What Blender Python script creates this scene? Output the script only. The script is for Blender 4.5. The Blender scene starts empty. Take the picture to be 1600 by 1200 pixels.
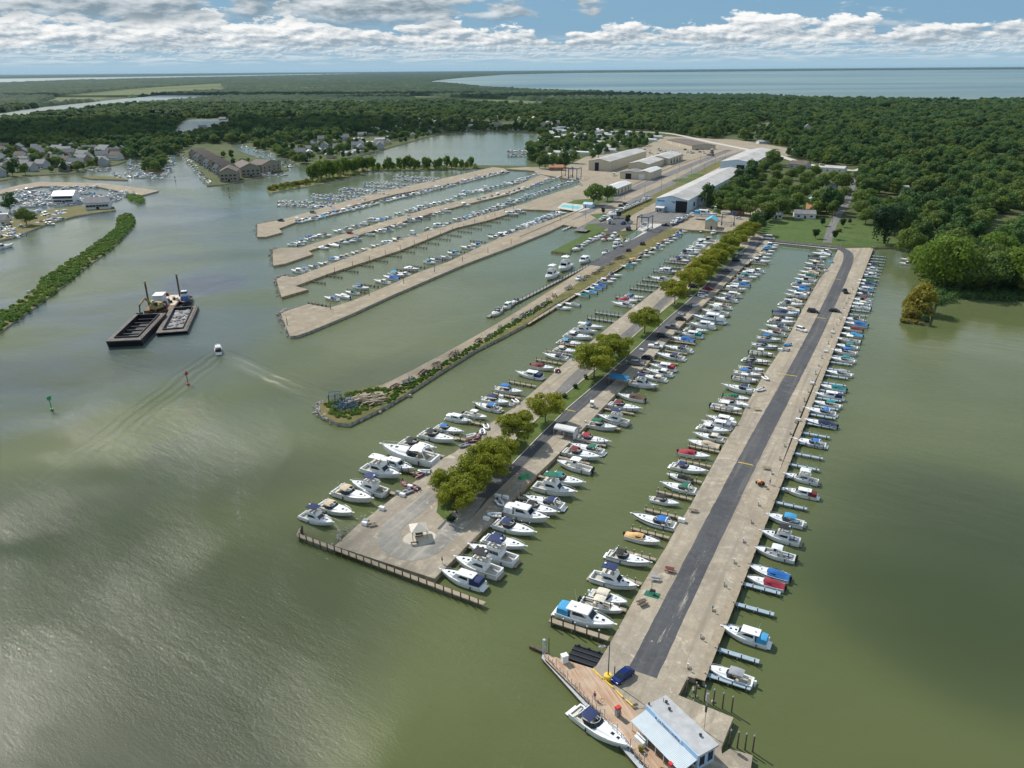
import bpy, bmesh, math, random
import numpy as np
from mathutils import Vector, Matrix
from mathutils.geometry import tessellate_polygon
random.seed(7); RS = np.random.RandomState(11)
sc = bpy.context.scene
R = math.radians

# ---------------------------------------------------------------- camera
FPX, CAMZ = 1220.0, 100.0
PITCH, ROLL = math.atan((600 - 107) / FPX), -0.0078
cp_, sp_ = math.cos(PITCH), math.sin(PITCH)
R0, U0, F0 = Vector((1, 0, 0)), Vector((0, sp_, cp_)), Vector((0, cp_, -sp_))
rt = R0 * math.cos(ROLL) + U0 * math.sin(ROLL)
up = -R0 * math.sin(ROLL) + U0 * math.cos(ROLL)
M3 = Matrix((rt, up, -F0)).transposed()
cam = bpy.data.cameras.new('camera'); co = bpy.data.objects.new('camera', cam)
co.matrix_world = Matrix.Translation((0, 0, CAMZ)) @ M3.to_4x4()
cam.sensor_width = 36; cam.lens = 36 * FPX / 1600; cam.clip_start = 1; cam.clip_end = 150000
sc.collection.objects.link(co); sc.camera = co

# ---------------------------------------------------------------- light and exposure
SUN_AZ, SUN_EL = -42.0, 44.0          # degrees clockwise from +Y
sun = bpy.data.lights.new('sun', 'SUN'); sun.energy = 5.0; sun.angle = R(0.53); sun.color = (1, .95, .87)
so = bpy.data.objects.new('sun', sun); sc.collection.objects.link(so)
SD = Vector((math.sin(R(SUN_AZ)) * math.cos(R(SUN_EL)), math.cos(R(SUN_AZ)) * math.cos(R(SUN_EL)), math.sin(R(SUN_EL))))
so.rotation_euler = SD.to_track_quat('Z', 'Y').to_euler()
sc.view_settings.view_transform = 'Standard'; sc.view_settings.look = 'None'
sc.view_settings.exposure = 0.0; sc.view_settings.gamma = 1.0
sc.cycles.use_denoising = True
sc.cycles.max_bounces = 6; sc.cycles.diffuse_bounces = 2; sc.cycles.glossy_bounces = 2
sc.cycles.transparent_max_bounces = 16; sc.cycles.volume_bounces = 0; sc.cycles.transmission_bounces = 2
sc.cycles.caustics_reflective = False; sc.cycles.caustics_refractive = False
sc.cycles.sample_clamp_indirect = 6

# ---------------------------------------------------------------- node helper
class G:
    def __init__(s, nt): s.nt = nt
    def n(s, t, **k):
        x = s.nt.nodes.new(t)
        for a, b in k.items(): setattr(x, a, b)
        return x
    def put(s, sock, v):
        if isinstance(v, bpy.types.NodeSocket): s.nt.links.new(v, sock)
        elif v is not None: sock.default_value = v
    def m(s, op, a, b=None, c=None, clamp=False):
        x = s.n('ShaderNodeMath', operation=op, use_clamp=clamp)
        for i, v in enumerate((a, b, c)):
            if v is not None: s.put(x.inputs[i], v)
        return x.outputs[0]
    def add(s, a, b): return s.m('ADD', a, b)
    def sub(s, a, b): return s.m('SUBTRACT', a, b)
    def mul(s, a, b): return s.m('MULTIPLY', a, b)
    def ss(s, v, lo, hi, a=0.0, b=1.0):
        x = s.n('ShaderNodeMapRange', interpolation_type='SMOOTHSTEP')
        s.put(x.inputs['Value'], v); s.put(x.inputs['From Min'], lo); s.put(x.inputs['From Max'], hi)
        s.put(x.inputs['To Min'], a); s.put(x.inputs['To Max'], b)
        return x.outputs[0]
    def vec(s, x, y, z):
        c = s.n('ShaderNodeCombineXYZ')
        for i, v in enumerate((x, y, z)): s.put(c.inputs[i], v)
        return c.outputs[0]
    def noise(s, v, scale, detail=4, rough=.55, dist=0.0):
        x = s.n('ShaderNodeTexNoise'); s.put(x.inputs['Vector'], v)
        x.inputs['Scale'].default_value = scale; x.inputs['Detail'].default_value = detail
        x.inputs['Roughness'].default_value = rough; x.inputs['Distortion'].default_value = dist
        return x.outputs[0]
    def mix(s, f, a, b):
        x = s.n('ShaderNodeMix', data_type='RGBA')
        s.put(x.inputs[0], f)
        for i, v in ((6, a), (7, b)):
            if isinstance(v, tuple) and len(v) == 3: v = v + (1,)
            s.put(x.inputs[i], v)
        return x.outputs[2]
    def scale(s, v, f):
        x = s.n('ShaderNodeVectorMath', operation='MULTIPLY'); s.put(x.inputs[0], v); x.inputs[1].default_value = f
        return x.outputs[0]

# ---------------------------------------------------------------- sky with broken cumulus
W_ = bpy.data.worlds.new('World'); sc.world = W_; W_.use_nodes = True
nt = W_.node_tree; nt.nodes.clear(); g = G(nt)
sky = g.n('ShaderNodeTexSky', sky_type='NISHITA', sun_disc=False, sun_elevation=R(SUN_EL), sun_rotation=R(SUN_AZ),
          air_density=1.0, dust_density=0.4, ozone_density=2.0, altitude=100)
tc = g.n('ShaderNodeTexCoord'); sep = g.n('ShaderNodeSeparateXYZ'); nt.links.new(tc.outputs['Generated'], sep.inputs[0])
X, Y, Z = sep.outputs
AZ = g.m('ARCTAN2', X, Y)
EL = g.mul(g.m('ARCSINE', Z), 57.2958)
col = sky.outputs[0]
SKYK = 10.0
def c3(r, gg, b): return (r * SKYK, gg * SKYK, b * SKYK, 1)
# tint the clear part near the horizon to the pale blue of the photograph's air
col = g.mix(g.ss(EL, 0, 30, .9, 0.55), col, c3(.19, .38, .57))
col = g.mix(g.ss(EL, .0, 2.4, .8, 0.0), col, c3(.40, .58, .70))
def cloud_row(col, base, height, sx, sy, seed, cov, soft, grey, white, azfun=None, hz=0.0, flat=.35):
    wob = g.mul(g.sub(g.noise(g.vec(g.mul(AZ, sx * .5), seed + 3.3, 0), 1.0, 3), .5), height * .55)
    h = g.m('DIVIDE', g.sub(g.sub(EL, base), wob), height)
    v = g.vec(g.mul(AZ, sx), g.mul(EL, sy), seed)
    n = g.noise(v, 1.0, 9, .58)
    big = g.noise(g.vec(g.mul(AZ, sx * .35), seed, 1.7), 1.0, 2)
    v2 = g.vec(g.add(g.mul(AZ, sx), -.10), g.add(g.mul(EL, sy), .20), seed)
    n2 = g.noise(v2, 1.0, 7, .58)
    d = g.add(g.add(n, g.mul(g.sub(big, .5), 1.0)), g.sub(cov, g.mul(h, flat)))
    if azfun is not None: d = g.add(d, azfun)
    a = g.mul(g.ss(d, .5, .5 + soft), g.ss(h, -.10, .10))
    lit = g.add(g.mul(g.sub(n, n2), 4.5), g.add(g.mul(h, .8), .22))
    lit = g.m('MAXIMUM', g.m('MINIMUM', lit, 1.0), 0.0)
    cc = g.mix(lit, grey, white)
    if hz: cc = g.mix(hz, cc, c3(.42, .58, .69))
    return g.mix(g.mul(a, .96), col, cc)
GR, WH = c3(.33, .42, .50), c3(1.0, 1.0, .98)
# thin streaks in the far distance
st = g.noise(g.vec(g.mul(AZ, 26), g.mul(EL, 6.5), 4.4), 1.0, 7, .62)
col = g.mix(g.mul(g.mul(g.ss(st, .42, .62), g.ss(EL, .15, .7, 0, .8)), g.ss(EL, 1.3, 2.2, 1, 0)), col, c3(.66, .75, .80))
col = cloud_row(col, .70, .55, 80, 4.0, 1.1, .16, .12, c3(.36, .48, .58), c3(.74, .81, .85), hz=.25)
col = cloud_row(col, 1.05, .8, 52, 2.7, 7.7, .22, .10, c3(.33, .44, .54), c3(.80, .86, .88), hz=.12)
leftw = g.ss(AZ, -.7, .35, .18, -.02)
col = cloud_row(col, 1.40, 1.75, 25, 1.25, 23.1, .31, .07, GR, WH, azfun=leftw, flat=.45)
# scattered upper clouds, thick and grey on the left
lw = g.ss(AZ, -.65, .35, .20, -.12)
col = cloud_row(col, 2.9, 6.0, 11.0, .65, 41.9, .12, .08, c3(.24, .32, .38), c3(.80, .84, .86), azfun=lw, flat=.15)
# overhead layer (only seen mirrored in the water)
Zc = g.m('MAXIMUM', Z, .05)
v = g.vec(g.m('DIVIDE', X, Zc), g.m('DIVIDE', Y, Zc), 3.0)
ov = g.noise(v, .9, 6, .55)
col = g.mix(g.mul(g.ss(ov, .50, .58), g.ss(EL, 6, 14)), col, c3(1.0, 1.0, .98))
bg = g.n('ShaderNodeBackground'); bg.inputs[1].default_value = 0.1; nt.links.new(col, bg.inputs[0])
wo = g.n('ShaderNodeOutputWorld'); nt.links.new(bg.outputs[0], wo.inputs[0])
sc.world.cycles.sampling_method = 'MANUAL'; sc.world.cycles.sample_map_resolution = 512

# ---------------------------------------------------------------- pixel of the 1600x1200 photograph -> ground point (real distance)
def P(x, y, z=0.0):
    u, v = (x - 800) / FPX, (600 - y) / FPX
    d = rt * u + up * v + F0
    t = (z - CAMZ) / d.z
    return Vector((d.x * t, d.y * t, z))
def proj(x, y, z):
    d = Vector((x, y, z - CAMZ)); k = d.dot(F0)
    if k <= 0: return (-9e9, -9e9)
    return (800 + FPX * d.dot(rt) / k, 600 - FPX * d.dot(up) / k)
HD = R(27.1)                                   # heading of all the piers
AX = Vector((math.sin(HD), math.cos(HD), 0)); AV = Vector((math.cos(HD), -math.sin(HD), 0))
RZV = -HD                                      # rotation z whose local +x points along AV
RZU = math.pi / 2 - HD                         # local +x along AX
def inpoly(x, y, poly):
    c = False; j = len(poly) - 1
    for i in range(len(poly)):
        xi, yi = poly[i]; xj, yj = poly[j]
        if (yi > y) != (yj > y) and x < (xj - xi) * (y - yi) / (yj - yi) + xi: c = not c
        j = i
    return c

# ---------------------------------------------------------------- materials
MATS = {}
def mat(name, base, rough=.7, vary=.25, scale=.5, metal=0.0, base2=None, bump=0.0, spec=.5, coord='Object', detail=5, bscale=None, stretch=None):
    if name in MATS: return MATS[name]
    m = bpy.data.materials.new(name); m.use_nodes = True; MATS[name] = m
    nt = m.node_tree; g = G(nt); b = nt.nodes['Principled BSDF']
    t = g.n('ShaderNodeTexCoord'); vv = t.outputs[coord]
    if coord == 'World': pass
    if stretch: vv = g.scale(vv, stretch)
    n = g.noise(vv, scale, detail, .6)
    lo = base2 or tuple(c * (1 - vary) for c in base)
    hi = base if base2 else tuple(min(1, c * (1 + vary)) for c in base)
    nt.links.new(g.mix(g.ss(n, .3, .7), lo, hi), b.inputs['Base Color'])
    b.inputs['Roughness'].default_value = rough; b.inputs['Metallic'].default_value = metal
    b.inputs['Specular IOR Level'].default_value = spec
    if bump:
        n2 = g.noise(vv, bscale or scale * 4, 5, .6)
        bp = g.n('ShaderNodeBump'); bp.inputs['Strength'].default_value = 1; bp.inputs['Distance'].default_value = bump
        nt.links.new(n2, bp.inputs['Height']); nt.links.new(bp.outputs[0], b.inputs['Normal'])
    return m
def posmat(name):
    m = bpy.data.materials.new(name); m.use_nodes = True; MATS[name] = m
    g = G(m.node_tree); b = m.node_tree.nodes['Principled BSDF']
    geo = g.n('ShaderNodeNewGeometry')
    return m, g, b, geo.outputs['Position']
# gel coat, glass, canvas ...
mat('gelcoat', (.78, .79, .79), .28, .05, .8)
mat('hull_tan', (.62, .55, .42), .35, .06, .8)
mat('hull_navy', (.02, .035, .11), .25, .2, .8)
mat('hull_grey', (.33, .36, .40), .35, .1, .8)
mat('hull_green', (.02, .12, .08), .3, .2, .8)
mat('hull_red', (.35, .02, .03), .3, .2, .8)
mat('hull_blue', (.05, .16, .42), .3, .2, .8)
mat('hull_black', (.015, .015, .018), .35, .2, .8)
mat('cockpit_floor', (.45, .42, .36), .6, .15, 2)
mat('glass_dark', (.02, .028, .035), .08, .3, .5)
mat('steel', (.55, .56, .58), .3, .1, 3, metal=.8)
mat('black_plastic', (.02, .02, .022), .5, .3, 3)
for k, c in dict(navy=(.015, .03, .10), blue=(.02, .15, .45), sky=(.05, .30, .55), teal=(.01, .20, .21), green=(.01, .13, .075),
                 red=(.32, .02, .04), maroon=(.16, .02, .025), tan=(.55, .45, .32), orange=(.62, .38, .16), black=(.02, .02, .022),
                 grey=(.28, .29, .31), white=(.80, .81, .80), brown=(.12, .07, .05), cream=(.62, .57, .47)).items():
    mat('canvas_' + k, c, .8 if k != 'white' else .35, .12, 1.5, bump=.03)
mat('timber', (.30, .25, .18), .85, .14, .8, bump=.01)
mat('dock_mid', (.22, .22, .21), .8, .15, 1.5)
mat('timber_dark', (.10, .075, .055), .9, .35, 1.2)
mat('deck_cedar', (.50, .33, .20), .8, .2, .6, stretch=(1, 6, 1), bump=.01)
mat('dock_grey', (.42, .45, .47), .7, .15, 2.0)
mat('dock_bluegrey', (.30, .38, .44), .6, .15, 2.0)
mat('rust_steel', (.17, .09, .05), .85, .4, .8, bump=.02)
mat('sheet_wall', (.34, .27, .19), .85, .35, .5)
mat('rock', (.33, .31, .28), .9, .35, .7, bump=.05)
mat('concrete', (.48, .46, .42), .85, .12, .4)
mat('yellow_paint', (.72, .50, .06), .6, .15, 1)
mat('red_paint', (.55, .04, .03), .5, .15, 1)
mat('green_paint', (.02, .30, .10), .5, .15, 1)
mat('blue_frame', (.03, .10, .22), .5, .2, 1)
mat('car_blue', (.012, .03, .16), .22, .1, 1, metal=.3)
mat('car_black', (.014, .016, .018), .25, .2, 1)
mat('car_grey', (.16, .17, .18), .3, .1, 1, metal=.3)
mat('car_white', (.78, .78, .77), .3, .05, 1)
mat('car_red', (.38, .02, .02), .3, .1, 1)
mat('car_orange', (.55, .12, .03), .4, .1, 1)
mat('headlamp', (.75, .78, .8), .1, .05, 1)
mat('tyre', (.02, .02, .02), .9, .2, 1)
mat('wall_white', (.62, .64, .64), .7, .08, .3)
mat('wall_blue', (.46, .60, .72), .6, .06, .3)
mat('wall_tan', (.50, .45, .34), .7, .08, .3)
mat('wall_grey', (.38, .40, .42), .7, .1, .3)
mat('wall_brown', (.20, .13, .09), .8, .15, .3)
mat('roof_light', (.46, .44, .41), .55, .16, .08)
mat('roof_white', (.62, .62, .61), .5, .05, .2)
mat('roof_grey', (.20, .20, .205), .8, .15, .3)
mat('condo_wall', (.27, .24, .19), .8, .12, .3)
mat('roof_brown', (.12, .095, .08), .85, .2, .4)
mat('roof_orange', (.42, .19, .09), .8, .15, .5)
mat('roof_teal', (.10, .42, .55), .5, .1, .4)
mat('roof_pink', (.42, .27, .22), .8, .15, .5)
mat('door_dark', (.01, .01, .012), .8, .2, .5)
mat('bark', (.10, .08, .06), .95, .3, 1.5)
mat('plant_yellow', (.36, .27, .09), .7, .25, 1.2)
mat('mud', (.10, .10, .105), .5, .3, .12, bump=.3)
mat('skin', (.55, .33, .24), .6, .05, 3)
mat('cloth_purple', (.25, .08, .20), .8, .1, 3)
mat('cloth_grey', (.35, .37, .42), .8, .1, 3)
mat('pool_water', (.12, .55, .50), .1, .06, .3)

def ground_mat(name, stops, s1=.02, s2=.25, rough=.95, bump=.05, wear=None):
    m, g, b, pos = posmat(name)
    a = g.noise(pos, s1, 5, .6); f = g.noise(pos, s2, 6, .7); v = g.noise(pos, 3.0, 3, .7)
    c = g.mix(g.ss(a, .35, .65), stops[0], stops[1])
    c = g.mix(g.mul(g.ss(f, .42, .68), .7), c, stops[2])
    c = g.mix(g.mul(g.ss(v, .35, .75), .25), c, tuple(x * .45 for x in stops[0]))
    st_ = g.noise(pos, .09, 7, .72, .8)
    c = g.mix(g.ss(st_, .53, .60, 0, .45), c, tuple(x * .62 for x in stops[0]))
    c = g.mix(g.ss(g.noise(pos, .16, 6, .7, 1.2), .58, .64, 0, .5), c, tuple(min(1, x * 1.3) for x in stops[2]))
    if wear:                                # pale and dark wheel tracks that run along the piers
        w = g.n('ShaderNodeVectorRotate', rotation_type='Z_AXIS'); w.inputs['Angle'].default_value = HD
        g.nt.links.new(pos, w.inputs['Vector'])
        t = g.noise(g.scale(w.outputs[0], (.55, .02, 1)), 1.0, 5, .65)
        c = g.mix(g.mul(g.ss(t, .45, .7), wear), c, stops[3])
    g.nt.links.new(c, b.inputs['Base Color']); b.inputs['Roughness'].default_value = rough
    b.inputs['Specular IOR Level'].default_value = .2
    bp = g.n('ShaderNodeBump'); bp.inputs['Distance'].default_value = bump; bp.inputs['Strength'].default_value = 1
    g.nt.links.new(g.add(v, g.mul(f, 2)), bp.inputs['Height']); g.nt.links.new(bp.outputs[0], b.inputs['Normal'])
    return m
ground_mat('gravel', [(.36, .305, .23), (.30, .265, .215), (.46, .405, .32), (.24, .205, .16)], .05, .5, wear=.8)
ground_mat('gravel_far', [(.33, .275, .20), (.28, .24, .185), (.41, .35, .265), (.22, .19, .145)], .03, .25, wear=.7)
ground_mat('grass', [(.065, .105, .022), (.085, .13, .03), (.13, .135, .045)], .03, .3)
ground_mat('lawn', [(.062, .112, .026), (.080, .125, .032), (.11, .135, .042)], .05, .4)
ground_mat('rough_grass', [(.10, .12, .03), (.15, .13, .055), (.24, .17, .08)], .06, .5)
ground_mat('asphalt', [(.085, .088, .095), (.075, .077, .083), (.11, .11, .115), (.20, .19, .175)], .05, .8, wear=.35, bump=.01)
ground_mat('asphalt_worn', [(.16, .158, .155), (.13, .13, .13), (.22, .21, .20), (.27, .25, .22)], .05, .6, wear=.5, bump=.01)
ground_mat('land', [(.050, .080, .022), (.075, .095, .030), (.13, .12, .055)], .008, .05)
ground_mat('loop', [(.27, .255, .225), (.22, .215, .20), (.36, .33, .28), (.42, .39, .33)], .08, .6, wear=.7, bump=.01)
ground_mat('field', [(.08, .13, .04), (.12, .15, .055), (.17, .16, .075)], .006, .03)
# dust drifts at the near end of the asphalt
# ---------------------------------------------------------------- water
def water_mat():
    m, g, b, pos = posmat('water_surface')
    sp = g.n('ShaderNodeSeparateXYZ'); g.nt.links.new(pos, sp.inputs[0]); x, y, _ = sp.outputs
    flat = g.scale(pos, (1, 1, 0))
    big = g.noise(flat, .006, 4, .55, .6); mid = g.noise(flat, .03, 4, .6, .5)
    c = g.mix(g.ss(big, .35, .68), (.082, .100, .033), (.112, .128, .052))
    c = g.mix(g.mul(g.ss(mid, .45, .75), .35), c, (.100, .116, .044))
    # clearer, greener water far out; grey silt plume by the barges
    dist = g.m('SQRT', g.add(g.mul(x, x), g.mul(y, y)))
    c = g.mix(g.ss(dist, 250, 700), c, (.108, .140, .082))
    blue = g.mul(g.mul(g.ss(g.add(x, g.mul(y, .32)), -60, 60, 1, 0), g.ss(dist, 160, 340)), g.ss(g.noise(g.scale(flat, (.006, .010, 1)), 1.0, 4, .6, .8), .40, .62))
    c = g.mix(g.mul(blue, .8), c, (.085, .115, .135))  # blue sky reflection painted into the base colour of the left-hand water
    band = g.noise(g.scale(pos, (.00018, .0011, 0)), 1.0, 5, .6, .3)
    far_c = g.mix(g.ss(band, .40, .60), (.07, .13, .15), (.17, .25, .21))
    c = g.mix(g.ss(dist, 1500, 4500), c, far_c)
    pc = P(322, 444); ps = P(262, 470)
    def blob(cx, cy, rx, ry, ang):
        dx, dy = g.sub(x, cx), g.sub(y, cy); ca, sa = math.cos(ang), math.sin(ang)
        u = g.m('DIVIDE', g.add(g.mul(dx, ca), g.mul(dy, sa)), rx); w = g.m('DIVIDE', g.sub(g.mul(dy, ca), g.mul(dx, sa)), ry)
        return g.m('SQRT', g.add(g.mul(u, u), g.mul(w, w)))
    bl = g.add(blob(pc.x, pc.y, 22, 26, .3), g.mul(g.sub(g.noise(flat, .09, 5, .6), .5), 1.0))
    c = g.mix(g.ss(bl, .60, 1.05, .8, 0), c, (.082, .088, .108))
    g.nt.links.new(c, b.inputs['Base Color'])
    # ripples, wind streaks
    rot = g.n('ShaderNodeVectorRotate', rotation_type='Z_AXIS'); rot.inputs['Angle'].default_value = R(35)
    g.nt.links.new(flat, rot.inputs['Vector']); rv = rot.outputs[0]
    n1 = g.noise(g.scale(rv, (1.0, 1.9, 1)), 1.3, 5, .68)
    n2 = g.noise(g.scale(rv, (.35, 1.1, 1)), .35, 3, .6)
    n3 = g.noise(g.scale(rv, (.12, .3, 1)), .25, 2, .5)
    gust = g.ss(g.noise(flat, .012, 3, .6, .4), .35, .65, .35, 1.0)
    # ripples are stronger in the open channel on the left than in the sheltered water on the right
    gust = g.mul(gust, g.ss(g.sub(x, g.mul(y, .25)), -120, 60, 2.0, .8))
    h = g.add(g.add(g.mul(n1, .085), g.mul(n2, .16)), g.mul(n3, .30))
    h = g.mul(h, gust)
    # wakes: work boat and the plume
    def wake(o, az, k, amp, ln, spread):
        dx, dy = g.sub(x, o.x), g.sub(y, o.y)
        s_ = g.add(g.mul(dx, math.sin(az)), g.mul(dy, math.cos(az))); l_ = g.sub(g.mul(dx, math.cos(az)), g.mul(dy, math.sin(az)))
        ph = g.sub(g.m('ABSOLUTE', l_), g.mul(s_, spread))
        ph2 = g.add(ph, g.mul(g.sub(mid, .5), 9))
        wv = g.m('SINE', g.mul(ph2, k))
        ms = g.mul(g.ss(ph, -11, -2), g.ss(ph, 1.0, 7.0, 1, 0))
        ms = g.mul(ms, g.mul(g.ss(s_, 0, 6), g.ss(s_, ln * .3, ln, 1, 0)))
        return g.mul(g.mul(wv, ms), amp)
    h = g.add(h, wake(P(341, 548), R(159), 1.5, .16, 110, .50))
    bp = g.n('ShaderNodeBump'); bp.inputs['Distance'].default_value = 1.0
    g.nt.links.new(g.ss(dist, 150, 1500, .85, .25), bp.inputs['Strength'])
    g.nt.links.new(h, bp.inputs['Height']); g.nt.links.new(bp.outputs[0], b.inputs['Normal'])
    g.nt.links.new(g.ss(dist, 150, 2000, .07, .30), b.inputs['Roughness'])
    b.inputs['IOR'].default_value = 1.33
    return m
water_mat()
# ---------------------------------------------------------------- mesh builder
class MB:
    def __init__(s): s.v = []; s.f = []; s.m = []
    def add(s, vs, fs, mi=0):
        o = len(s.v); s.v += [tuple(p) for p in vs]; s.f += [tuple(i + o for i in f) for f in fs]; s.m += [mi] * len(fs)
    def box(s, c, d, rz=0.0, mi=0, top=1.0, topx=None, sh=0.0):
        """box centred on c with size d; the top face may be scaled (top) or slid along x (sh)"""
        dx, dy, dz = d[0] / 2, d[1] / 2, d[2] / 2; tx = top if topx is None else topx
        pts = [(-dx, -dy, -dz), (dx, -dy, -dz), (dx, dy, -dz), (-dx, dy, -dz),
               (-dx * tx + sh, -dy * top, dz), (dx * tx + sh, -dy * top, dz), (dx * tx + sh, dy * top, dz), (-dx * tx + sh, dy * top, dz)]
        ca, sa = math.cos(rz), math.sin(rz)
        s.add([(c[0] + p[0] * ca - p[1] * sa, c[1] + p[0] * sa + p[1] * ca, c[2] + p[2]) for p in pts],
              [(3, 2, 1, 0), (4, 5, 6, 7), (0, 1, 5, 4), (1, 2, 6, 5), (2, 3, 7, 6), (3, 0, 4, 7)], mi)
    def tube(s, a, b, r, n=6, mi=0, r2=None, cap=True):
        a, b = Vector(a), Vector(b); d = (b - a).normalized(); r2 = r if r2 is None else r2
        u = d.orthogonal().normalized(); w = d.cross(u)
        vs = []
        for p, rr in ((a, r), (b, r2)):
            for i in range(n):
                t = 2 * math.pi * i / n; vs.append(p + u * math.cos(t) * rr + w * math.sin(t) * rr)
        fs = [(i, (i + 1) % n, n + (i + 1) % n, n + i) for i in range(n)]
        if cap: fs += [tuple(range(n))[::-1], tuple(range(n, 2 * n))]
        s.add(vs, fs, mi)
    def path(s, pts, r, n=5, mi=0):
        for a, b in zip(pts, pts[1:]): s.tube(a, b, r, n, mi)
    def prism(s, poly, z0, z1, mi=0, mside=None, bottom=False):
        """polygon (xy) extruded between z0 and z1"""
        n = len(poly); vs = [(p[0], p[1], z1) for p in poly] + [(p[0], p[1], z0) for p in poly]
        tri = tessellate_polygon([[Vector((p[0], p[1], 0)) for p in poly]])
        out = []
        for t in tri:
            a, b, c = (vs[i] for i in t)
            out.append(tuple(t) if (b[0] - a[0]) * (c[1] - a[1]) - (b[1] - a[1]) * (c[0] - a[0]) > 0 else tuple(t)[::-1])
        s.add(vs, out, mi)
        ar = sum(poly[i][0] * poly[(i + 1) % n][1] - poly[(i + 1) % n][0] * poly[i][1] for i in range(n))
        o = len(s.v) - 2 * n; ms = mi if mside is None else mside
        for i in range(n):
            j = (i + 1) % n; q = (i, n + i, n + j, j) if ar > 0 else (j, n + j, n + i, i)
            s.f.append(tuple(k + o for k in q)); s.m.append(ms)
        if bottom: s.f += [tuple(k + n + o for k in f)[::-1] for f in out]; s.m += [mi] * len(out)
    def mesh(s, name, mats):
        me = bpy.data.meshes.new(name); me.from_pydata(s.v, [], s.f)
        for m in mats: me.materials.append(MATS[m] if isinstance(m, str) else m)
        me.polygons.foreach_set('material_index', s.m); me.update(); return me
def link(name, me, parent=None, loc=None, rz=None):
    o = bpy.data.objects.new(name, me); sc.collection.objects.link(o)
    if parent: o.parent = parent
    if loc is not None: o.location = loc
    if rz is not None: o.rotation_euler = (0, 0, rz)
    return o
def build(name, mb, mats, parent=None, loc=None, rz=None):
    return link(name, mb.mesh(name, mats if isinstance(mats, (list, tuple)) else [mats]), parent, loc, rz)
def tag(o, label=None, cat=None, group=None, kind=None):
    if label: o['label'] = label
    if cat: o['category'] = cat
    if group: o['group'] = group
    if kind: o['kind'] = kind
    return o
def thing(name, label, cat, loc=(0, 0, 0), rz=0.0, group=None, s=1.0):
    o = bpy.data.objects.new(name, None); o.empty_display_size = 1; sc.collection.objects.link(o)
    o.location = loc; o.rotation_euler = (0, 0, rz); o.scale = (s, s, s)
    return tag(o, label, cat, group)
def copy_thing(src, loc, rz, label, group=None, s=1.0):
    r = src.copy(); sc.collection.objects.link(r); r.location = loc; r.rotation_euler = (0, 0, rz); r.scale = (s, s, s)
    r['label'] = label
    if group: r['group'] = group
    for ch in src.children:
        c = ch.copy(); sc.collection.objects.link(c); c.parent = r
        for g_ in ch.children:
            d = g_.copy(); sc.collection.objects.link(d); d.parent = c
    return r
def ordn(n):
    return str(n) + ('th' if 10 <= n % 100 <= 20 else {1: 'st', 2: 'nd', 3: 'rd'}.get(n % 10, 'th'))
def PX(pts, z=0.0): return [P(p[0], p[1], z) if isinstance(p, tuple) and len(p) == 2 else Vector((p[0], p[1], z)) for p in pts]
W3 = lambda x, y: [x, y]          # a world point inside a list of pixel points

# ---------------------------------------------------------------- setting: water and land
def sheet(name, pts, z, m, label, cat, kind='structure'):
    mb = MB(); mb.prism([(p.x, p.y) for p in PX(pts, z)], z - .003, z)
    o = build(name, mb, m); return tag(o, label, cat, None, kind)
def slab(name, pts, z, mtop, mside, label, cat, depth=2.2):
    mb = MB(); mb.prism([(p.x, p.y) for p in PX(pts, z)], z - depth, z, 0, 1)
    return tag(build(name, mb, [mtop, mside]), label, cat, None, 'structure')
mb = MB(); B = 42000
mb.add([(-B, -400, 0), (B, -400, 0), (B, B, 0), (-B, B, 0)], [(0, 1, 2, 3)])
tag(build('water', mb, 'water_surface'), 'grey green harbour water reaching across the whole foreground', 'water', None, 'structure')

MAIN = [(1361, 387), (1405, 386), (1432, 392), (1436, 430), (1414, 468), (1412, 500), (1452, 505), (1462, 472), (1500, 458), (1600, 463), (2200, 510),
        W3(3000, 400), W3(41000, 3000), W3(41000, 41000), W3(-41000, 41000), W3(-41000, 900), W3(-900, 560), (-300, 290),
        (0, 282), (45, 274), (105, 271), (150, 263), (182, 257), (205, 249), (226, 247), (224, 269), (257, 268), (257, 247), (273, 243), (281, 239),
        (320, 285), (323, 290), (350, 288), (400, 277), (437, 270), (452, 264), (441, 258), (441, 248), (452, 249), (468, 257), (487, 257), (520, 250), (563, 243), (600, 233), (640, 222),
        (662, 215), (690, 210), (712, 207), (770, 205), (838, 208), (850, 217), (845, 230), (829, 241), (825, 259), (745, 258), (738, 262), (787, 264), (792, 265), (835, 267), (848, 273),
        (905, 282), (912, 290), (862, 326), (897, 328), (902, 332), (884, 345), (879, 351), (912, 357), (925, 361), (861, 393), (890, 397), (893, 390), (907, 381), (922, 372), (937, 364), (950, 366), (968, 366), (974, 374),
        (985, 372), (1012, 357), (1064, 358), (1078, 360), (1149, 363), (1168, 364), (1178, 373), (1202, 376), (1257, 382), (1308, 388)]
slab('ground', MAIN, 1.0, 'land', 'sheet_wall', 'green and brown mainland stretching away behind the marina', 'ground', 2.5)
slab('gravel_pier', [(432, 437), (441, 431), (460, 433), (512, 414), (575, 391), (650, 366), (725, 345), (760, 334), (820, 318), (838, 311), (905, 289), (925, 296), (872, 329),
      (817, 327), (760, 345), (712, 356), (625, 391), (512, 428), (461, 447), (482, 452), (440, 464)], 1.08, 'gravel_far', 'sheet_wall', 'third tan gravel pier from the far side, empty finger docks along its near edge', 'pier')
slab('gravel_pier', [(426, 390), (440, 387), (470, 387), (525, 369), (600, 346), (675, 324), (750, 306), (800, 293), (845, 273), (862, 277), (800, 302), (725, 320),
      (650, 340), (575, 363), (505, 384), (482, 392), (489, 397), (445, 412), (427, 415)], 1.09, 'gravel_far', 'sheet_wall', 'second tan gravel pier from the far side, boats along both edges', 'pier')
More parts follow.
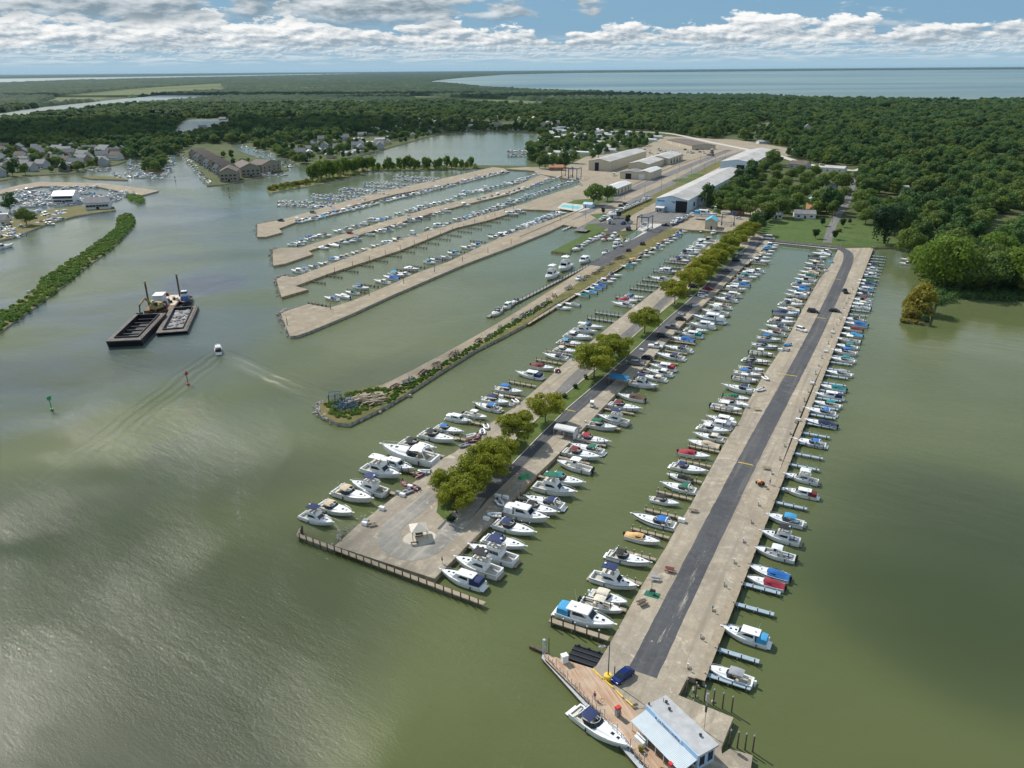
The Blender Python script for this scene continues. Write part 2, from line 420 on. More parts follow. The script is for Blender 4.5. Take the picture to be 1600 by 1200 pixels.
slab('gravel_pier', [(402, 350), (440, 343), (500, 326), (575, 304), (625, 293), (687, 280), (770, 261), (787, 263), (795, 268), (690, 290), (620, 303), (562, 318), (465, 346),
      (436, 357), (441, 363), (415, 370), (402, 370)], 1.10, 'gravel_far', 'sheet_wall', 'farthest narrow gravel pier with a short hooked tip', 'pier')
slab('gravel_pier', [(439, 490), (450, 485), (482, 475), (515, 481), (550, 470), (575, 460), (650, 427), (700, 409), (775, 374), (810, 361), (898, 330), (912, 334), (878, 352),
      (855, 363), (800, 385), (725, 413), (620, 458), (550, 490), (485, 517), (465, 524), (453, 525)], 1.11, 'gravel_far', 'rock', 'nearest of the four gravel piers, stony rounded tip', 'pier')
SPIT = [(500, 634), (505, 627), (547, 611), (600, 600), (680, 562), (730, 534), (817, 480), (855, 455), (937, 405), (953, 399), (977, 380), (1012, 356), (1067, 357), (1010, 392),
        (900, 458), (865, 476), (822, 506), (780, 528), (742, 547), (687, 581), (630, 618), (595, 638), (545, 662), (525, 660), (502, 648)]
slab('spit', SPIT, 1.12, 'rough_grass', 'rock', 'long thin grassy spit ending in a rounded stony head', 'spit')
MID = [(523, 853), (545, 833), (557, 822), (615, 777), (655, 747), (692, 716), (710, 707), (765, 662), (810, 632), (850, 597), (877, 572), (952, 510), (985, 484), (1047, 437),
       (1072, 415), (1112, 380), (1160, 357), (1200, 368), (1202, 378), (1166, 412), (1132, 445), (1101, 475), (1067, 506), (1035, 541), (1007, 574), (975, 602), (955, 623), (910, 671),
       (872, 710), (832, 748), (810, 772), (775, 807), (727, 855), (717, 866), (702, 881), (679, 904)]
slab('pier', MID, 1.13, 'gravel', 'sheet_wall', 'wide gravel pier with the tree lined median', 'pier')
RP = [(1310, 388), (1361, 387), (1340, 442), (1315, 497), (1295, 550), (1270, 603), (1238, 680), (1210, 757), (1200, 780), (1150, 907), (1130, 952), (1086, 1060), (1075, 1057), (1060, 1086),
      (1146, 1121), (1127, 1168), (1128, 1178), (1140, 1170), (1176, 1180), (1165, 1260), (1100, 1290), (1070, 1196), (996, 1116), (925, 1045), (932, 1040), (955, 1002), (1000, 920), (1012, 900), (1040, 856), (1057, 825), (1080, 788),
      (1110, 733), (1135, 688), (1157, 656), (1167, 631), (1192, 588), (1217, 551), (1235, 520), (1260, 472), (1280, 437), (1297, 416)]
slab('pier', RP, 1.14, 'gravel', 'sheet_wall', 'long gravel pier with the asphalt road running down its middle', 'pier')
# left marina shores and small islands
slab('shore', [(-300, 300), (0, 297), (30, 289), (63, 284), (110, 285), (157, 286), (200, 291), (248, 298), (222, 305), (200, 302), (155, 292), (63, 291), (0, 303), (-300, 330)], 1.05, 'gravel_far', 'rock', 'low curved jetty closing the left marina on its far side', 'shore')
slab('shore', [(-300, 345), (0, 338), (20, 342), (45, 343), (70, 328), (120, 322), (178, 323), (181, 328), (150, 332), (115, 338), (75, 349), (45, 361), (20, 371), (0, 375), (-300, 440)], 1.05, 'rough_grass', 'rock', 'low grassy shore with the tree and the clubhouse on the left', 'shore')
slab('shore', [(128, 276), (140, 274), (190, 277), (200, 281), (140, 279)], 1.0, 'rough_grass', 'rock', 'little brown sand bar off the condos', 'shore')
ISL = [(-60, 520), (0, 487), (22, 478), (45, 461), (67, 436), (112, 406), (140, 388), (180, 358), (187, 335), (205, 334), (211, 345), (203, 360), (175, 388), (140, 413), (92, 451), (50, 483), (0, 518), (-60, 560)]
slab('island', ISL, .7, 'rough_grass', 'rock', 'long curved island covered with low green scrub', 'island')
slab('island', [(201, 306), (212, 304), (222, 309), (225, 316), (215, 318), (205, 312)], .7, 'grass', 'rock', 'tiny green islet below the left jetty', 'island')
STRIP = [(418, 298), (422, 293), (440, 291), (487, 280), (490, 262), (545, 250), (600, 258), (660, 260), (745, 257), (745, 263), (660, 266), (580, 266), (560, 274), (500, 288), (450, 296), (425, 301)]
slab('island', STRIP, .8, 'rough_grass', 'rock', 'narrow wooded bank dividing the lagoon from the far docks', 'island')

# inland waters lie as sheets on the low ground
def water_sheet(name, pts, label, cat, z=1.3):
    return sheet(name, pts, z, 'water_surface', label, cat)
water_sheet('lake', [(668, 129), (680, 126), (717, 122), (790, 116.5), (900, 114), (1060, 112.5), (1350, 110), (1600, 108.5), (2400, 103), (2600, 110), (2400, 158), (1600, 157), (1530, 159), (1306, 155), (1180, 149), (1040, 149), (930, 143), (850, 141), (759, 136), (700, 130)],
            'broad pale blue lake beyond the woods on the right', 'lake', 2.2)
water_sheet('lake', [(-400, 127), (0, 123), (210, 120), (400, 117), (560, 114.8), (575, 115.4), (400, 119.5), (210, 123.5), (105, 126), (0, 130.5), (-400, 138)], 'thin strip of bright lake under the horizon on the left', 'lake', 2.4)
water_sheet('river', [(-200, 190), (0, 177), (70, 167), (140, 160), (245, 149), (340, 149), (358, 152), (290, 156), (180, 166), (90, 176), (0, 187), (-200, 205)], 'pale river bend in front of the far fields on the left', 'river')
water_sheet('pond', [(273, 205), (285, 190), (300, 186), (350, 186), (372, 190), (362, 195), (340, 198), (330, 206), (300, 211), (276, 210)], 'irregular bright pond behind the condominiums', 'pond')
water_sheet('pond', [(398, 190), (420, 185), (470, 183), (470, 188), (430, 191)], 'small sliver of pond right of the bright pond', 'pond')
water_sheet('channel', [(360, 226), (385, 228), (420, 238), (446, 250), (444, 258), (430, 252), (400, 245), (372, 236)], 'narrow channel full of boats behind the condominiums', 'channel')

# ---------------------------------------------------------------- overlays on the land, each a few cm above the one below
def strip(name, pts, m, z, label, cat, w=None):
    """pts: centreline of pixels, w width in metres"""
    q = PX(pts, z); mb = MB(); L = []; Rr = []; qs = []
    for i in range(len(q) - 1):
        p0, p1, p2, p3 = q[max(i - 1, 0)], q[i], q[i + 1], q[min(i + 2, len(q) - 1)]; n_ = max(2, min(60, int((p2 - p1).length / 2.5)))
        for j in range(n_):
            t = j / n_; qs.append(.5 * ((2 * p1) + (p2 - p0) * t + (2 * p0 - 5 * p1 + 4 * p2 - p3) * t * t + (3 * p1 - p0 - 3 * p2 + p3) * t ** 3))
    q = qs + [q[-1]]; jr = random.Random(len(q)); ja = .08 if 'asphalt' in str(m) or m in ('gravel_far', 'grass') else 0
    for i, p in enumerate(q):
        d = (q[min(i + 1, len(q) - 1)] - q[max(i - 1, 0)]).normalized(); nn = Vector((-d.y, d.x, 0))
        L.append(p + nn * (w / 2 + jr.uniform(-ja, ja))); Rr.append(p - nn * (w / 2 + jr.uniform(-ja, ja)))
    for i in range(len(q) - 1): mb.add([L[i], Rr[i], Rr[i + 1], L[i + 1]], [(0, 1, 2, 3)])
    return tag(build(name, mb, m), label, cat, None, 'structure')
YARD = [(787, 263), (835, 267), (848, 273), (905, 282), (912, 290), (866, 327), (897, 328), (902, 333), (886, 345), (880, 351), (912, 357), (962, 362), (1012, 357), (1064, 358), (1149, 363), (1172, 364),
        (1200, 345), (1212, 330), (1170, 322), (1110, 330), (1100, 320), (1170, 276), (1215, 248), (1262, 236), (1150, 218), (1040, 213), (1000, 232), (915, 245), (880, 262), (826, 261)]
sheet('yard', YARD, 1.03, 'gravel_far', 'broad tan gravel storage yard around the sheds', 'yard')
strip('road', [(905, 361), (985, 317), (1060, 281), (1120, 250), (1180, 232)], 'asphalt_worn', 1.06, 'pale worn road running up the yard past the tan sheds', 'road', 9)
strip('road', [(877, 345), (912, 332), (985, 298), (1060, 266), (1140, 234)], 'asphalt_worn', 1.07, 'pale road beside the long dark kerb in the yard', 'road', 10)
strip('kerb', [(812, 370), (877, 342), (960, 303), (1060, 257), (1140, 234)], 'timber_dark', 1.18, 'long thin dark kerb line crossing the yard', 'kerb', 1.2)
sheet('grass', [(925, 345), (1010, 300), (1100, 262), (1150, 240), (1160, 243), (1110, 268), (1024, 316), (985, 338), (960, 346)], 1.05, 'rough_grass', 'dry yellowish grass verge left of the long white shed', 'grass verge')
sheet('lawn', [(912, 357), (918, 350), (962, 347), (964, 350), (950, 356), (937, 363), (922, 371), (907, 380), (892, 389), (889, 396), (862, 392.5), (925, 361)], 1.10, 'lawn', 'narrow green grass spit beside the small boats', 'lawn')
sheet('lawn', [(884, 318), (900, 312), (958, 308), (960, 313), (920, 322), (890, 321)], 1.10, 'lawn', 'green lawn patch under the pair of trees by the pool', 'lawn')
sheet('lawn', [(922, 335), (950, 333), (978, 337), (970, 342), (935, 343)], 1.10, 'lawn', 'small green island lawn with two little conifers', 'lawn')
for q, l in (([(1050, 281), (1070, 278), (1100, 280), (1078, 284), (1052, 284)], 'near'), ([(1072, 274), (1085, 271), (1102, 272), (1096, 276), (1075, 277)], 'far')):
    sheet('lawn', q, 1.10, 'lawn', f'small green rectangle of grass behind the long shed, the {l} one of two', 'lawn')
sheet('asphalt', [(930, 352), (955, 344), (970, 335), (990, 346), (985, 352), (975, 357), (958, 367), (948, 365), (950, 357)], 1.12, 'asphalt', 'dark asphalt apron beside the first boat hoist', 'apron')
sheet('asphalt', [(1004, 335), (1028, 329), (1085, 334), (1062, 344), (1035, 349), (1000, 346)], 1.10, 'asphalt_worn', 'grey asphalt apron in front of the long white shed', 'apron')
sheet('concrete', [(1005, 350), (1038, 350), (1012, 366), (985, 378), (978, 374), (995, 360)], 1.145, 'concrete', 'pale concrete slab at the boat ramp', 'apron')
# ponded slip of the hoist
sheet('slip', [(975, 372), (996, 360), (1006, 362), (985, 376)], 1.15, 'water_surface', 'narrow green water slip under the boat hoist', 'slip')
mb = MB()
strip('road', [(930, 415), (985, 383), (1040, 354), (1066, 343)], 'asphalt', 1.16, 'dark asphalt road along the root of the grassy spit', 'road', 9)
strip('track', [(560, 620), (610, 604), (690, 563), (780, 512), (860, 462), (932, 415)], 'gravel_far', 1.135, 'bare gravel track along the grassy spit', 'track', 7)
# spit and pier roads
strip('road', [(1003.5, 1052), (1166, 725), (1266, 537), (1302, 462), (1317, 428), (1325, 408), (1324, 395), (1307, 386), (1280, 383), (1240, 379), (1186, 373)],
      'asphalt', 1.155, 'dark asphalt road running straight down the rightmost pier', 'road', 5.2)
strip('road', [(700, 830), (746, 778), (806, 722), (851, 677), (896, 637), (948, 593), (1003, 543), (1047, 502), (1083, 471), (1118, 438), (1165, 396), (1188, 375)], 'asphalt', 1.15, 'dark asphalt road shaded by the trees on the wide pier', 'road', 5.6)
strip('road', [(876, 615), (914, 577), (983, 521), (1038, 471), (1082, 430), (1145, 375)], 'asphalt_worn', 1.15, 'worn asphalt lane on the water side of the tree row', 'road', 4.5)
strip('lawn', [(786, 722), (831, 677), (876, 634), (927, 592), (985, 541), (1029, 500), (1064, 471), (1100, 438), (1158, 385)], 'grass', 1.17, 'grass median under the row of yellow green trees', 'median', 5.2)
sheet('lawn', [(694, 812), (682, 800), (686, 778), (712, 748), (756, 712), (790, 696), (830, 672), (834, 680), (796, 720), (740, 772)], 1.175, 'grass', 'grass tip of the median below the first big trees', 'median')
for k, off in enumerate((-2.7, 2.7)):
    q = PX([(786, 722), (831, 677), (876, 634), (927, 592), (985, 541), (1029, 500), (1064, 471), (1100, 438)], 1.2); mb = MB()
    for a, b in zip(q, q[1:]):
        c = (a + b) / 2 + AV * off; mb.box((c.x, c.y, 1.2), (.25, (b - a).length, .22), -math.atan2((b - a).x, (b - a).y))
    tag(build('kerb', mb, 'concrete'), 'pale concrete kerb on the %s side of the tree median' % ('left', 'right')[k], 'kerb', None, 'structure')
strip('turning_circle', [(745, 776), (722, 806), (702, 832), (676, 856), (645, 866), (618, 858), (606, 842), (616, 822), (636, 804), (660, 786), (676, 770)], 'loop', 1.16, 'worn grey tarmac loop curving round the little pavilion', 'road', 5.0)
for i, (a, b) in enumerate((((1153, 722), (1177, 727)), ((1216, 584), (1246, 588)), ((1272, 495), (1291, 498)), ((1300, 435), (1314, 437)), ((884, 640), (899, 643)))):
    p, q = P(*a, 1.19), P(*b, 1.19); mb = MB(); c = (p + q) / 2
    mb.box((0, 0, 0), ((q - p).length, .35, .12), top=.8)
    o = build('speed_bump', mb, 'yellow_paint', None, c, math.atan2((q - p).y, (q - p).x))
    tag(o, ('yellow speed bump across the rightmost pier road, %s from the near end' % ordn(i + 1)) if i < 4 else 'yellow speed bump across the road beside the trees', 'speed bump', 'speed bumps')
# pale dust drifts over the near end of the asphalt
mf, g, b, pos = posmat('dust'); rv_ = g.n('ShaderNodeVectorRotate', rotation_type='Z_AXIS'); rv_.inputs['Angle'].default_value = HD; g.nt.links.new(pos, rv_.inputs['Vector'])
nn_ = g.noise(g.scale(rv_.outputs[0], (1.6, .12, 1)), 1.0, 6, .7); tr = g.n('ShaderNodeBsdfTransparent'); mx = g.n('ShaderNodeMixShader'); g.nt.links.new(g.ss(nn_, .50, .64, 0, .75), mx.inputs[0]); g.nt.links.new(tr.outputs[0], mx.inputs[1]); g.nt.links.new(b.outputs[0], mx.inputs[2]); g.nt.links.new(mx.outputs[0], g.nt.nodes['Material Output'].inputs[0]); b.inputs['Base Color'].default_value = (.50, .47, .41, 1); b.inputs['Roughness'].default_value = .95
sheet('dust', [(1016, 1002), (1034, 992), (1052, 962), (1066, 930), (1084, 890), (1098, 855), (1104, 850), (1098, 875), (1084, 915), (1070, 950), (1052, 985), (1038, 1000), (1024, 1006)], 1.165, mf, 'pale dust drifted over the near end of the asphalt', 'dust', 'stuff')
# lawns by the houses, residential road
sheet('lawn', [(1176, 371), (1200, 345), (1214, 338), (1240, 343), (1290, 341), (1301, 346), (1292, 381), (1255, 379)], 1.04, 'lawn', 'big mown lawn behind the shore road left of the lane', 'lawn')
sheet('lawn', [(1297, 381), (1310, 345), (1345, 345), (1365, 352), (1410, 384), (1360, 386)], 1.04, 'lawn', 'mown lawn right of the lane under the willow', 'lawn')
strip('lane', [(1292, 379), (1301, 352), (1312, 332), (1322, 318), (1329, 300), (1334, 285), (1338, 268)], 'asphalt_worn', 1.07, 'narrow lane running up from the shore between the lawns', 'road', 5)
strip('road', [(1180, 372), (1168, 400), (1150, 420)], 'asphalt_worn', 1.18, 'short road bend at the head of the wide pier', 'road', 5)
strip('road', [(960, 205), (1040, 208), (1110, 222), (1160, 232), (1215, 243), (1260, 256), (1330, 266), (1350, 262)], 'concrete', 1.08, 'pale main road sweeping behind the sheds', 'road', 9)
for q, l in (([(1170, 200), (1190, 190), (1212, 193), (1200, 205), (1172, 208)], 'small bright green clearing in the woods behind the sheds'),
             ([(170, 150), (160, 155), (75, 162), (90, 152), (200, 141), (340, 136), (350, 140), (250, 146)], 'long pale farm field beyond the river on the left'),
             ([(205, 136), (350, 131), (350, 134), (230, 139)], 'thin yellow field line near the left horizon'),
             ([(640, 150), (760, 155), (860, 160), (850, 166), (740, 162), (650, 156)], 'flat reedy meadow in the middle of the woods'),
             ([(1410, 258), (1500, 256), (1600, 260), (1600, 264), (1420, 262)], 'narrow yellow clearing in the right hand woods'),
             ([(1330, 228), (1366, 222), (1380, 229), (1342, 234)], 'small pale clearing above the lane in the wood'), ([(1496, 203), (1545, 198), (1556, 204), (1508, 210)], 'thin bright clearing in the far right wood'), ([(1436, 236), (1500, 230), (1512, 237), (1450, 243)], 'green meadow strip in the right wood'), ([(1240, 205), (1285, 199), (1292, 205), (1250, 211)], 'little meadow in the middle of the wood'), ([(1345, 262), (1380, 250), (1420, 252), (1400, 262)], 'rough brown meadow at the bend of the main road')):
    sheet('field', q, 1.05, 'field', l, 'field')
# far shores under the horizon: low wooded land, real thickness
mb = MB()
for (x0, x1, yo) in ((560, 1000, 3.4), (1000, 2600, 3.0), (-600, 600, 3.2)):
    pass
# ---------------------------------------------------------------- boats
def hull_parts(L, Bm, F, tc, trunk=True, keelz=-.4):
    """hull and deck of a planing motorboat, bow +x. Returns MBs and the outline functions"""
    n = 16; T = [i / (n - 1) for i in range(n)]
    X_ = lambda t: -L / 2 + L * t
    bw = lambda t: Bm * (.90 + .10 * min(1, t * 3)) * (1 if t < .42 else max(.015, 1 - ((t - .42) / .58) ** 2.3))
    zs = lambda t: F * (1 + .38 * t * t)
    h = MB(); rings = []
    for t in T:
        b = bw(t); q = max(0, (t - .45) / .55); bc = b * .90 * (1 - .55 * q ** 1.4); zc = .06 + .55 * q ** 2.2; zk = keelz + (.5 - keelz) * max(0, (t - .7) / .3) ** 2
        xs = X_(t) - .0; xb = X_(t) - L * .05 * max(0, (t - .8) / .2)          # raked stem
        rings.append([(xs, -b, zs(t)), (xs, -b * .985, zs(t) - F * .30), (xb, -bc, zc), (xb, 0, zk), (xb, bc, zc), (xs, b * .985, zs(t) - F * .30), (xs, b, zs(t))])
    vs = [p for r in rings for p in r]; fs = []; ms = []
    for i in range(n - 1):
        for k in range(6):
            a = i * 7 + k; fs.append((a, a + 1, a + 8, a + 7)); ms.append(1 if k in (1, 4) and False else (1 if k in (0, 5) else 0))
    for f, mm in zip(fs, ms): pass
    h.add(vs, fs, 0); h.m = ms[:]
    h.add([rings[0][k] for k in range(7)], [(6, 5, 4, 3, 2, 1, 0)], 0)
    h.add([rings[-1][k] for k in range(7)], [(0, 1, 2, 3, 4, 5, 6)], 0)
    # white rub rail sits proud of the hull top
    for s in (-1, 1):
        for i in range(n - 1):
            h.tube((X_(T[i]), s * bw(T[i]), zs(T[i])), (X_(T[i + 1]), s * bw(T[i + 1]), zs(T[i + 1])), .045, 4, 0, cap=False)
    d = MB(); Td = [t for t in T if t >= tc]; Td = [tc] + Td
    cr = .10
    for a, b_ in zip(Td, Td[1:]):
        ra = [(X_(a), -bw(a), zs(a)), (X_(a), -bw(a) * .72, zs(a) + .05), (X_(a), 0, zs(a) + cr), (X_(a), bw(a) * .72, zs(a) + .05), (X_(a), bw(a), zs(a))]
        rb = [(X_(b_), -bw(b_), zs(b_)), (X_(b_), -bw(b_) * .72, zs(b_) + .05), (X_(b_), 0, zs(b_) + cr), (X_(b_), bw(b_) * .72, zs(b_) + .05), (X_(b_), bw(b_), zs(b_))]
        if b_ - a > 1e-6: d.add(ra + rb, [(k, k + 5, k + 6, k + 1) for k in range(4)], 0)
    # cockpit: side decks, inner walls, floor, bulkhead
    zf = F * .42; w = .22; Tc = [t for t in T if t < tc] + [tc]
    for s in (-1, 1):
        for a, b_ in zip(Tc, Tc[1:]):
            d.add([(X_(a), s * bw(a), zs(a)), (X_(b_), s * bw(b_), zs(b_)), (X_(b_), s * (bw(b_) - w), zs(b_)), (X_(a), s * (bw(a) - w), zs(a)),
                   (X_(a), s * (bw(a) - w), zf), (X_(b_), s * (bw(b_) - w), zf)], [(0, 1, 2, 3), (3, 2, 5, 4)], 0)
    for a, b_ in zip(Tc, Tc[1:]):
        d.add([(X_(a), -(bw(a) - w), zf), (X_(b_), -(bw(b_) - w), zf), (X_(b_), bw(b_) - w, zf), (X_(a), bw(a) - w, zf)], [(0, 1, 2, 3)], 1)
    b0 = bw(tc) - w; d.add([(X_(tc), -b0, zf), (X_(tc), b0, zf), (X_(tc), b0, zs(tc) + .04), (X_(tc), -b0, zs(tc) + .04)], [(3, 2, 1, 0)], 0)
    b1 = bw(0); d.box((X_(0) + .14, 0, (zf + zs(0)) / 2), (.26, b1 * 1.9, zs(0) - zf))
    return h, d, X_, bw, zs, zf
def loft(mb, secs, mi=0, cap=True):
    m = len(secs[0]); vs = [p for r in secs for p in r]
    mb.add(vs, [(i * m + k, i * m + k + 1, (i + 1) * m + k + 1, (i + 1) * m + k) for i in range(len(secs) - 1) for k in range(m - 1)], mi)
    if cap:
        mb.add(secs[0], [tuple(range(m))[::-1]], mi); mb.add(secs[-1], [tuple(range(m))], mi)
def canopy(mb, X_, bw, zs, t0, t1, z, full=False, crown=.22, k=.86, mi=0):
    """bimini top (with thickness) or full enclosure down to the rail"""
    secs = []
    N = 5
    for i in range(N + 1):
        t = t0 + (t1 - t0) * i / N; w = bw(t) * k; e = math.sin(math.pi * i / N); zz = z + .10 * e
        up_ = [(X_(t), w * math.sin(a), zz - crown * (1 - math.cos(a)) * 2.0) for a in (-1.2, -.8, -.4, 0, .4, .8, 1.2)]
        if full: up_ = [(X_(t) - (.0), -bw(t) * .95, zs(t))] + up_ + [(X_(t), bw(t) * .95, zs(t))]
        else: up_ = up_ + [(p[0], p[1] * .97, p[2] - .07) for p in reversed(up_)] + [up_[0]]
        secs.append(up_)
    loft(mb, secs, mi)
def rail(mb, X_, bw, zs, t0, h=.55, mi=0, n=6):
    for s in (-1, 1):
        pts = []
        for i in range(n + 1):
            t = t0 + (.985 - t0) * i / n; pts.append(Vector((X_(t), s * (bw(t) * .93), zs(t) + h * min(1, i * .6))))
            if i % 2 == 0 and i: mb.tube((X_(t), s * bw(t) * .93, zs(t)), pts[-1], .018, 3, mi)
        mb.path(pts, .022, 3, mi)
def hatch(mb, x, y, z, s=.5, mi=0): mb.box((x, y, z), (s, s, .05), 0, mi)
def make_boat(kind):
    """list of (part name, MB, material slots); CAN and STR stand for the canvas and hull stripe materials"""
    out = []
    def A(n, mb, *m):
        if n == 'seat' and len(mb.v) > 8:              # every seat is a part of its own
            for k in range(len(mb.v) // 8):
                q = MB(); q.v = mb.v[8 * k:8 * k + 8]; q.f = [tuple(i - 8 * k for i in f) for f in mb.f[6 * k:6 * k + 6]]; q.m = [0] * 6; out.append((n, q, list(m)))
        else: out.append((n, mb, list(m)))
    if kind == 'cruiser':                      # express cruiser: long foredeck, wrap windscreen, radar arch, canvas over the cockpit
        L, Bm, F = 10, 1.62, 1.15
        h, d, X_, bw, zs, zf = hull_parts(L, Bm, F, .44); A('hull', h, 'gelcoat', 'STR'); A('deck', d, 'gelcoat', 'cockpit_floor')
        t = MB(); secs = []
        for i in range(8):
            q = .44 + .42 * i / 7; w = bw(q) * .68 * (1 - .25 * (i / 7) ** 2); e = .34 * (1 - (i / 7) ** 1.6); zz = zs(q) + .04
            secs.append([(X_(q), -w, zz), (X_(q), -w * .8, zz + e * .85 + .02), (X_(q), 0, zz + e + .06), (X_(q), w * .8, zz + e * .85 + .02), (X_(q), w, zz)])
        loft(t, secs); A('cabin_top', t, 'gelcoat')
        w_ = MB(); arc = []
        for i in range(9):
            a = -math.pi / 2 + math.pi * i / 8; arc.append((X_(.43) + 1.05 * math.cos(a) * .9, (bw(.42) * .86) * math.sin(a)))
        arc = [(X_(.30), -bw(.3) * .88)] + arc + [(X_(.30), bw(.3) * .88)]; z0 = zs(.44) + .05
        lo = [(x, y, z0 + (.22 if 1 < i < 9 else 0)) for i, (x, y) in enumerate(arc)]; hi = [(x - .55, y * .88, z0 + .82 - (.25 if i in (0, 10) else 0)) for i, (x, y) in enumerate(arc)]
        w_.add(lo + hi, [(i, i + 1, i + 12, i + 11) for i in range(10)] + [(i + 11, i + 12, i + 1, i) for i in range(10)]); A('windscreen', w_, 'glass_dark')
        f = MB(); f.path([Vector(p) for p in hi], .03, 4); A('windscreen_frame', f, 'gelcoat')
        for hx, s_ in ((.60, .55), (.72, .5), (.82, .42)):
            m = MB(); hatch(m, X_(hx), 0 if s_ > .5 else 0, zs(hx) + .27 if hx < .8 else zs(hx) + .16, s_); A('hatch', m, 'glass_dark')
        ar = MB(); za = zs(.2) + 1.35
        pts = [Vector((X_(.10), -bw(.1) * .95, zs(.1))), Vector((X_(.19), -bw(.15) * .80, za - .15)), Vector((X_(.20), -bw(.15) * .5, za)), Vector((X_(.20), bw(.15) * .5, za)), Vector((X_(.19), bw(.15) * .80, za - .15)), Vector((X_(.10), bw(.1) * .95, zs(.1)))]
        for a, b in zip(pts, pts[1:]): ar.tube(a, b, .11, 5)
        ar.tube((X_(.2), 0, za), (X_(.2), 0, za + .22), .20, 8); A('radar_arch', ar, 'gelcoat')
        s = MB()
        for y in (-.7, .6): s.box((X_(.33), y, zf + .35), (.5, .6, .7), 0, 0, .9)
        s.box((X_(.08), 0, zf + .25), (.6, 2.2, .5)); s.box((X_(.2), -1.05, zf + .22), (1.5, .5, .44)); A('seat', s, 'canvas_cream')
        c = MB(); canopy(c, X_, bw, zs, .17, .40, zs(.3) + 1.32); A('canopy', c, 'CAN')
        p = MB(); p.box((X_(0) - .38, 0, .34), (.78, 2.5, .10), 0, 0, .98); A('swim_platform', p, 'gelcoat')
        pu = MB(); pu.box((X_(1) + .12, 0, zs(1) + .03), (.95, .34, .07), 0, 0, .9); pu.tube((X_(1) + .5, 0, zs(1) + .02), (X_(1) - .2, 0, zs(1) + .14), .05, 4); A('bow_pulpit', pu, 'gelcoat')
        r = MB(); rail(r, X_, bw, zs, .52); A('bow_rail', r, 'steel')
    elif kind in ('flybridge', 'sedan'):
        L, Bm, F = 10, 1.68, 1.2; fl = kind == 'flybridge'
        h, d, X_, bw, zs, zf = hull_parts(L, Bm, F, .30); A('hull', h, 'gelcoat', 'STR'); A('deck', d, 'gelcoat', 'cockpit_floor')
        cb = MB(); x0, x1 = X_(.27), X_(.60); zb = zs(.45) - .1; hc = 1.45
        cb.add([(x0, -1.32, zb), (x1 + .9, -1.15, zb + .1), (x1 + .9, 1.15, zb + .1), (x0, 1.32, zb), (x0 + .1, -1.15, zb + hc), (x1 - .35, -1.05, zb + hc), (x1 - .35, 1.05, zb + hc), (x0 + .1, 1.15, zb + hc)],
               [(4, 5, 6, 7), (0, 1, 5, 4), (1, 2, 6, 5), (2, 3, 7, 6), (3, 0, 4, 7)])
        for i, q in enumerate((.62, .70, .78)): pass
        secs = []
        for i in range(6):
            q = .60 + .26 * i / 5; w = bw(q) * .66; e = .30 * (1 - (i / 5) ** 1.5); zz = zs(q) + .04
            secs.append([(X_(q), -w, zz), (X_(q), -w * .8, zz + e + .02), (X_(q), 0, zz + e + .07), (X_(q), w * .8, zz + e + .02), (X_(q), w, zz)])
        loft(cb, secs); A('cabin', cb, 'gelcoat')
        def band(y0, y1, s):                      # side window just proud of the sloping cabin side
            m = MB(); pts = []
            for (u, v_) in ((.10, .42), (.78, .42), (.62, .86), (.10, .86)):
                xl = x0 + (x1 + .9 - x0) * u; xh = x0 + .1 + (x1 - .35 - x0 - .1) * u; yl = 1.32 - .17 * u; yh = 1.15 - .10 * u
                pts.append((xl + (xh - xl) * v_, s * (yl + (yh - yl) * v_ + .03), zb + .1 * u + (hc - .1 * u) * v_))
            m.add(pts, [(0, 1, 2, 3), (3, 2, 1, 0)]); return m
        A('side_window', band(0, 1, -1), 'glass_dark'); A('side_window', band(0, 1, 1), 'glass_dark')
        wf = MB(); o = .04
        wf.add([(x1 + .55 + o, -1.0, zb + .48), (x1 + .55 + o, 1.0, zb + .48), (x1 - .18 + o, .97, zb + 1.25), (x1 - .18 + o, -.97, zb + 1.25)], [(0, 1, 2, 3), (3, 2, 1, 0)]); A('windscreen', wf, 'glass_dark')
        zt = zb + hc
        if fl:
            fb = MB(); xa, xb = x0 - .1, x1 - .5
            fb.box(((xa + xb) / 2, 0, zt + .05), (xb - xa + .5, 2.5, .10))
            fb.box((xb + .05, 0, zt + .42), (.5, 2.1, .65), 0, 0, .85, .5, -.12)
            for s in (-1, 1): fb.box(((xa + xb) / 2, s * 1.13, zt + .34), (xb - xa, .10, .50), 0, 0, 1)
            A('flybridge', fb, 'gelcoat')
            s = MB(); s.box((xb - .9, .45, zt + .4), (.5, .6, .6), 0, 0, .9); s.box((xb - .9, -.45, zt + .4), (.5, .6, .6), 0, 0, .9); s.box((xa + .35, 0, zt + .3), (.5, 1.8, .4)); A('seat', s, 'canvas_cream')
            c = MB()
            for x in (xa + .2, xb - .1):
                for y in (-1.1, 1.1): c.tube((x, y, zt + .3), (x, y * .95, zt + 1.95), .025, 4, 1)
            secs = [[(x, y, zt + 2.0 - .10 * y * y + .1 * (1 - ((i - 2) / 2) ** 2)) for y in (-1.2, -.8, 0, .8, 1.2)] + [(x, y, zt + 1.92 - .10 * y * y) for y in (1.18, 0, -1.18)] + [(x, -1.2, zt + 2.0 - .144 + .1 * (1 - ((i - 2) / 2) ** 2))] for i, x in enumerate(np.linspace(xa - .1, xb + .1, 5))]
            loft(c, secs, 0); A('canopy', c, 'CAN', 'steel')
        else:
            fb = MB(); fb.box(((x0 + x1) / 2 - .5, 0, zt + .06), (x1 - x0 + .7, 2.5, .12), 0, 0, .96); A('hardtop', fb, 'gelcoat')
            c = MB(); canopy(c, X_, bw, zs, .03, .24, zs(.2) + 1.2, True); A('canopy', c, 'CAN')
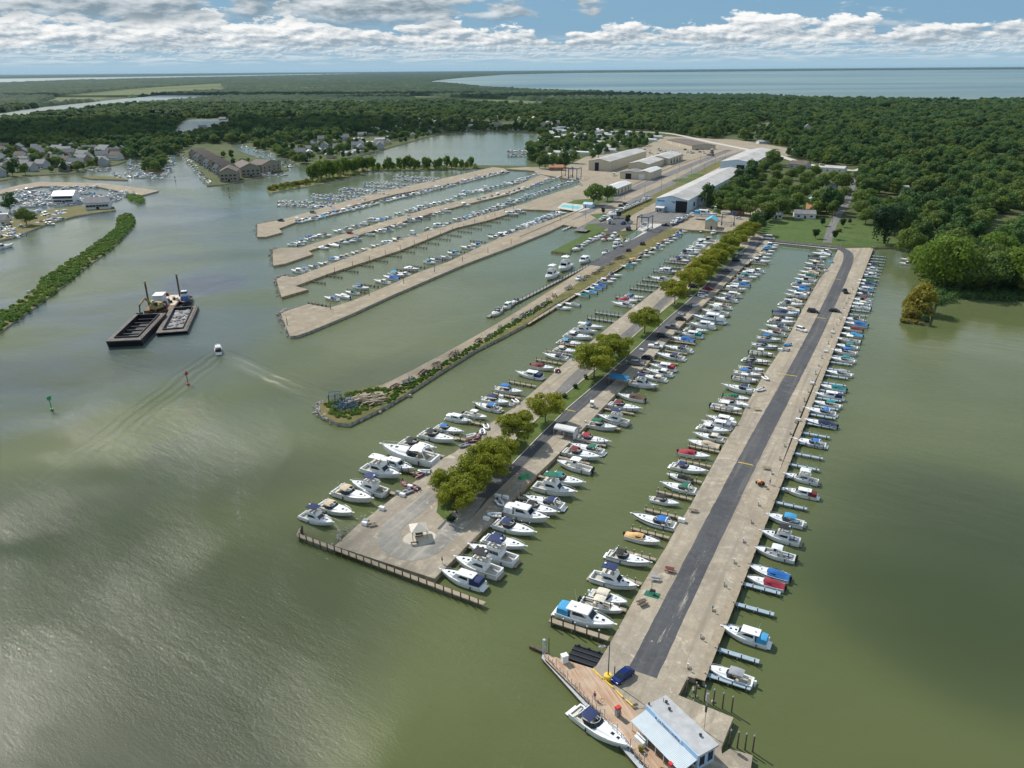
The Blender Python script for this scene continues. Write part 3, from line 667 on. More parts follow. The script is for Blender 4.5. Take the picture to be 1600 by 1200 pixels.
        rd = MB(); rx = x0 + .3; zz = zt + (2.1 if fl else .15); rd.tube((rx, .0, zz), (rx, .0, zz + .22), .24, 8); rd.tube((rx, .9, zt), (rx - .4, .9, zt + 3.0), .015, 3); A('radar', rd, 'gelcoat')
        for hx in (.70, .81):
            m = MB(); hatch(m, X_(hx), 0, zs(hx) + (.33 if hx < .75 else .20), .48); A('hatch', m, 'glass_dark')
        p = MB(); p.box((X_(0) - .33, 0, .34), (.68, 2.6, .10), 0, 0, .98); A('swim_platform', p, 'timber' if fl else 'gelcoat')
        pu = MB(); pu.box((X_(1) + .1, 0, zs(1) + .03), (.8, .32, .07), 0, 0, .9); A('bow_pulpit', pu, 'gelcoat')
        r = MB(); rail(r, X_, bw, zs, .48); A('bow_rail', r, 'steel')
    elif kind in ('cuddy', 'runabout'):
        L, Bm, F = 7.5, 1.25, .85; cov = kind == 'runabout'
        h, d, X_, bw, zs, zf = hull_parts(L, Bm, F, .52); A('hull', h, 'gelcoat', 'STR'); A('deck', d, 'gelcoat', 'cockpit_floor')
        t = MB(); secs = []
        for i in range(6):
            q = .52 + .34 * i / 5; w = bw(q) * .66; e = .22 * (1 - (i / 5) ** 1.6); zz = zs(q) + .03
            secs.append([(X_(q), -w, zz), (X_(q), -w * .75, zz + e + .03), (X_(q), 0, zz + e + .07), (X_(q), w * .75, zz + e + .03), (X_(q), w, zz)])
        loft(t, secs); A('cabin_top', t, 'gelcoat')
        w_ = MB(); arc = [(X_(.36), -bw(.4) * .86), (X_(.50), -bw(.5) * .8), (X_(.585), -.45), (X_(.585), .45), (X_(.50), bw(.5) * .8), (X_(.36), bw(.4) * .86)]; z0 = zs(.5) + .06
        lo = [(x, y, z0) for x, y in arc]; hi = [(x - .35, y * .9, z0 + .5) for x, y in arc]
        w_.add(lo + hi, [(i, i + 1, i + 7, i + 6) for i in range(5)] + [(i + 6, i + 7, i + 1, i) for i in range(5)]); A('windscreen', w_, 'glass_dark')
        m = MB(); hatch(m, X_(.68), 0, zs(.68) + .22, .5); A('hatch', m, 'glass_dark')
        s = MB()
        for y in (-.55, .55): s.box((X_(.38), y, zf + .3), (.5, .5, .6), 0, 0, .9)
        s.box((X_(.07), 0, zf + .2), (.6, 1.9, .4)); A('seat', s, 'canvas_cream')
        c = MB()
        if cov:
            secs = []
            for i in range(8):
                q = .0 + .53 * i / 7; hh = (.10 + .75 * math.sin(math.pi * min(1, (i + .6) / 7) * .62) ** 2) ; w = bw(q) * 1.01
                secs.append([(X_(q) - .05, -w, zs(q) - .06), (X_(q), -w * .85, zs(q) + .08 + hh * .25), (X_(q), -w * .4, zs(q) + .08 + hh * .85), (X_(q), 0, zs(q) + .1 + hh), (X_(q), w * .4, zs(q) + .08 + hh * .85), (X_(q), w * .85, zs(q) + .08 + hh * .25), (X_(q) - .05, w, zs(q) - .06)])
            loft(c, secs)
        else: canopy(c, X_, bw, zs, .20, .50, zs(.3) + 1.3, False, .2)
        A('canopy', c, 'CAN')
        if not cov:
            fr = MB()
            for q in (.26, .44):
                for y in (-1, 1): fr.tube((X_(.34), y * bw(.34) * .93, zs(.34)), (X_(q), y * bw(q) * .78, zs(.3) + 1.2), .02, 3)
            A('canopy_frame', fr, 'steel')
        e = MB(); e.box((X_(0) - .30, 0, .95), (.45, .42, .60), 0, 0, .8); e.box((X_(0) - .28, 0, .35), (.22, .16, .8)); A('outboard_motor', e, 'hull_black' if cov else 'gelcoat')
        r = MB(); rail(r, X_, bw, zs, .60, .4); A('bow_rail', r, 'steel')
    elif kind == 'center_console':
        L, Bm, F = 8.5, 1.35, .95
        h, d, X_, bw, zs, zf = hull_parts(L, Bm, F, .74); A('hull', h, 'gelcoat', 'STR'); A('deck', d, 'gelcoat', 'cockpit_floor')
        c = MB(); c.box((X_(.48), 0, zf + .6), (1.1, .95, 1.2), 0, 0, .85, .7); A('console', c, 'gelcoat')
        w_ = MB(); w_.box((X_(.50), 0, zf + 1.42), (.6, .85, .45), 0, 0, .9, .5, -.1); A('windscreen', w_, 'glass_dark')
        s = MB(); s.box((X_(.33), 0, zf + .45), (.55, 1.0, .9), 0, 0, .9); s.box((X_(.66), 0, zf + .22), (.8, .8, .44)); A('seat', s, 'canvas_cream')
        t = MB(); zt = zf + 2.15
        for x in (.38, .55):
            for y in (-.7, .7): t.tube((X_(x), y * .8, zf), (X_(x), y, zt), .03, 4, 1)
        canopy(t, X_, lambda q: 1.15, zs, .32, .58, zt + .1, False, .06, .95); A('canopy', t, 'CAN', 'steel')
        for y in (-.36, .36):
            e = MB(); e.box((X_(0) - .30, y, 1.05), (.5, .42, .7), 0, 0, .8); e.box((X_(0) - .28, y, .4), (.22, .16, .9)); A('outboard_motor', e, 'hull_black')
        r = MB(); rail(r, X_, bw, zs, .62, .3); A('bow_rail', r, 'steel')
    Lr, hw = {'cruiser': (10, 1.66), 'flybridge': (10, 1.72), 'sedan': (10, 1.72), 'cuddy': (7.5, 1.29), 'runabout': (7.5, 1.29), 'center_console': (8.5, 1.38)}[kind]
    if kind in ('cruiser', 'flybridge', 'sedan', 'center_console'):
        for x, y in ((-Lr * .28, 1), (-Lr * .02, 1), (-Lr * .15, -1)):
            m = MB(); m.tube((x, y * (hw + .03), .30), (x, y * (hw + .03), .88), .11, 6); A('fender', m, 'canvas_navy' if x < -1 else 'canvas_white')
        m = MB(); m.tube((-Lr * .22, -hw * .75, 1.3), (-Lr * .27, -hw * .8, 4.2), .022, 3); A('aerial', m, 'gelcoat')
    return out
BOATDESC = dict(cruiser='cruiser', flybridge='flybridge boat', sedan='cabin cruiser', cuddy='cuddy boat', runabout='runabout', center_console='center console boat')
BASEL = dict(cruiser=11.0, flybridge=10.7, sedan=10.7, cuddy=7.9, runabout=7.9, center_console=9.0)
RAW = {k: make_boat(k) for k in BASEL}
PCACHE = {}; JC = {}
def sub(slots, can, stp): return [('canvas_' + can if m == 'CAN' else (stp if m == 'STR' else m)) for m in slots]
def boat_parts(kind, can, stp):
    out = []
    for i, (n, mb, sl) in enumerate(RAW[kind]):
        key = (kind, i, can if 'CAN' in sl else '', stp if 'STR' in sl else '')
        if key not in PCACHE: PCACHE[key] = mb.mesh(n, sub(sl, can, stp))
        out.append((n, PCACHE[key]))
    return out
def boat_joined(kind, can, stp, raw=False):
    key = (kind, can, stp)
    if key not in JC:
        J = MB(); names = []
        for n, mb, sl in RAW[kind]:
            if n in ('bow_rail', 'windscreen_frame', 'canopy_frame', 'seat') : continue
            s_ = sub(sl, can, stp)
            for m in s_:
                if m not in names: names.append(m)
            o = len(J.v); J.v += mb.v; J.f += [tuple(i + o for i in f) for f in mb.f]; J.m += [names.index(s_[q]) for q in mb.m]
        JC[key] = (J, names)
    if raw: return JC[key]
    k2 = key + ('mesh',)
    if k2 not in JC: JC[k2] = JC[key][0].mesh('motorboat', JC[key][1])
    return JC[k2]

BOATS = []      # dict(x, y, rz, kind, can, stp, L, row, i)
KC = dict(c='cruiser', f='flybridge', s='sedan', u='cuddy', r='runabout', o='center_console')
def b(row, px, py, kind, can, d, L, stp='gelcoat', dyaw=0.0, z=.8):
    p = P(px, py, z)
    rz = {'R': RZV, 'L': RZV + math.pi, 'U': RZU, 'D': RZU + math.pi}[d] + R(dyaw + random.uniform(-2, 2))
    BOATS.append(dict(x=p.x, y=p.y, rz=rz, kind=KC[kind], can=can, stp=stp, L=L, row=row))
def rnd(row, pts, d, Lm=8.0, seed=0, types='ccccuurrfso', flip=.25):
    r = random.Random(seed)
    for (px, py) in pts:
        k = r.choice(types); can = r.choice(['white'] * 7 + ['navy'] * 4 + ['blue'] * 3 + ['teal', 'sky', 'green', 'tan', 'tan', 'maroon', 'black', 'grey', 'cream', 'cream'])
        st = r.choice(['gelcoat'] * 7 + ['hull_navy', 'hull_grey', 'hull_blue', 'hull_tan', 'hull_red'])
        dd = d if r.random() > flip else {'L': 'R', 'R': 'L', 'U': 'D', 'D': 'U'}[d]
        b(row, px, py, k, can, dd, Lm * r.uniform(.85, 1.12), st)
def Zm(ox, oy, s, pts): return [(ox + x / s, oy + y / s) for x, y in pts]
# --- rightmost pier, right side
r1 = 'on the right side of the rightmost pier'
for a in [(1139, 1054, 'u', 'grey', 'L', 8.4), (1164, 993, 's', 'sky', 'L', 8.8), (1196, 910, 'r', 'red', 'L', 7.6), (1202, 895, 'r', 'blue', 'L', 8.2, 'hull_navy'), (1210, 865, 'o', 'white', 'L', 8.8),
          (1219, 839, 'f', 'black', 'L', 8.8), (1225, 812, 'u', 'sky', 'L', 8.9, 'hull_grey'), (1251, 770, 's', 'maroon', 'L', 8.2, 'hull_tan'), (1252, 747, 'f', 'white', 'L', 7.8), (1264, 691, 'c', 'blue', 'L', 8.6),
          (1281, 661, 'r', 'navy', 'L', 8.6, 'hull_navy'), (1281, 643, 'c', 'blue', 'L', 8.8, 'hull_grey'), (1291, 631, 'u', 'teal', 'L', 7.8), (1294, 619, 's', 'navy', 'L', 8.2), (1301, 606, 'r', 'teal', 'L', 7.6),
          (1310, 583, 'u', 'grey', 'L', 8.0, 'hull_grey'), (1316, 562, 'u', 'teal', 'L', 7.8), (1317, 550, 'u', 'blue', 'L', 8.4), (1322, 541, 'u', 'teal', 'L', 7.6, 'hull_grey'), (1325, 532, 'o', 'white', 'L', 8.2),
          (1330, 523, 'r', 'sky', 'L', 7.6, 'hull_navy'), (1330, 514, 'r', 'maroon', 'L', 7.8), (1336, 507, 'r', 'blue', 'L', 8.6, 'hull_blue'), (1332, 499, 'c', 'black', 'L', 8.2), (1342, 481, 'o', 'white', 'L', 8.6, 'hull_grey'),
          (1343, 475, 'u', 'cream', 'L', 8), (1345, 469, 'u', 'maroon', 'L', 7.6), (1347, 459, 'c', 'navy', 'L', 8, 'hull_navy'), (1349, 452, 's', 'sky', 'L', 7.8), (1352, 444, 'r', 'navy', 'L', 8, 'hull_blue'), (1354, 439, 'r', 'green', 'L', 8, 'hull_navy'),
          (1357, 430, 'u', 'white', 'L', 6.4), (1358, 425, 'o', 'grey', 'L', 6.4), (1360, 420, 'u', 'white', 'L', 6), (1362, 413, 'r', 'navy', 'L', 6, 'hull_black')]:
    b(r1, *a)
# --- rightmost pier, left side
r2 = 'on the left side of the rightmost pier'
for a in [(915, 966, 's', 'sky', 'R', 12), (940, 947, 'o', 'cream', 'R', 8.8, 'hull_tan'), (951, 934, 'u', 'cream', 'R', 8), (959, 909, 'f', 'navy', 'R', 10.2, 'hull_grey'), (982, 874, 'c', 'black', 'R', 10, 'hull_grey'), (1004, 842, 'r', 'orange', 'R', 8.2, 'hull_tan'),
          (1021, 814, 'c', 'blue', 'L', 11, 'hull_navy'), (1039, 783, 'u', 'black', 'R', 7.2), (1060, 761, 'c', 'green', 'L', 9.2), (1061, 745, 'r', 'black', 'L', 6.8), (1076, 732, 'c', 'navy', 'R', 9), (1085, 710, 'r', 'red', 'R', 8.0, 'hull_tan'),
          (1099, 694, 'r', 'tan', 'L', 8.2, 'hull_tan'), (1107, 682, 'c', 'cream', 'L', 8), (1115, 671, 'c', 'white', 'R', 8.6), (1120, 663, 's', 'grey', 'L', 8), (1126, 655, 's', 'white', 'L', 7.8), (1135, 638, 'o', 'white', 'R', 8.8),
          (1146, 630, 'u', 'brown', 'R', 8, 'hull_tan'), (1151, 621, 'r', 'green', 'R', 7.6), (1154, 608, 'c', 'navy', 'L', 10), (1165, 593, 'o', 'white', 'R', 8), (1169, 584, 'u', 'blue', 'R', 8.2), (1175, 577, 'u', 'navy', 'R', 7.8),
          (1182, 564, 'c', 'black', 'R', 9, 'hull_green'), (1190, 552, 'o', 'white', 'R', 8), (1196, 541, 'u', 'navy', 'R', 8.6, 'hull_blue'), (1202, 530, 'u', 'blue', 'R', 8, 'hull_grey'), (1207, 520, 'c', 'maroon', 'L', 9.4), (1214, 511, 'c', 'navy', 'L', 9)]:
    b(r2, *a)
rnd(r2, [(1221, 503), (1225, 496.5), (1228, 490), (1231, 483), (1236, 476), (1239, 469.5), (1243, 463), (1246, 456.5), (1250, 450), (1253, 444), (1257, 438), (1260, 432), (1264, 426), (1268, 420), (1271, 414), (1275, 408), (1279, 402), (1283, 397), (1287, 392)], 'L', 8.6, 3)
# --- tree lined pier, right side
r3 = 'on the right side of the tree-lined pier'
for a in [(722, 905, 's', 'navy', 'L', 10.5), (746, 886, 'f', 'black', 'L', 11.2, 'hull_tan'), (769, 867, 'f', 'navy', 'L', 11.8), (789, 848, 'c', 'navy', 'R', 10.6), (804, 826, 'c', 'navy', 'R', 11), (822, 806, 's', 'white', 'R', 11.4, 'hull_tan'), (842, 796, 'c', 'black', 'R', 10.2, 'hull_tan'),
          (850, 785, 'c', 'navy', 'L', 10.6, 'hull_grey'), (867, 766, 'f', 'green', 'R', 11.4, 'hull_tan'), (884, 751, 'c', 'teal', 'R', 10.4), (897, 729, 'o', 'white', 'L', 10.2), (909, 711, 'c', 'maroon', 'R', 10.2), (917, 701, 'c', 'green', 'L', 9.4), (926, 687, 'c', 'red', 'R', 9.6),
          (940, 666, 'u', 'green', 'R', 8.8, 'hull_tan'), (958, 656, 'f', 'navy', 'L', 9, 'hull_grey'), (976, 636, 'c', 'maroon', 'R', 10), (986, 621, 'r', 'brown', 'L', 8.4), (1005, 601, 'f', 'navy', 'R', 9), (1021, 590, 'c', 'cream', 'L', 8.4), (1029, 582, 'c', 'white', 'L', 9), (1035, 574, 's', 'red', 'L', 8.6),
          (1047, 557, 'c', 'navy', 'L', 10), (1059, 545, 'c', 'navy', 'L', 10), (1066, 531, 'r', 'blue', 'L', 8.4), (1078, 523, 's', 'teal', 'L', 9), (1088, 516, 'c', 'black', 'R', 8.6), (1097, 509, 's', 'white', 'L', 9.6), (1107, 500, 's', 'white', 'L', 12.5, 'hull_blue'), (1117, 489, 'f', 'white', 'L', 10.6, 'hull_tan'),
          (1124, 479, 'c', 'maroon', 'L', 9.6), (1133, 468, 'c', 'navy', 'L', 10), (1141, 461, 's', 'cream', 'L', 9), (1150, 452, 's', 'white', 'R', 9, 'hull_tan'), (1156, 445, 'r', 'blue', 'L', 8.6), (1160, 439, 'c', 'navy', 'R', 8), (1168, 433, 'u', 'teal', 'R', 8.8), (1174, 429, 's', 'white', 'R', 9),
          (1179, 423, 'c', 'white', 'L', 9), (1188, 409, 'c', 'white', 'R', 10.4), (1192, 402, 'c', 'cream', 'R', 8.4), (1196, 397, 'r', 'tan', 'R', 8), (1199, 392, 'u', 'blue', 'R', 8), (1204, 387, 'r', 'sky', 'R', 8, 'hull_navy'), (1206, 383, 'u', 'white', 'R', 7.5)]:
    b(r3, *a)
# --- tree lined pier, left side
r4 = 'on the left side of the tree-lined pier'
for a in [(496, 811, 'f', 'navy', 'R', 9.8), (525, 796, 'c', 'tan', 'R', 10.8, 'hull_tan'), (552, 775, 'c', 'tan', 'R', 12.2, 'hull_tan'), (576, 763, 'f', 'navy', 'L', 11), (596, 738, 'f', 'white', 'R', 12), (621, 729, 's', 'white', 'R', 10), (639, 713, 'c', 'white', 'L', 16.5),
          (653, 697, 'c', 'black', 'R', 10.8), (684, 684, 'c', 'black', 'R', 11), (702, 671, 'c', 'blue', 'R', 8.8), (717, 655, 's', 'white', 'R', 7.8), (743, 649, 'o', 'white', 'R', 7.6), (761, 636, 'c', 'blue', 'L', 9.2), (775, 627, 'u', 'navy', 'R', 8.6), (796, 611, 'u', 'blue', 'R', 8.8, 'hull_tan'),
          (827, 586, 's', 'navy', 'L', 9.2), (848, 574, 'r', 'maroon', 'R', 8.2, 'hull_tan'), (868, 557, 'c', 'navy', 'L', 9.2), (885, 548, 'c', 'cream', 'R', 9), (892, 536, 'c', 'sky', 'R', 10), (903, 526, 'c', 'white', 'R', 10.4), (913, 517, 'f', 'white', 'R', 9.4), (925, 510, 'c', 'blue', 'R', 9.4),
          (973, 476, 'c', 'grey', 'L', 9.8), (981, 470, 'r', 'red', 'R', 8.4), (991, 464, 'c', 'blue', 'R', 9), (1031, 436, 'c', 'grey', 'L', 9), (1045, 425, 's', 'white', 'R', 9.4, 'hull_green')]:
    b(r4, *a)
rnd(r4, [(1063, 408), (1068, 404), (1074, 400), (1080, 395), (1084, 391), (1089, 387), (1094, 383), (1099, 380), (1104, 376)], 'R', 9.4, 5, 'cccsuf')
# --- grassy spit
r5 = 'on the right bank of the grassy spit'
for a in [(880, 481, 'c', 'white', 'R', 9.2), (894, 475, 'r', 'grey', 'L', 8, 'hull_grey'), (909, 461, 'r', 'teal', 'L', 7.8, 'hull_grey'), (922, 456, 'r', 'sky', 'L', 7.6, 'hull_grey'), (930, 450, 'r', 'blue', 'L', 7.6), (936, 446, 'r', 'blue', 'L', 8, 'hull_blue'), (947, 440, 'u', 'white', 'R', 9, 'hull_tan'),
          (953, 435, 'r', 'maroon', 'R', 7.8), (960, 430, 'c', 'navy', 'R', 9), (979, 416, 'r', 'teal', 'L', 8, 'hull_green'), (986, 411, 'u', 'navy', 'R', 8), (993, 406, 'r', 'orange', 'R', 8, 'hull_red'), (1006, 399, 'c', 'grey', 'R', 8.6), (1014, 394, 'c', 'white', 'R', 8.6)]:
    b(r5, *a)
rnd(r5, [(1025, 388), (1032, 383), (1038, 379), (1044, 376), (1050, 372), (1056, 368), (1061, 364), (1066, 361)], 'R', 8, 8)
r6 = 'at the floating dock left of the grassy spit'
for a in [(775, 489, 'c', 'black', 'D', 10.5), (792, 479, 's', 'white', 'D', 9), (805, 471, 'c', 'black', 'D', 9), (861, 432, 'f', 'white', 'D', 15.5), (882, 419, 'f', 'white', 'D', 16), (912, 408, 's', 'white', 'D', 13.5), (945, 395, 'c', 'black', 'D', 10.5)]:
    b(r6, *a, dyaw=4)
r7 = 'along the green grass spit by the hoist'
for a in [(901, 389, 'c', 'black', 'D', 12), (911, 382, 'c', 'cream', 'D', 9), (920, 377, 'c', 'white', 'D', 9.5), (930, 373, 's', 'white', 'D', 9), (939, 368, 'c', 'grey', 'D', 10), (944, 374, 'r', 'red', 'D', 9, 'hull_red'), (954, 373, 'c', 'cream', 'D', 9.5), (959, 368, 'u', 'white', 'D', 9), (963, 385, 'f', 'white', 'D', 11), (964, 379, 'c', 'white', 'D', 11), (981, 377, 'r', 'cream', 'D', 9)]:
    b(r7, *a, dyaw=-6)
b('at the shore between the two basins', 1114, 364, 'c', 'white', 'D', 9.5)
b('under the trees of the right shore', 1416, 412, 'u', 'cream', 'L', 7.5); b('under the trees of the right shore', 1417, 405, 'r', 'tan', 'L', 7.5)
b('at the wooden fuel dock beside the blue roofed store', 938, 1139, 'c', 'navy', 'R', 12.4, dyaw=-20)
b('under way ', 341, 546, 's', 'black', 'U', 9.5, 'hull_navy', dyaw=46)
# --- the four gravel piers on the left
rD = 'on the nearest gravel pier'
rnd(rD, Zm(400, 240, 4, [(470, 905), (540, 893), (600, 868), (660, 838), (785, 800), (845, 778), (880, 758), (920, 748), (975, 722), (1088, 680), (1125, 662), (1190, 648), (1232, 624), (1320, 588), (1380, 572), (1485, 522), (1540, 508), (1572, 498)]), 'L', 8.6, 21, 'cccuusr')
rnd(rD, Zm(760, 240, 4, [(118, 503), (145, 493), (180, 480), (222, 463), (245, 452), (262, 445), (280, 438), (300, 430), (318, 423), (335, 414), (350, 408), (368, 400), (385, 393), (405, 386), (430, 380), (450, 372), (470, 370)]), 'L', 8.4, 22)
rC = 'on the second gravel pier from the front'
rnd(rC, Zm(400, 240, 4, [(258, 735), (300, 728), (360, 704), (425, 690), (490, 660), (530, 655), (560, 640), (625, 622), (690, 600), (750, 578), (818, 560), (860, 550), (885, 535), (985, 514), (1088, 474), (1150, 455), (1205, 437), (1260, 412), (1290, 404), (1325, 396), (1355, 388), (1380, 378), (1405, 370), (1430, 362), (1455, 352), (1480, 345), (1505, 336), (1530, 328), (1560, 318), (1590, 310)]), 'L', 8.4, 23)
rnd(rC, [(800 + (907 - 800) * i / 21, 316 + (279 - 316) * i / 21 + random.uniform(-.4, .4)) for i in range(22)], 'L', 8.4, 24)
rnd(rC, [(800 + 5 * i, 318 - 2.0 * i) for i in ()], 'L')
b(rC, 800, 334.5, 's', 'white', 'R', 11); b(rC, 813, 331, 's', 'grey', 'R', 9, 'hull_tan')
rB = 'on the near side of the third gravel pier'
rnd(rB, Zm(400, 240, 4, [(425, 590), (485, 572), (550, 555), (590, 546), (635, 535), (715, 505), (772, 486), (820, 475), (870, 455), (915, 443), (965, 420), (1000, 412), (1050, 400), (1100, 380), (1140, 370), (1190, 360), (1310, 322), (1395, 292), (1435, 280), (1480, 270), (1520, 260), (1560, 252)]), 'R', 8.4, 25)
rnd(rB, [(798 + (846 - 798) * i / 10 * 1.6, 301 - 15 * i / 10 * 1.6) for i in range(11)], 'R', 8.2, 26)
rB2 = 'on the far side of the third gravel pier'
rnd(rB2, Zm(400, 240, 4, [(225, 570), (265, 562), (290, 550), (330, 535), (345, 520), (390, 515), (440, 510), (515, 486), (580, 470), (620, 452), (675, 440), (735, 422), (780, 412), (830, 398), (890, 375), (955, 357), (985, 352), (1010, 348), (1040, 340), (1070, 330), (1110, 318), (1160, 305), (1210, 292), (1260, 270), (1290, 255), (1310, 243), (1340, 245), (1370, 238), (1400, 232), (1430, 226), (1460, 218), (1490, 208), (1520, 202), (1550, 195), (1580, 188), (1610, 182)]), 'L', 8.4, 27)
rnd(rB2, [(806 + 3.9 * i, 284.5 - 1.35 * i) for i in range(10)], 'L', 9, 28)
rA = 'on the farthest gravel pier'
rnd(rA, [(466 + (792 - 466) * i / 62, 347 + (268 - 347) * i / 62) for i in range(63) if i not in (24, 25, 47)], 'R', 8.6, 29)
for (cx, cy, n, w) in ((480, 319, 34, 88), (530, 309, 26, 84), (570, 300, 26, 80), (605, 290, 26, 74), (650, 280, 30, 72)):
    r = random.Random(int(cx)); 
    rnd('on the floating docks behind the farthest pier', [(cx + w * ((i // 2 + .5) / (n / 2) - .5), cy + (i // 2) / (n / 2) * 4 - 2 + (2.6 if i % 2 else -2.6) + r.uniform(-.5, .5)) for i in range(n)], 'U', 7.2, int(cx))
# --- the marinas on the far left and in the lagoon
r = random.Random(77)
for q_ in BOATS:
    if 'gravel pier' in q_['row']: q_['L'] *= 1.1
def area(row, x0, y0, x1, y1, n, poly=None):
    k = 0
    while k < n:
        x, y = r.uniform(x0, x1), r.uniform(y0, y1)
        if poly and not inpoly(x, y, poly): continue
        k += 1; rnd(row, [(x, y)], r.choice('RULD'), 8.2, r.random(), 'cccursf', 0)
area('left', 10, 288, 225, 322, 190, [(10, 305), (40, 293), (150, 291), (185, 300), (220, 302), (170, 318), (80, 320), (10, 330)])
area('left', 0, 330, 100, 350, 40); area('left', 0, 352, 40, 372, 22); b('left', 6, 386, 'c', 'white', 'U', 14)
rnd('left', [(285 + 38 * i / 29 + (i % 2) * 5, 243 + 43 * i / 29) for i in range(30)], 'L', 8, 5)
area('left', 200, 250, 224, 272, 26); area('left', 176, 270, 262, 279, 34); area('left', 254, 243, 272, 268, 24); area('left', 364, 228, 440, 256, 46, [(362, 226), (385, 228), (420, 238), (446, 250), (430, 252), (400, 245)])
area('left', 400, 270, 445, 275, 14); area('left', 60, 264, 170, 268, 16); area('left', 440, 254, 456, 262, 8)
rnd('lagoon', [(795 + (i % 12) * 3.1, 236 + (i // 12) * 4) for i in range(36)], 'U', 8, 9); area('lagoon', 690, 200, 780, 205, 22); area('lagoon', 834, 220, 850, 230, 8)
rnd('stored', [(938 + i * 4.2, 346 - i * 1.85) for i in range(19)], 'D', 8.5, 31); rnd('stored', [(1050 + i * 4, 352 - i * 2.0 + (i % 2)) for i in range(9)], 'D', 8, 32)
rnd('stored', [(996, 238), (1008, 236), (1016, 240), (1030, 235), (1040, 240), (1052, 243), (1064, 243), (1080, 240), (960, 275), (1000, 228), (900, 240), (1100, 240), (1112, 236)], 'U', 9, 33)
for q in BOATS:
    if 'tree-lined' in q['row'] or 'rightmost' in q['row']: q['L'] *= 1.05 if math.hypot(q['x'], q['y']) < 190 else 1.15
    q['z'] = 1.9 if q['row'] == 'stored' else 0.0
    q['big'] = q['L'] / math.hypot(q['x'], q['y'], 100)
rank = sorted(range(len(BOATS)), key=lambda i: -BOATS[i]['big'])
keep = set(i for i in rank if BOATS[i]['row'] not in ('left', 'lagoon'))
single = set([i for i in rank][:300]); NEAR = 0.026
stuffV, stuffF, stuffM, stuffN = [], [], [], []
rowi = {}
LABROW = {}
for i, q in enumerate(BOATS):
    rowi[q['row']] = rowi.get(q['row'], 0) + 1; n = rowi[q['row']]
    base = BASEL[q['kind']]; s = q['L'] / base
    cdesc = {'white': 'white top', 'cream': 'cream cover', 'grey': 'grey cover'}.get(q['can'], q['can'] + ' canvas')
    hullc = {'gelcoat': 'white', 'hull_tan': 'cream striped', 'hull_navy': 'navy striped', 'hull_grey': 'grey striped', 'hull_green': 'green striped', 'hull_red': 'red striped', 'hull_blue': 'blue striped', 'hull_black': 'black striped'}[q['stp']]
    row = q['row']
    if i in single:
        near = q['big'] > NEAR or row in ('under way ',)
        if row == 'under way ': lab, grp, nm = 'dark work boat under way towards the barges, trailing a wake', None, 'work_boat'
        elif row.startswith('at the wooden fuel'): lab, grp, nm = 'big white cruiser with navy canvas tied up at the wooden fuel dock', None, 'motorboat'
        elif row in ('left', 'lagoon', 'stored'):
            lab, grp, nm = {'left': 'small motorboat in the crowded far left marina', 'lagoon': 'small motorboat moored in the lagoon behind the far piers', 'stored': 'laid up motorboat standing ashore in the storage yard'}[row], 'boats of ' + row + ' area', 'motorboat'
        else:
            lab = f"{hullc} {BOATDESC[q['kind']]}, {cdesc}, {ordn(n)} from outer end {row}"; grp = 'boats moored ' + row; nm = 'motorboat'
            w = lab.split()
            if len(w) > 16: lab = f"{hullc.split()[0]} {BOATDESC[q['kind']].split()[0]}, {cdesc}, {ordn(n)} from tip {row}"; w = lab.split(); lab = ' '.join(w[:16])
        if near:
            t = thing(nm, lab, 'motorboat' if nm != 'work_boat' else 'work boat', (q['x'], q['y'], q['z']), q['rz'], grp, s); t.scale = (s, s * random.uniform(.90, 1.06), s * random.uniform(.88, 1.08))
            for (pn, me) in boat_parts(q['kind'], q['can'], q['stp']): link(pn, me, t)
        else:
            o = link(nm, boat_joined(q['kind'], q['can'], q['stp']), None, (q['x'], q['y'], q['z']), q['rz']); o.scale = (s, s * random.uniform(.90, 1.08), s * random.uniform(.9, 1.12)); tag(o, lab, 'motorboat', grp)
    else:
        J, names = boat_joined(q['kind'], q['can'], q['stp'], True)
        for nn in names:
            if nn not in stuffN: stuffN.append(nn)
        ca, sa = math.cos(q['rz']) * s, math.sin(q['rz']) * s; V = np.array(J.v)
        V2 = np.stack([V[:, 0] * ca - V[:, 1] * sa + q['x'], V[:, 0] * sa + V[:, 1] * ca + q['y'], V[:, 2] * s + q['z']], 1)
        o = len(stuffV); stuffV += V2.tolist(); stuffF += [tuple(k + o for k in f) for f in J.f]; mp = [stuffN.index(x) for x in names]; stuffM += [mp[k] for k in J.m]
mb = MB(); mb.v, mb.f, mb.m = stuffV, stuffF, stuffM
tag(build('moored_boats', mb, stuffN), 'dense rows of small boats moored in the far marinas', 'boats', None, 'stuff')
print('boats', len(BOATS), 'single', len(single), 'near', sum(1 for i in single if BOATS[i]['big'] > NEAR))
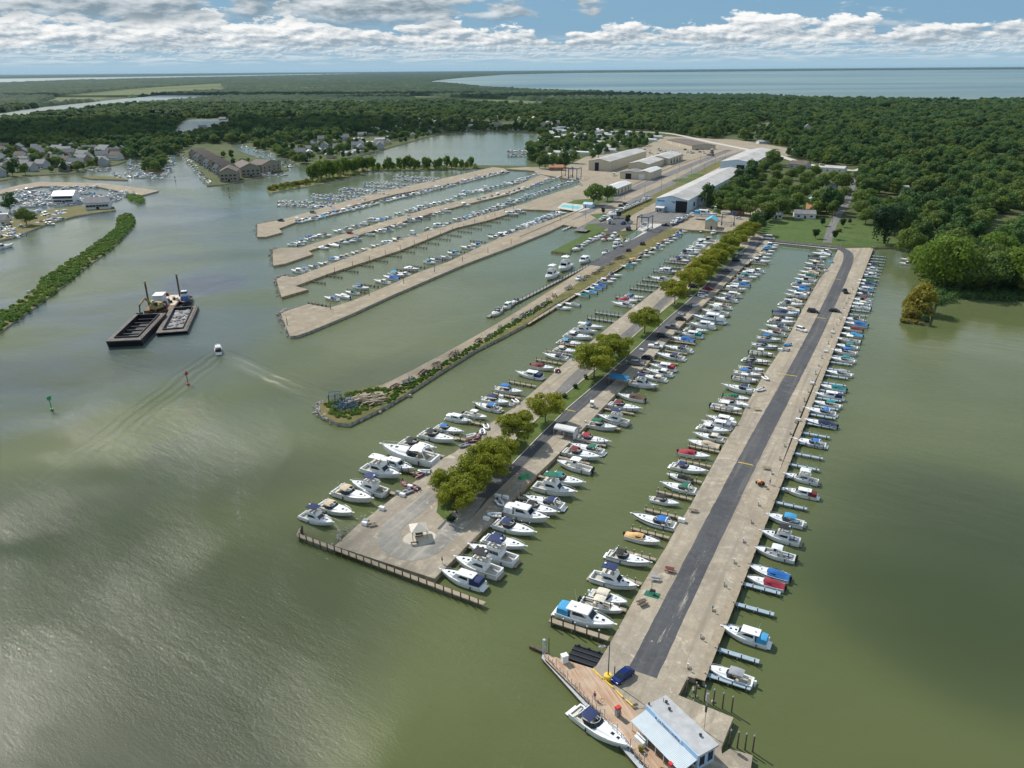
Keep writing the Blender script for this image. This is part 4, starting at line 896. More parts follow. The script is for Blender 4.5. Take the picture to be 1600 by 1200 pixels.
# ---------------------------------------------------------------- finger docks with pilings
def dock_proto(Ld, w, mdeck, mpost, npost, post_h=1.6, flare=False, side=1, postm2=None):
    """local +x runs out over the water"""
    t = thing('finger_dock', '', 'dock'); d = MB()
    d.box((Ld / 2, 0, .62), (Ld, w, .18)); 
    n = int(Ld / 2.4)
    for i in range(n): d.box(((i + .8) * Ld / n, 0, .30), (.25, w * .9, .5))
    if flare: d.add([(0, -w * 1.6, .72), (2.2, -w * .5, .72), (2.2, w * .5, .72), (0, w * 1.6, .72), (0, -w * 1.6, .60), (2.2, -w * .5, .60), (2.2, w * .5, .60), (0, w * 1.6, .60)], [(0, 1, 2, 3), (4, 5, 1, 0), (6, 7, 3, 2)])
    build('deck', d, mdeck, t)
    for i in range(npost):
        p = MB(); x = Ld * (i + .7) / npost
        p.tube((0, 0, -1.0), (0, 0, post_h), .11, 6); p.tube((0, 0, post_h), (0, 0, post_h + .14), .125, 6, 1)
        build('piling', p, [mpost, postm2 or mpost], t, (x, side * (w / 2 + .12), 0))
    return t
D1 = dock_proto(9.4, 1.05, 'dock_bluegrey', 'timber_dark', 4, 1.5, True, -1, 'dock_grey')
D2 = dock_proto(9.0, .9, 'timber', 'timber_dark', 5, 2.0, False, 1, 'dock_grey')
D3 = dock_proto(10.5, 1.0, 'timber', 'timber_dark', 5, 2.0, False, 1, 'dock_grey')
D4 = dock_proto(12.5, .75, 'timber_dark', 'timber_dark', 6, 1.3)
D5 = dock_proto(12.0, 1.5, 'dock_mid', 'timber_dark', 7, 2.2, False, 1)
used = set()
def dock(proto, px, py, left, label, group, s=1.0):
    p = P(px, py, 0); rz = RZV + (math.pi if left else 0)
    if proto.name not in used:
        used.add(proto.name); proto.location = p; proto.rotation_euler = (0, 0, rz); proto['label'] = label; proto['group'] = group; proto.scale = (s, s, s); return proto
    return copy_thing(proto, p, rz, label, group, s)
def walk(a, b, step, n0=0):
    p, q = P(*a, 0), P(*b, 0); d = (q - p); L = d.length; k = 0; out = []
    while k * step < L:
        w = p + d * (k * step / L); out.append(proj(w.x, w.y, 0)); k += 1
    return out
k = 0
for (x, y) in walk((1088, 1053), (1356, 400), 7.35):
    k += 1; dock(D1, x, y, False, f'blue grey finger dock, {ordn(k)} from near end on rightmost pier right side', 'finger docks on the right side of the rightmost pier')
k = 0
for (x, y) in walk((951, 1004), (1296, 417), 9.6):
    k += 1; dock(D2, x, y, True, f'brown finger dock, {ordn(k)} from near end on rightmost pier left side', 'finger docks on the left side of the rightmost pier', 1.0 if k > 1 else 1.35)
k = 0
for (x, y) in walk((727, 856), (1166, 412), 12.2):
    k += 1; dock(D3, x, y, False, f'brown finger dock, {ordn(k)} from near end on tree lined pier right side', 'finger docks on the right side of the tree lined pier')
k = 0
for (x, y) in walk((618, 775), (850, 597), 11.5) + [(878, 571), (893, 557), (912, 545), (925, 530)]:
    k += 1; dock(D3, x, y, True, f'brown dock, {ordn(k)} from the near end on tree lined pier left side', 'finger docks on the left side of the tree lined pier')
for (x, y) in [(961, 505), (972, 496), (1002, 471), (1023, 457), (1033, 450), (1041, 443), (1049, 437), (1057, 429), (1066, 421), (1073, 414), (1081, 408)]:
    k += 1; dock(D5, x, y, True, f'grey dock with tall pilings, {ordn(k)} from near end on tree lined pier left side', 'finger docks on the left side of the tree lined pier', 1.05)
k = 0
for (x, y) in walk((480, 440), (800, 333), 13.2):
    k += 1; dock(D4, x, y, False, f'empty dark finger dock on the third gravel pier, {ordn(k)} from its tip', 'empty finger docks on the third gravel pier', .95)
k = 0
for (x, y) in [(515, 480), (575, 459), (596, 450), (650, 426), (668, 420), (700, 408), (730, 396), (762, 380), (790, 370)]:
    k += 1; dock(D4, x, y, True, f'dark finger dock on the nearest gravel pier, {ordn(k)} from its tip', 'finger docks on the nearest gravel pier')

# boardwalks and sea walls
def boardwalk(name, a, b, w, off, m, label, z=1.22, posts=0, ph=.9, pm='timber_dark', cat='boardwalk', th=.2):
    p, q = P(*a, z), P(*b, z); L = (q - p).length; az = math.atan2((q - p).y, (q - p).x)
    t = thing(name, label, cat, (p.x, p.y, 0), az); d = MB(); d.box((L / 2, off, z - th / 2 + .03), (L, w, th)); build('deck', d, m, t)
    for i in range(min(posts, 100)):
        pb = MB(); x = L * (i + .5) / posts; pb.tube((x, off - w / 2 - .1, -.8), (x, off - w / 2 - .1, z + ph), .13, 6); build('post', pb, pm, t)
    return t
boardwalk('boardwalk', (1086, 1059), (1360, 388), 1.7, -.87, 'timber', 'long timber boardwalk edging the right side of the rightmost pier', 1.24, 60, .75)
boardwalk('sea_wall', (466, 836), (757, 943), 1.1, 0, 'timber', 'weathered timber sea wall with posts across the end of the tree lined pier', 1.0, 24, 1.3, cat='sea wall')
boardwalk('sea_wall', (466, 836), (470, 826), .8, 0, 'timber', 'short return of the timber sea wall beside the first flybridge boat', .9, 3, 1.2, cat='sea wall')
boardwalk('sea_wall', (1200, 378), (1308, 389), 1.2, 0, 'concrete', 'pale concrete sea wall closing the basin below the lawn', 1.5, 20, .4, 'concrete', 'sea wall')
boardwalk('floating_dock', (768, 496), (940, 407), 1.6, 2.0, 'dock_mid', 'long grey floating dock with the yachts left of the grassy spit', .7, 34, 1.7, cat='dock', th=.5)
boardwalk('floating_dock', (822, 506), (1066, 358), 1.4, -.6, 'timber', 'narrow timber quay along the right bank of the grassy spit', .9, 40, .7, cat='dock')
boardwalk('floating_dock', (862, 392), (890, 397), 1.4, 0, 'timber', 'short timber edge at the tip of the green grass spit', .9, 5, .5, cat='dock')
boardwalk('floating_dock', (879, 359), (896, 352), 1.3, 0, 'dock_grey', 'short dark dock by the pool, the left one', .8, 4, 1.0, cat='dock')
boardwalk('floating_dock', (898, 361), (910, 355), 1.3, 0, 'dock_grey', 'short dark dock by the pool, the right one', .8, 3, 1.0, cat='dock')
boardwalk('floating_dock', (1094, 362), (1102, 357), 1.3, 0, 'dock_grey', 'short dock left of the teal roofed shed', .8, 2, .8, cat='dock')
boardwalk('boardwalk', (1166, 413), (1200, 379), 1.6, 0, 'timber', 'wooden walkway at the head of the tree lined pier', 1.3, 6, .4)

# heaps of rip-rap stones round the heads of the piers
def riprap(label, edge, n, z=.3, s=.9):
    mb = MB(); q = PX(edge, 0)
    for i in range(n):
        u = random.random() * (len(q) - 1); j = int(u); p = q[j].lerp(q[j + 1], u - j); p = p + Vector((random.gauss(0, .9), random.gauss(0, .9), 0))
        d = random.uniform(.5, 1.3) * s; mb.box((p.x, p.y, z + random.uniform(-.3, .5)), (d, d * random.uniform(.5, .9), d * .6), random.random() * 6, 0, random.uniform(.4, .8))
    return tag(build('riprap', mb, 'rock'), label, 'rocks', None, 'stuff')
riprap('grey boulders along the head of the nearest gravel pier', [(450, 485), (439, 490), (445, 508), (453, 525), (465, 524), (485, 517)], 260)
riprap('grey boulders round the head of the grassy spit', [(505, 630), (500, 640), (502, 649), (525, 661), (545, 662), (595, 638), (630, 618), (687, 581), (742, 547), (780, 528)], 520)
riprap('brown stones round the tip of the third gravel pier', [(460, 433), (441, 431), (432, 437), (440, 464), (482, 452)], 160)
riprap('brown stones round the tip of the second gravel pier', [(430, 389), (426, 392), (427, 415), (445, 412), (489, 397)], 150)
riprap('brown stones round the tip of the farthest gravel pier', [(440, 343), (402, 350), (402, 370), (415, 370), (441, 363)], 130)
riprap('stones along the shore under the willow', [(1361, 388), (1405, 387), (1430, 392)], 120)
riprap('submerged pale stones by the fuel dock wall', [(1095, 1072), (1092, 1082), (1086, 1092)], 16, .0, .6)

# ---------------------------------------------------------------- trees
def leaf_mat(name, a, b_, c_):
    m, g, b, pos = posmat(name); oi = g.n('ShaderNodeObjectInfo')
    r_ = oi.outputs['Random']
    n = g.noise(pos, .55, 3, .6)
    c = g.mix(r_, a, b_)
    c = g.mix(g.ss(g.noise(pos, .02, 2, .5), .4, .6, 0, .8), c, c_)
    c = g.mix(g.ss(n, .35, .7, 0, .6), c, tuple(v * 1.6 for v in a))
    g.nt.links.new(c, b.inputs['Base Color']); b.inputs['Roughness'].default_value = .65; b.inputs['Specular IOR Level'].default_value = .25
    tr = g.n('ShaderNodeBsdfTranslucent'); g.nt.links.new(c, tr.inputs[0]); mx = g.n('ShaderNodeMixShader'); mx.inputs[0].default_value = .4
    out = g.nt.nodes['Material Output']; g.nt.links.new(b.outputs[0], mx.inputs[1]); g.nt.links.new(tr.outputs[0], mx.inputs[2]); g.nt.links.new(mx.outputs[0], out.inputs[0])
    m.diffuse_color = (*a, 1); return m
leaf_mat('leaf_green', (00.070, 00.145, 00.028), (00.165, 00.215, 00.040), (00.150, 00.180, 00.036))
leaf_mat('leaf_olive', (.215, .235, .020), (.255, .260, .024), (.165, .215, .024))
leaf_mat('leaf_lime', (00.138, 00.198, 00.031), (00.184, 00.207, 00.037), (00.110, 00.170, 00.031))
leaf_mat('leaf_deep', (00.050, 00.115, 00.028), (00.085, 00.145, 00.032), (00.060, 00.115, 00.028))
leaf_mat('leaf_bright', (.120, .200, .018), (.150, .215, .024), (.105, .175, .022))
leaf_mat('leaf_dark', (.022, .055, .018), (.032, .065, .020), (.026, .058, .018))
leaf_mat('leaf_yellow', (.25, .225, .02), (.22, .20, .025), (.17, .14, .04))
leaf_mat('scrub', (0.098, 0.189, 0.029), (0.156, 0.208, 0.039), (0.078, 0.156, 0.026))
def leaves(name, lobes, n, size, m, up_bias=.25, seed=0):
    """lobes: (x,y,z,rx,rz); leaf clumps as small bent quads spread through the outer shell of every lobe"""
    r = np.random.RandomState(seed); W = np.array([l[3] ** 2 for l in lobes]); W = W / W.sum()
    idx = r.choice(len(lobes), n, p=W); C = np.array([l[:3] for l in lobes])[idx]; Rr = np.array([(l[3], l[3], l[4]) for l in lobes])[idx]
    d = r.normal(size=(n, 3)); d[:, 2] += up_bias; d /= np.linalg.norm(d, axis=1)[:, None]
    p = C + d * Rr * (r.uniform(.55, 1.22, n) ** .8)[:, None]
    keep = np.ones(n, bool)
    for l in lobes:
        q = (p - np.array(l[:3])) / np.array((l[3], l[3], l[4])); keep &= (q ** 2).sum(1) > .40
    p, d = p[keep], d[keep]; n = len(p)
    nn = d + r.normal(size=(n, 3)) * .45; nn /= np.linalg.norm(nn, axis=1)[:, None]
    a = np.cross(nn, r.normal(size=(n, 3))); a /= np.linalg.norm(a, axis=1)[:, None]; b_ = np.cross(nn, a)
    s1 = (size * r.uniform(.55, 1.35, n))[:, None]; s2 = s1 * r.uniform(.5, 1.0, n)[:, None]
    V = np.stack([p - a * s1, p - b_ * s2 + nn * .1 * s1, p + a * s1, p + b_ * s2 - nn * .1 * s1], 1).reshape(-1, 3)
    me = bpy.data.meshes.new(name); me.vertices.add(4 * n); me.vertices.foreach_set('co', V.ravel()); me.loops.add(4 * n); me.loops.foreach_set('vertex_index', np.arange(4 * n))
    me.polygons.add(n); me.polygons.foreach_set('loop_start', np.arange(0, 4 * n, 4)); me.update(calc_edges=True); me.materials.append(MATS[m]); return me
def trunk_mesh(h, r0, limbs, seed, lean=0):
    r = random.Random(seed); mb = MB(); top = Vector((lean, 0, h * .55)); mb.tube((0, 0, -.3), top * .5, r0, 8, 0, r0 * .75); mb.tube(top * .5, top, r0 * .75, 7, 0, r0 * .5)
    for l in limbs:
        e = Vector(l[:3]); s = top * r.uniform(.45, .95); m = s.lerp(e, .5) + Vector((0, 0, -.3)); mb.tube(s, m, r0 * .4, 5, 0, r0 * .28); mb.tube(m, e, r0 * .28, 5, 0, r0 * .10)
    return mb
def crown_lobes(rad, h, n, seed, flat=.6, low=.35, lrr=(.28, .46)):
    r = random.Random(seed); L = []
    for i in range(n):
        a = r.random() * 6.283; q = math.sqrt(r.random()) * rad * .68; lr = rad * r.uniform(*lrr)
        z = h * low + (h * (1 - low) - lr * flat) * r.uniform(.25, 1) * (1 - .35 * (q / rad) ** 2)
        L.append((q * math.cos(a), q * math.sin(a), z, lr, lr * flat))
    L.append((0, 0, h * (low + (1 - low) * .5), rad * .55, h * (1 - low) * .42)); return L
TREE = {}
def tree_proto(key, name, rad, h, nl, nq, size, m, seed, flat=.6, low=.35, r0=.3, lrr=(.28, .46)):
    lb = crown_lobes(rad, h, nl, seed, flat, low, lrr)
    if lrr[0] < .28: lb = lb[:-1]
    TREE[key] = (leaves('crown', lb, nq, size, m, seed=seed), trunk_mesh(h, r0, lb[:7], seed).mesh('trunk', ['bark']), name)
for i in range(3): tree_proto(('median', i), 'locust_tree', 7.4, 10.2, 36, 9500, .25, 'leaf_olive', 50 + i, .55, .26, .22, (.16, .30))
WM = ['leaf_green', 'leaf_deep', 'leaf_green', 'leaf_lime', 'leaf_deep']
for i in range(5): tree_proto(('wood', i), 'tree', [6.2, 7.5, 8.4, 5.6, 5.0][i], [13, 17, 15.5, 12, 18][i], [12, 11, 14, 10, 12][i], 2300, .62, WM[i], 70 + i, [.75, .7, .6, .8, 1.1][i], .10, .35)
for i in range(2): tree_proto(('yard', i), 'tree', 7.5, 13, 14, 3600, .50, 'leaf_green', 90 + i, .7, .22, .35)
tree_proto(('bright', 0), 'tree', 13, 25, 26, 9500, .60, 'leaf_bright', 101, .85, .04, .5)
tree_proto(('bright', 1), 'tree', 11, 21, 20, 7000, .60, 'leaf_green', 102, .85, .04, .5)
tree_proto(('round', 0), 'small_tree', 2.7, 6.2, 9, 1100, .30, 'leaf_dark', 110, .9, .2, .14)
tree_proto(('yellow', 0), 'shrub_tree', 5.5, 12, 13, 2600, .45, 'leaf_yellow', 120, .9, .0, .25)
tree_proto(('yellow', 1), 'shrub_tree', 4.0, 4.5, 9, 1500, .40, 'leaf_yellow', 121, .7, .0, .15)
tree_proto(('hedge', 0), 'conifer', 2.4, 8.5, 10, 1500, .35, 'leaf_dark', 130, 1.2, .0, .2)
tree_proto(('poplar', 0), 'tree', 5.0, 15, 14, 2200, .55, 'leaf_bright', 140, 1.1, .02, .25)
tree_proto(('bush', 0), 'bush', .9, 1.4, 5, 260, .16, 'leaf_dark', 150, .9, .0, .05)
# the willow: hanging curtains
lb = crown_lobes(9.5, 20, 16, 160, .8, .35); wl = leaves('crown', lb + [(x * 1.15, y * 1.15, z - 5, r_ * .45, 5.5) for x, y, z, r_, q in lb[:14]], 8000, .5, 'leaf_dark', 0, 161)
TREE[('willow', 0)] = (wl, trunk_mesh(20, .6, lb[:7], 161).mesh('trunk', ['bark']), 'willow_tree')
def tree(key, px, py, label, group=None, s=1.0, sz=1.0, wxy=None, z=1.0):
    cr, tk, nm = TREE[key]; p = Vector((wxy[0], wxy[1], z)) if wxy else P(px, py, z)
    t = thing(nm, label, {'shrub_tree': 'tree', 'conifer': 'tree'}.get(nm, nm.replace('_', ' ')), p, random.random() * 6.28, group); t.scale = (s, s, s * sz)
    link('trunk', tk, t); link('crown', cr, t); return t
med = [(713, 802, 0, .78, 'lowest yellow green tree beside the pavilion'), (735, 779, 1, .92, 'second yellow green tree up from the pavilion'), (757, 756, 2, 1.05, 'widest yellow green tree, third up from the pavilion'),
       (700, 778, 2, .72, 'low yellow green tree on the outer side of the first clump'), (779, 730, 1, .85, 'yellow green tree at the upper end of the near clump'), (809, 692, 0, .92, 'yellow green tree leaning over the parked dinghies, fourth up from the pavilion'), (852, 660, 1, .90, 'yellow green tree beside the speed bump, fifth up'), (928, 592, 2, 1.05, 'sixth olive tree up the median, above the grass gap'),
       (950, 572, 0, .98, 'seventh olive tree up the median'), (966, 558, 1, .72, 'eighth olive tree up the median'), (1007, 521, 2, .88, 'lone round olive tree, ninth up the median'), (1054, 476, 0, .98, 'sparse olive tree, tenth up the median'), (1078, 455, 1, .95, 'eleventh olive tree up the median'),
       (1090, 444, 2, .95, 'twelfth olive tree up the median'), (1102, 432, 0, .95, 'thirteenth olive tree up the median'), (1115, 421, 1, .98, 'fourteenth olive tree up the median'), (1127, 409, 2, .92, 'fifteenth olive tree up the median'), (1138, 398, 0, .95, 'sixteenth olive tree up the median'),
       (1150, 389, 1, .9, 'seventeenth olive tree up the median'), (1161, 379, 2, .9, 'eighteenth olive tree up the median'), (1171, 371, 0, .85, 'last olive tree at the top of the median')]
for x, y, v_, s, l in med: tree(('median', v_), x, y, l, 'trees along the pier median', s * (1.18 if y < 600 else 1.02), 1.0)
for i, (x, y) in enumerate([(882, 622), (899, 607), (915, 592), (705, 815)]): tree(('bush', 0), x, y, f'small dark shrub on the median grass, {ordn(i + 1)} of four', 'median shrubs', 1.3)
for i in range(9): tree(('hedge', 0), 1179 + i * 3.6, 363 - i * 3.1, f'dark evergreen in the hedge left of the big lawn, {ordn(i + 1)} from the shore', 'evergreen hedge', .85 + .08 * (i % 3))
for x, y, s, l in ((1274, 373, 1.0, 'dark round tree on the lawn left of the lane, nearer one'), (1285, 353, .95, 'dark round tree on the lawn left of the lane, farther one'), (1304, 374, .95, 'dark round tree right of the lane near the shore'),
                   (1316, 355, .95, 'dark round tree right of the lane, second from the shore'), (1327, 350, .6, 'little dark shrub right of the lane'), (966, 341, .8, 'small conifer on the island lawn')):
    tree(('round', 0), x, y, l, 'round lawn trees', s)
tree(('yellow', 1), 1311, 362, 'low yellow shrub beside the lane', None, .5)
tree(('willow', 0), 1381, 381, 'drooping dark willow standing on the shore lawn', None, 1.2)
for x, y, k_, s, l in ((1474, 450, 0, 1.05, 'huge bright green tree at the water on the right, nearest of all'), (1436, 420, 0, .50, 'pale green tree overhanging the two small moored boats'), (1512, 452, 1, .9, 'broad tree right of the huge bright one'),
                       (1545, 452, 1, .9, 'dark leafy tree on the right shore, second from the frame edge'), (1590, 452, 0, .85, 'bright topped tree at the right frame edge'), (1492, 415, 1, 1.0, 'tall tree behind the huge bright one'), (1550, 420, 0, .8, 'yellowish tree behind the right shore trees'), (1620, 455, 1, 1.0, 'dark tree cut by the right frame edge'), (1420, 400, 1, .8, 'dark tree right of the willow')):
    tree(('bright', k_), x, y, l, 'big trees on the right shore', s)
tree(('yellow', 0), 1440, 486, 'thin yellow leaved tree on the point in the water', None, 1.15); tree(('yellow', 0), 1428, 484, 'small brownish tree on the left of the point', None, .8)
tree(('yellow', 1), 1424, 496, 'brown bush at the tip of the point'); tree(('bush', 0), 1446, 504, 'low green bush on the right of the point', None, 2.5)
for x, y, s in ((1120, 338, .42), (1142, 334, .95), (1158, 336, .95), (1172, 338, .9), (1133, 322, .95), (1152, 318, 1), (1172, 320, 1), (1192, 318, 1), (1196, 345, 1.05), (1216, 340, 1.15), (1232, 334, .9), (1242, 312, .9), (1226, 300, 1), (1205, 300, .95), (1212, 285, .9), (1236, 282, .9), (1258, 292, 1.0), (1284, 298, 1.1), (1180, 302, .9), (1190, 288, .8), (1315, 298, 1.2), (1318, 312, .8), (1255, 312, 1.0), (1262, 288, .9), (1272, 277, .9), (1300, 287, .9), (1224, 322, 1.05), (1246, 326, .95), (1184, 331, 1.0), (1205, 331, 1.05), (1220, 313, 1.0), (1212, 272, .85), (1250, 276, .85), (1345, 338, .9), (1352, 350, .8), (1340, 322, .9), (1160, 305, .9), (1145, 325, .95), (1270, 303, .9)):
    tree(('yard', int(x) % 2), x, y, 'leafy green tree in the grove between the long shed and the lane', 'grove beside the long shed', s)
tree(('yard', 0), 927, 321, 'broad dark tree beside the swimming pool', None, 1.3); tree(('yard', 1), 949, 314, 'smaller tree right of the broad one by the pool', None, .95)
tree(('hedge', 0), 942, 334, 'narrow dark conifer on the island lawn', None, .6); tree(('hedge', 0), 981, 349, 'tall narrow dark conifer beside the hoist', None, .8)
tree(('bright', 1), 42, 352, 'round lone tree on the left clubhouse lawn', None, .62); tree(('wood', 1), 16, 330, 'dark tree behind the lone one on the left', None, .9)
for i, (x, y) in enumerate([(205, 250), (213, 252), (198, 248), (6, 275), (20, 275), (40, 273), (28, 268)]): tree(('wood', i % 5), x, y, 'bushy tree at the waterside of the left condominiums', 'waterside trees by the left condominiums', .9)
for i, (x, y) in enumerate([(843, 263), (852, 264), (862, 262), (873, 261), (884, 262), (866, 256), (880, 254), (895, 255), (850, 250), (935, 246), (925, 250)]): tree(('wood', i % 5), x, y, 'leafy tree at the corner of the lagoon left of the big tan shed', 'trees at the lagoon corner', .95)
for i, (x, y) in enumerate([(330, 262), (338, 268), (345, 258), (352, 268), (365, 262), (372, 270), (378, 262), (385, 274), (350, 245), (362, 248), (388, 258), (395, 266)]): tree(('wood', i % 5), x, y, 'dark tree in the courtyard of the brown condominiums', 'courtyard trees of the condominiums', .62)
# wooded bank below the lagoon
for i in range(40):
    u = i / 39; x = 424 + u * 312 + random.uniform(-2, 2); y = (297 - 30 * min(1, (u / .45)) if u < .45 else 267 - 4 * (u - .45) / .55) + random.uniform(-1.5, 1.5)
    key, s, z_ = (('poplar', 0), random.uniform(1.0, 1.4), 1.0) if .20 < u < .48 else ((('yellow', 1), .9, 1.0) if u < .2 else (('poplar', 0), random.uniform(.5, 1.0), 1.1))
    tree(key, x, y, {('poplar', 0): 'yellow green tree on the wooded bank below the lagoon', ('yellow', 1): 'low brown shrub at the left tip of the wooded bank'}[key], 'trees of the wooded bank', s, z_, z=.8)
# scrub islands: nobody could count the bushes
def scrub(label, poly, n, smin, smax, m='scrub', z=.7):
    pts = [(p.x, p.y) for p in PX(poly, z)]; xs = [p[0] for p in pts]; ys = [p[1] for p in pts]; lobes = []
    while len(lobes) < n:
        x, y = random.uniform(min(xs), max(xs)), random.uniform(min(ys), max(ys))
        if inpoly(x, y, pts): s = random.uniform(smin, smax); lobes.append((x, y, z + s * .25, s, s * .6))
    me = leaves('scrub', lobes, n * 60, .42, m, .5, n); o = link('scrub', me); return tag(o, label, 'bushes', None, 'stuff')
scrub('dense low green scrub covering the long curved island', ISL, 1100, .6, 1.4)
scrub('green bushes on the tiny islet', [(201, 306), (212, 304), (222, 309), (225, 316), (215, 318), (205, 312)], 60, 1.5, 2.5)
scrub('weeds and grass on the head of the grassy spit', [(508, 632), (547, 615), (600, 604), (612, 612), (590, 632), (545, 655), (520, 652)], 200, .35, .75, 'scrub', 1.0)
scrub('weeds along the right edge of the grassy spit', [(600, 634), (690, 577), (780, 522), (863, 472), (858, 468), (775, 518), (685, 572), (620, 605)], 420, .15, .4, 'scrub', 1.1)
scrub('reedy brown undergrowth along the wooded bank', STRIP, 420, 1.2, 2.6, 'scrub', .8)
scrub('undergrowth along the right hand shore', [(1462, 478), (1462, 440), (1440, 425), (1620, 440), (1620, 472), (1500, 466)], 620, 1.2, 3.0, 'leaf_deep', .2)
scrub('brown and yellow weeds on the little point', [(1410, 503), (1412, 470), (1432, 450), (1458, 460), (1454, 508)], 120, .5, 1.2, 'leaf_yellow', .6)

# ---------------------------------------------------------------- the woods
def npin(X, Y, poly):
    c = np.zeros(X.shape, bool); j = len(poly) - 1
    for i in range(len(poly)):
        xi, yi = poly[i]; xj, yj = poly[j]
        if yi != yj: c ^= ((yi > Y) != (yj > Y)) & (X < (xj - xi) * (Y - yi) / (yj - yi) + xi)
        j = i
    return c
def nproj(X, Y, Z):
    k = X * F0.x + Y * F0.y + (Z - CAMZ) * F0.z
    return 800 + FPX * (X * rt.x + Y * rt.y + (Z - CAMZ) * rt.z) / k, 600 - FPX * (X * up.x + Y * up.y + (Z - CAMZ) * up.z) / k
MAINW = [(p.x, p.y) for p in PX(MAIN, 1.0)]
LAKES = [[(668, 129), (680, 126), (717, 122), (790, 116.5), (900, 114), (1060, 112.5), (1350, 110), (1600, 108.5), (2400, 103), (2600, 110), (2400, 162), (1600, 160), (1530, 162), (1306, 158), (1180, 151), (1040, 151), (930, 145), (850, 143), (759, 138), (700, 131)],
         [(-400, 126), (0, 123), (210, 120), (400, 117), (560, 114.8), (575, 115.4), (400, 119.5), (210, 123.5), (105, 126), (0, 130.5), (-400, 138)],
         [(-200, 190), (0, 177), (70, 167), (140, 160), (245, 149), (340, 149), (358, 152), (290, 158), (180, 169), (90, 180), (0, 192), (-200, 210)],
         [(268, 209), (285, 189), (300, 185), (355, 185), (376, 190), (362, 197), (342, 201), (332, 211), (300, 216), (270, 216)], [(398, 190), (420, 185), (470, 183), (470, 190), (430, 193)]]
CLEAR = LAKES + [[(1400, 440), (1466, 440), (1466, 520), (1400, 520)], [(1330, 227), (1366, 221), (1380, 230), (1342, 236)], [(1496, 202), (1545, 197), (1556, 206), (1508, 212)], [(1436, 235), (1500, 229), (1512, 239), (1450, 245)], [(1240, 204), (1285, 198), (1292, 207), (1250, 213)], [(845, 335), (1015, 335), (1015, 412), (845, 412)], [(855, 300), (960, 300), (960, 335), (855, 335)], [(x, y + (2 if y > 262 else 0)) for x, y in YARD], [(1174, 375), (1198, 345), (1214, 336), (1345, 341), (1368, 350), (1425, 394), (1360, 392)], [(1118, 348), (1210, 350), (1345, 300), (1345, 262), (1215, 255), (1150, 310)],
        [(281, 239), (320, 290), (350, 292), (452, 266), (441, 248), (446, 250), (420, 236), (360, 224), (300, 226)], [(1320, 350), (1345, 350), (1336, 262), (1326, 262), (1315, 320)],
        [(960, 203), (1040, 206), (1110, 219), (1160, 229), (1215, 240), (1260, 253), (1340, 262), (1340, 272), (1258, 262), (1215, 255), (1040, 216), (960, 209)],
        [(1170, 200), (1190, 190), (1212, 193), (1200, 207), (1172, 210)], [(1345, 264), (1380, 251), (1425, 253), (1400, 266)], [(1410, 257), (1500, 255), (1600, 259), (1600, 267), (1420, 265)],
        [(640, 149), (760, 154), (860, 159), (850, 168), (740, 164), (650, 158)], [(60, 165), (90, 150), (200, 139), (345, 130), (355, 142), (250, 148), (160, 158)], [(-50, 262), (70, 262), (70, 290), (-50, 300)], [(828, 262), (850, 246), (930, 240), (930, 262)]]
HOODS = [[(487, 260), (545, 215), (600, 195), (700, 183), (860, 183), (960, 203), (1040, 212), (1000, 234), (915, 247), (860, 262), (826, 258), (845, 230), (850, 217), (838, 206), (712, 205), (640, 222)],
         [(-50, 285), (-50, 232), (80, 230), (190, 238), (228, 247), (182, 259), (105, 273)], [(440, 240), (487, 262), (563, 245), (560, 225), (470, 222), (420, 232)]]
gx, gy = np.meshgrid(np.arange(-2600, 3600, 10.0), np.arange(300, 2500, 10.0)); gx = gx.ravel(); gy = gy.ravel()
gx = gx + RS.uniform(-4.2, 4.2, gx.shape); gy = gy + RS.uniform(-4.2, 4.2, gy.shape)
px_, py_ = nproj(gx, gy, 1.0)
ok = (px_ > -120) & (px_ < 1720) & (py_ > 100) & npin(gx, gy, MAINW)
for c_ in CLEAR: ok &= ~npin(px_, py_, c_)
hood = np.zeros(ok.shape, bool)
for c_ in HOODS: hood |= npin(px_, py_, c_)
ok &= ~hood | (RS.rand(len(gx)) < .42)
dist = np.hypot(gx, gy)
cl = np.sin(gx * .011 + 1.3) * np.sin(gy * .009 + .4) + .6 * np.sin(gx * .031 + gy * .017) + .5 * np.sin(gy * .043 - gx * .021)
ok &= (cl < .85) | (dist < 520)
ok &= (dist < 1100) | (RS.rand(len(gx)) < .8)
gx, gy, dist, hood = gx[ok], gy[ok], dist[ok], hood[ok]; px_, py_ = px_[ok], py_[ok]
od = np.argsort(dist); gx, gy, dist, hood, px_, py_ = (a[od] for a in (gx, gy, dist, hood, px_, py_))
NI = 150
for i in range(NI):
    where = 'right hand wood behind the shore lawn' if px_[i] > 1300 else ('wood behind the sheds' if px_[i] > 900 else 'wood beside the left condominiums')
    tree(('wood', i % 5), 0, 0, 'leafy tree among many in the ' + where, 'trees in the ' + where, random.uniform(.75, 1.15), 1.0, (gx[i], gy[i]))
gx, gy, dist = gx[NI:], gy[NI:], dist[NI:]
n = len(gx); me = bpy.data.meshes.new('woods'); me.vertices.add(n)
me.vertices.foreach_set('co', np.stack([gx, gy, np.full(n, .6)], 1).ravel())
a = me.attributes.new('pick', 'INT', 'POINT'); a.data.foreach_set('value', RS.randint(0, 5, n).astype(np.int32))
a = me.attributes.new('siz', 'FLOAT_VECTOR', 'POINT'); s = RS.uniform(.48, 1.12, n) * np.where(hood[NI:], .75, 1.0); w = s * np.where(dist > 1500, 1.35, 1.05); a.data.foreach_set('vector', np.stack([w, w, s], 1).ravel())
a = me.attributes.new('turn', 'FLOAT', 'POINT'); a.data.foreach_set('value', RS.uniform(0, 6.28, n))
wo_ = link('woods', me); tag(wo_, 'broad dark green wood stretching to the lake', 'wood', None, 'stuff')
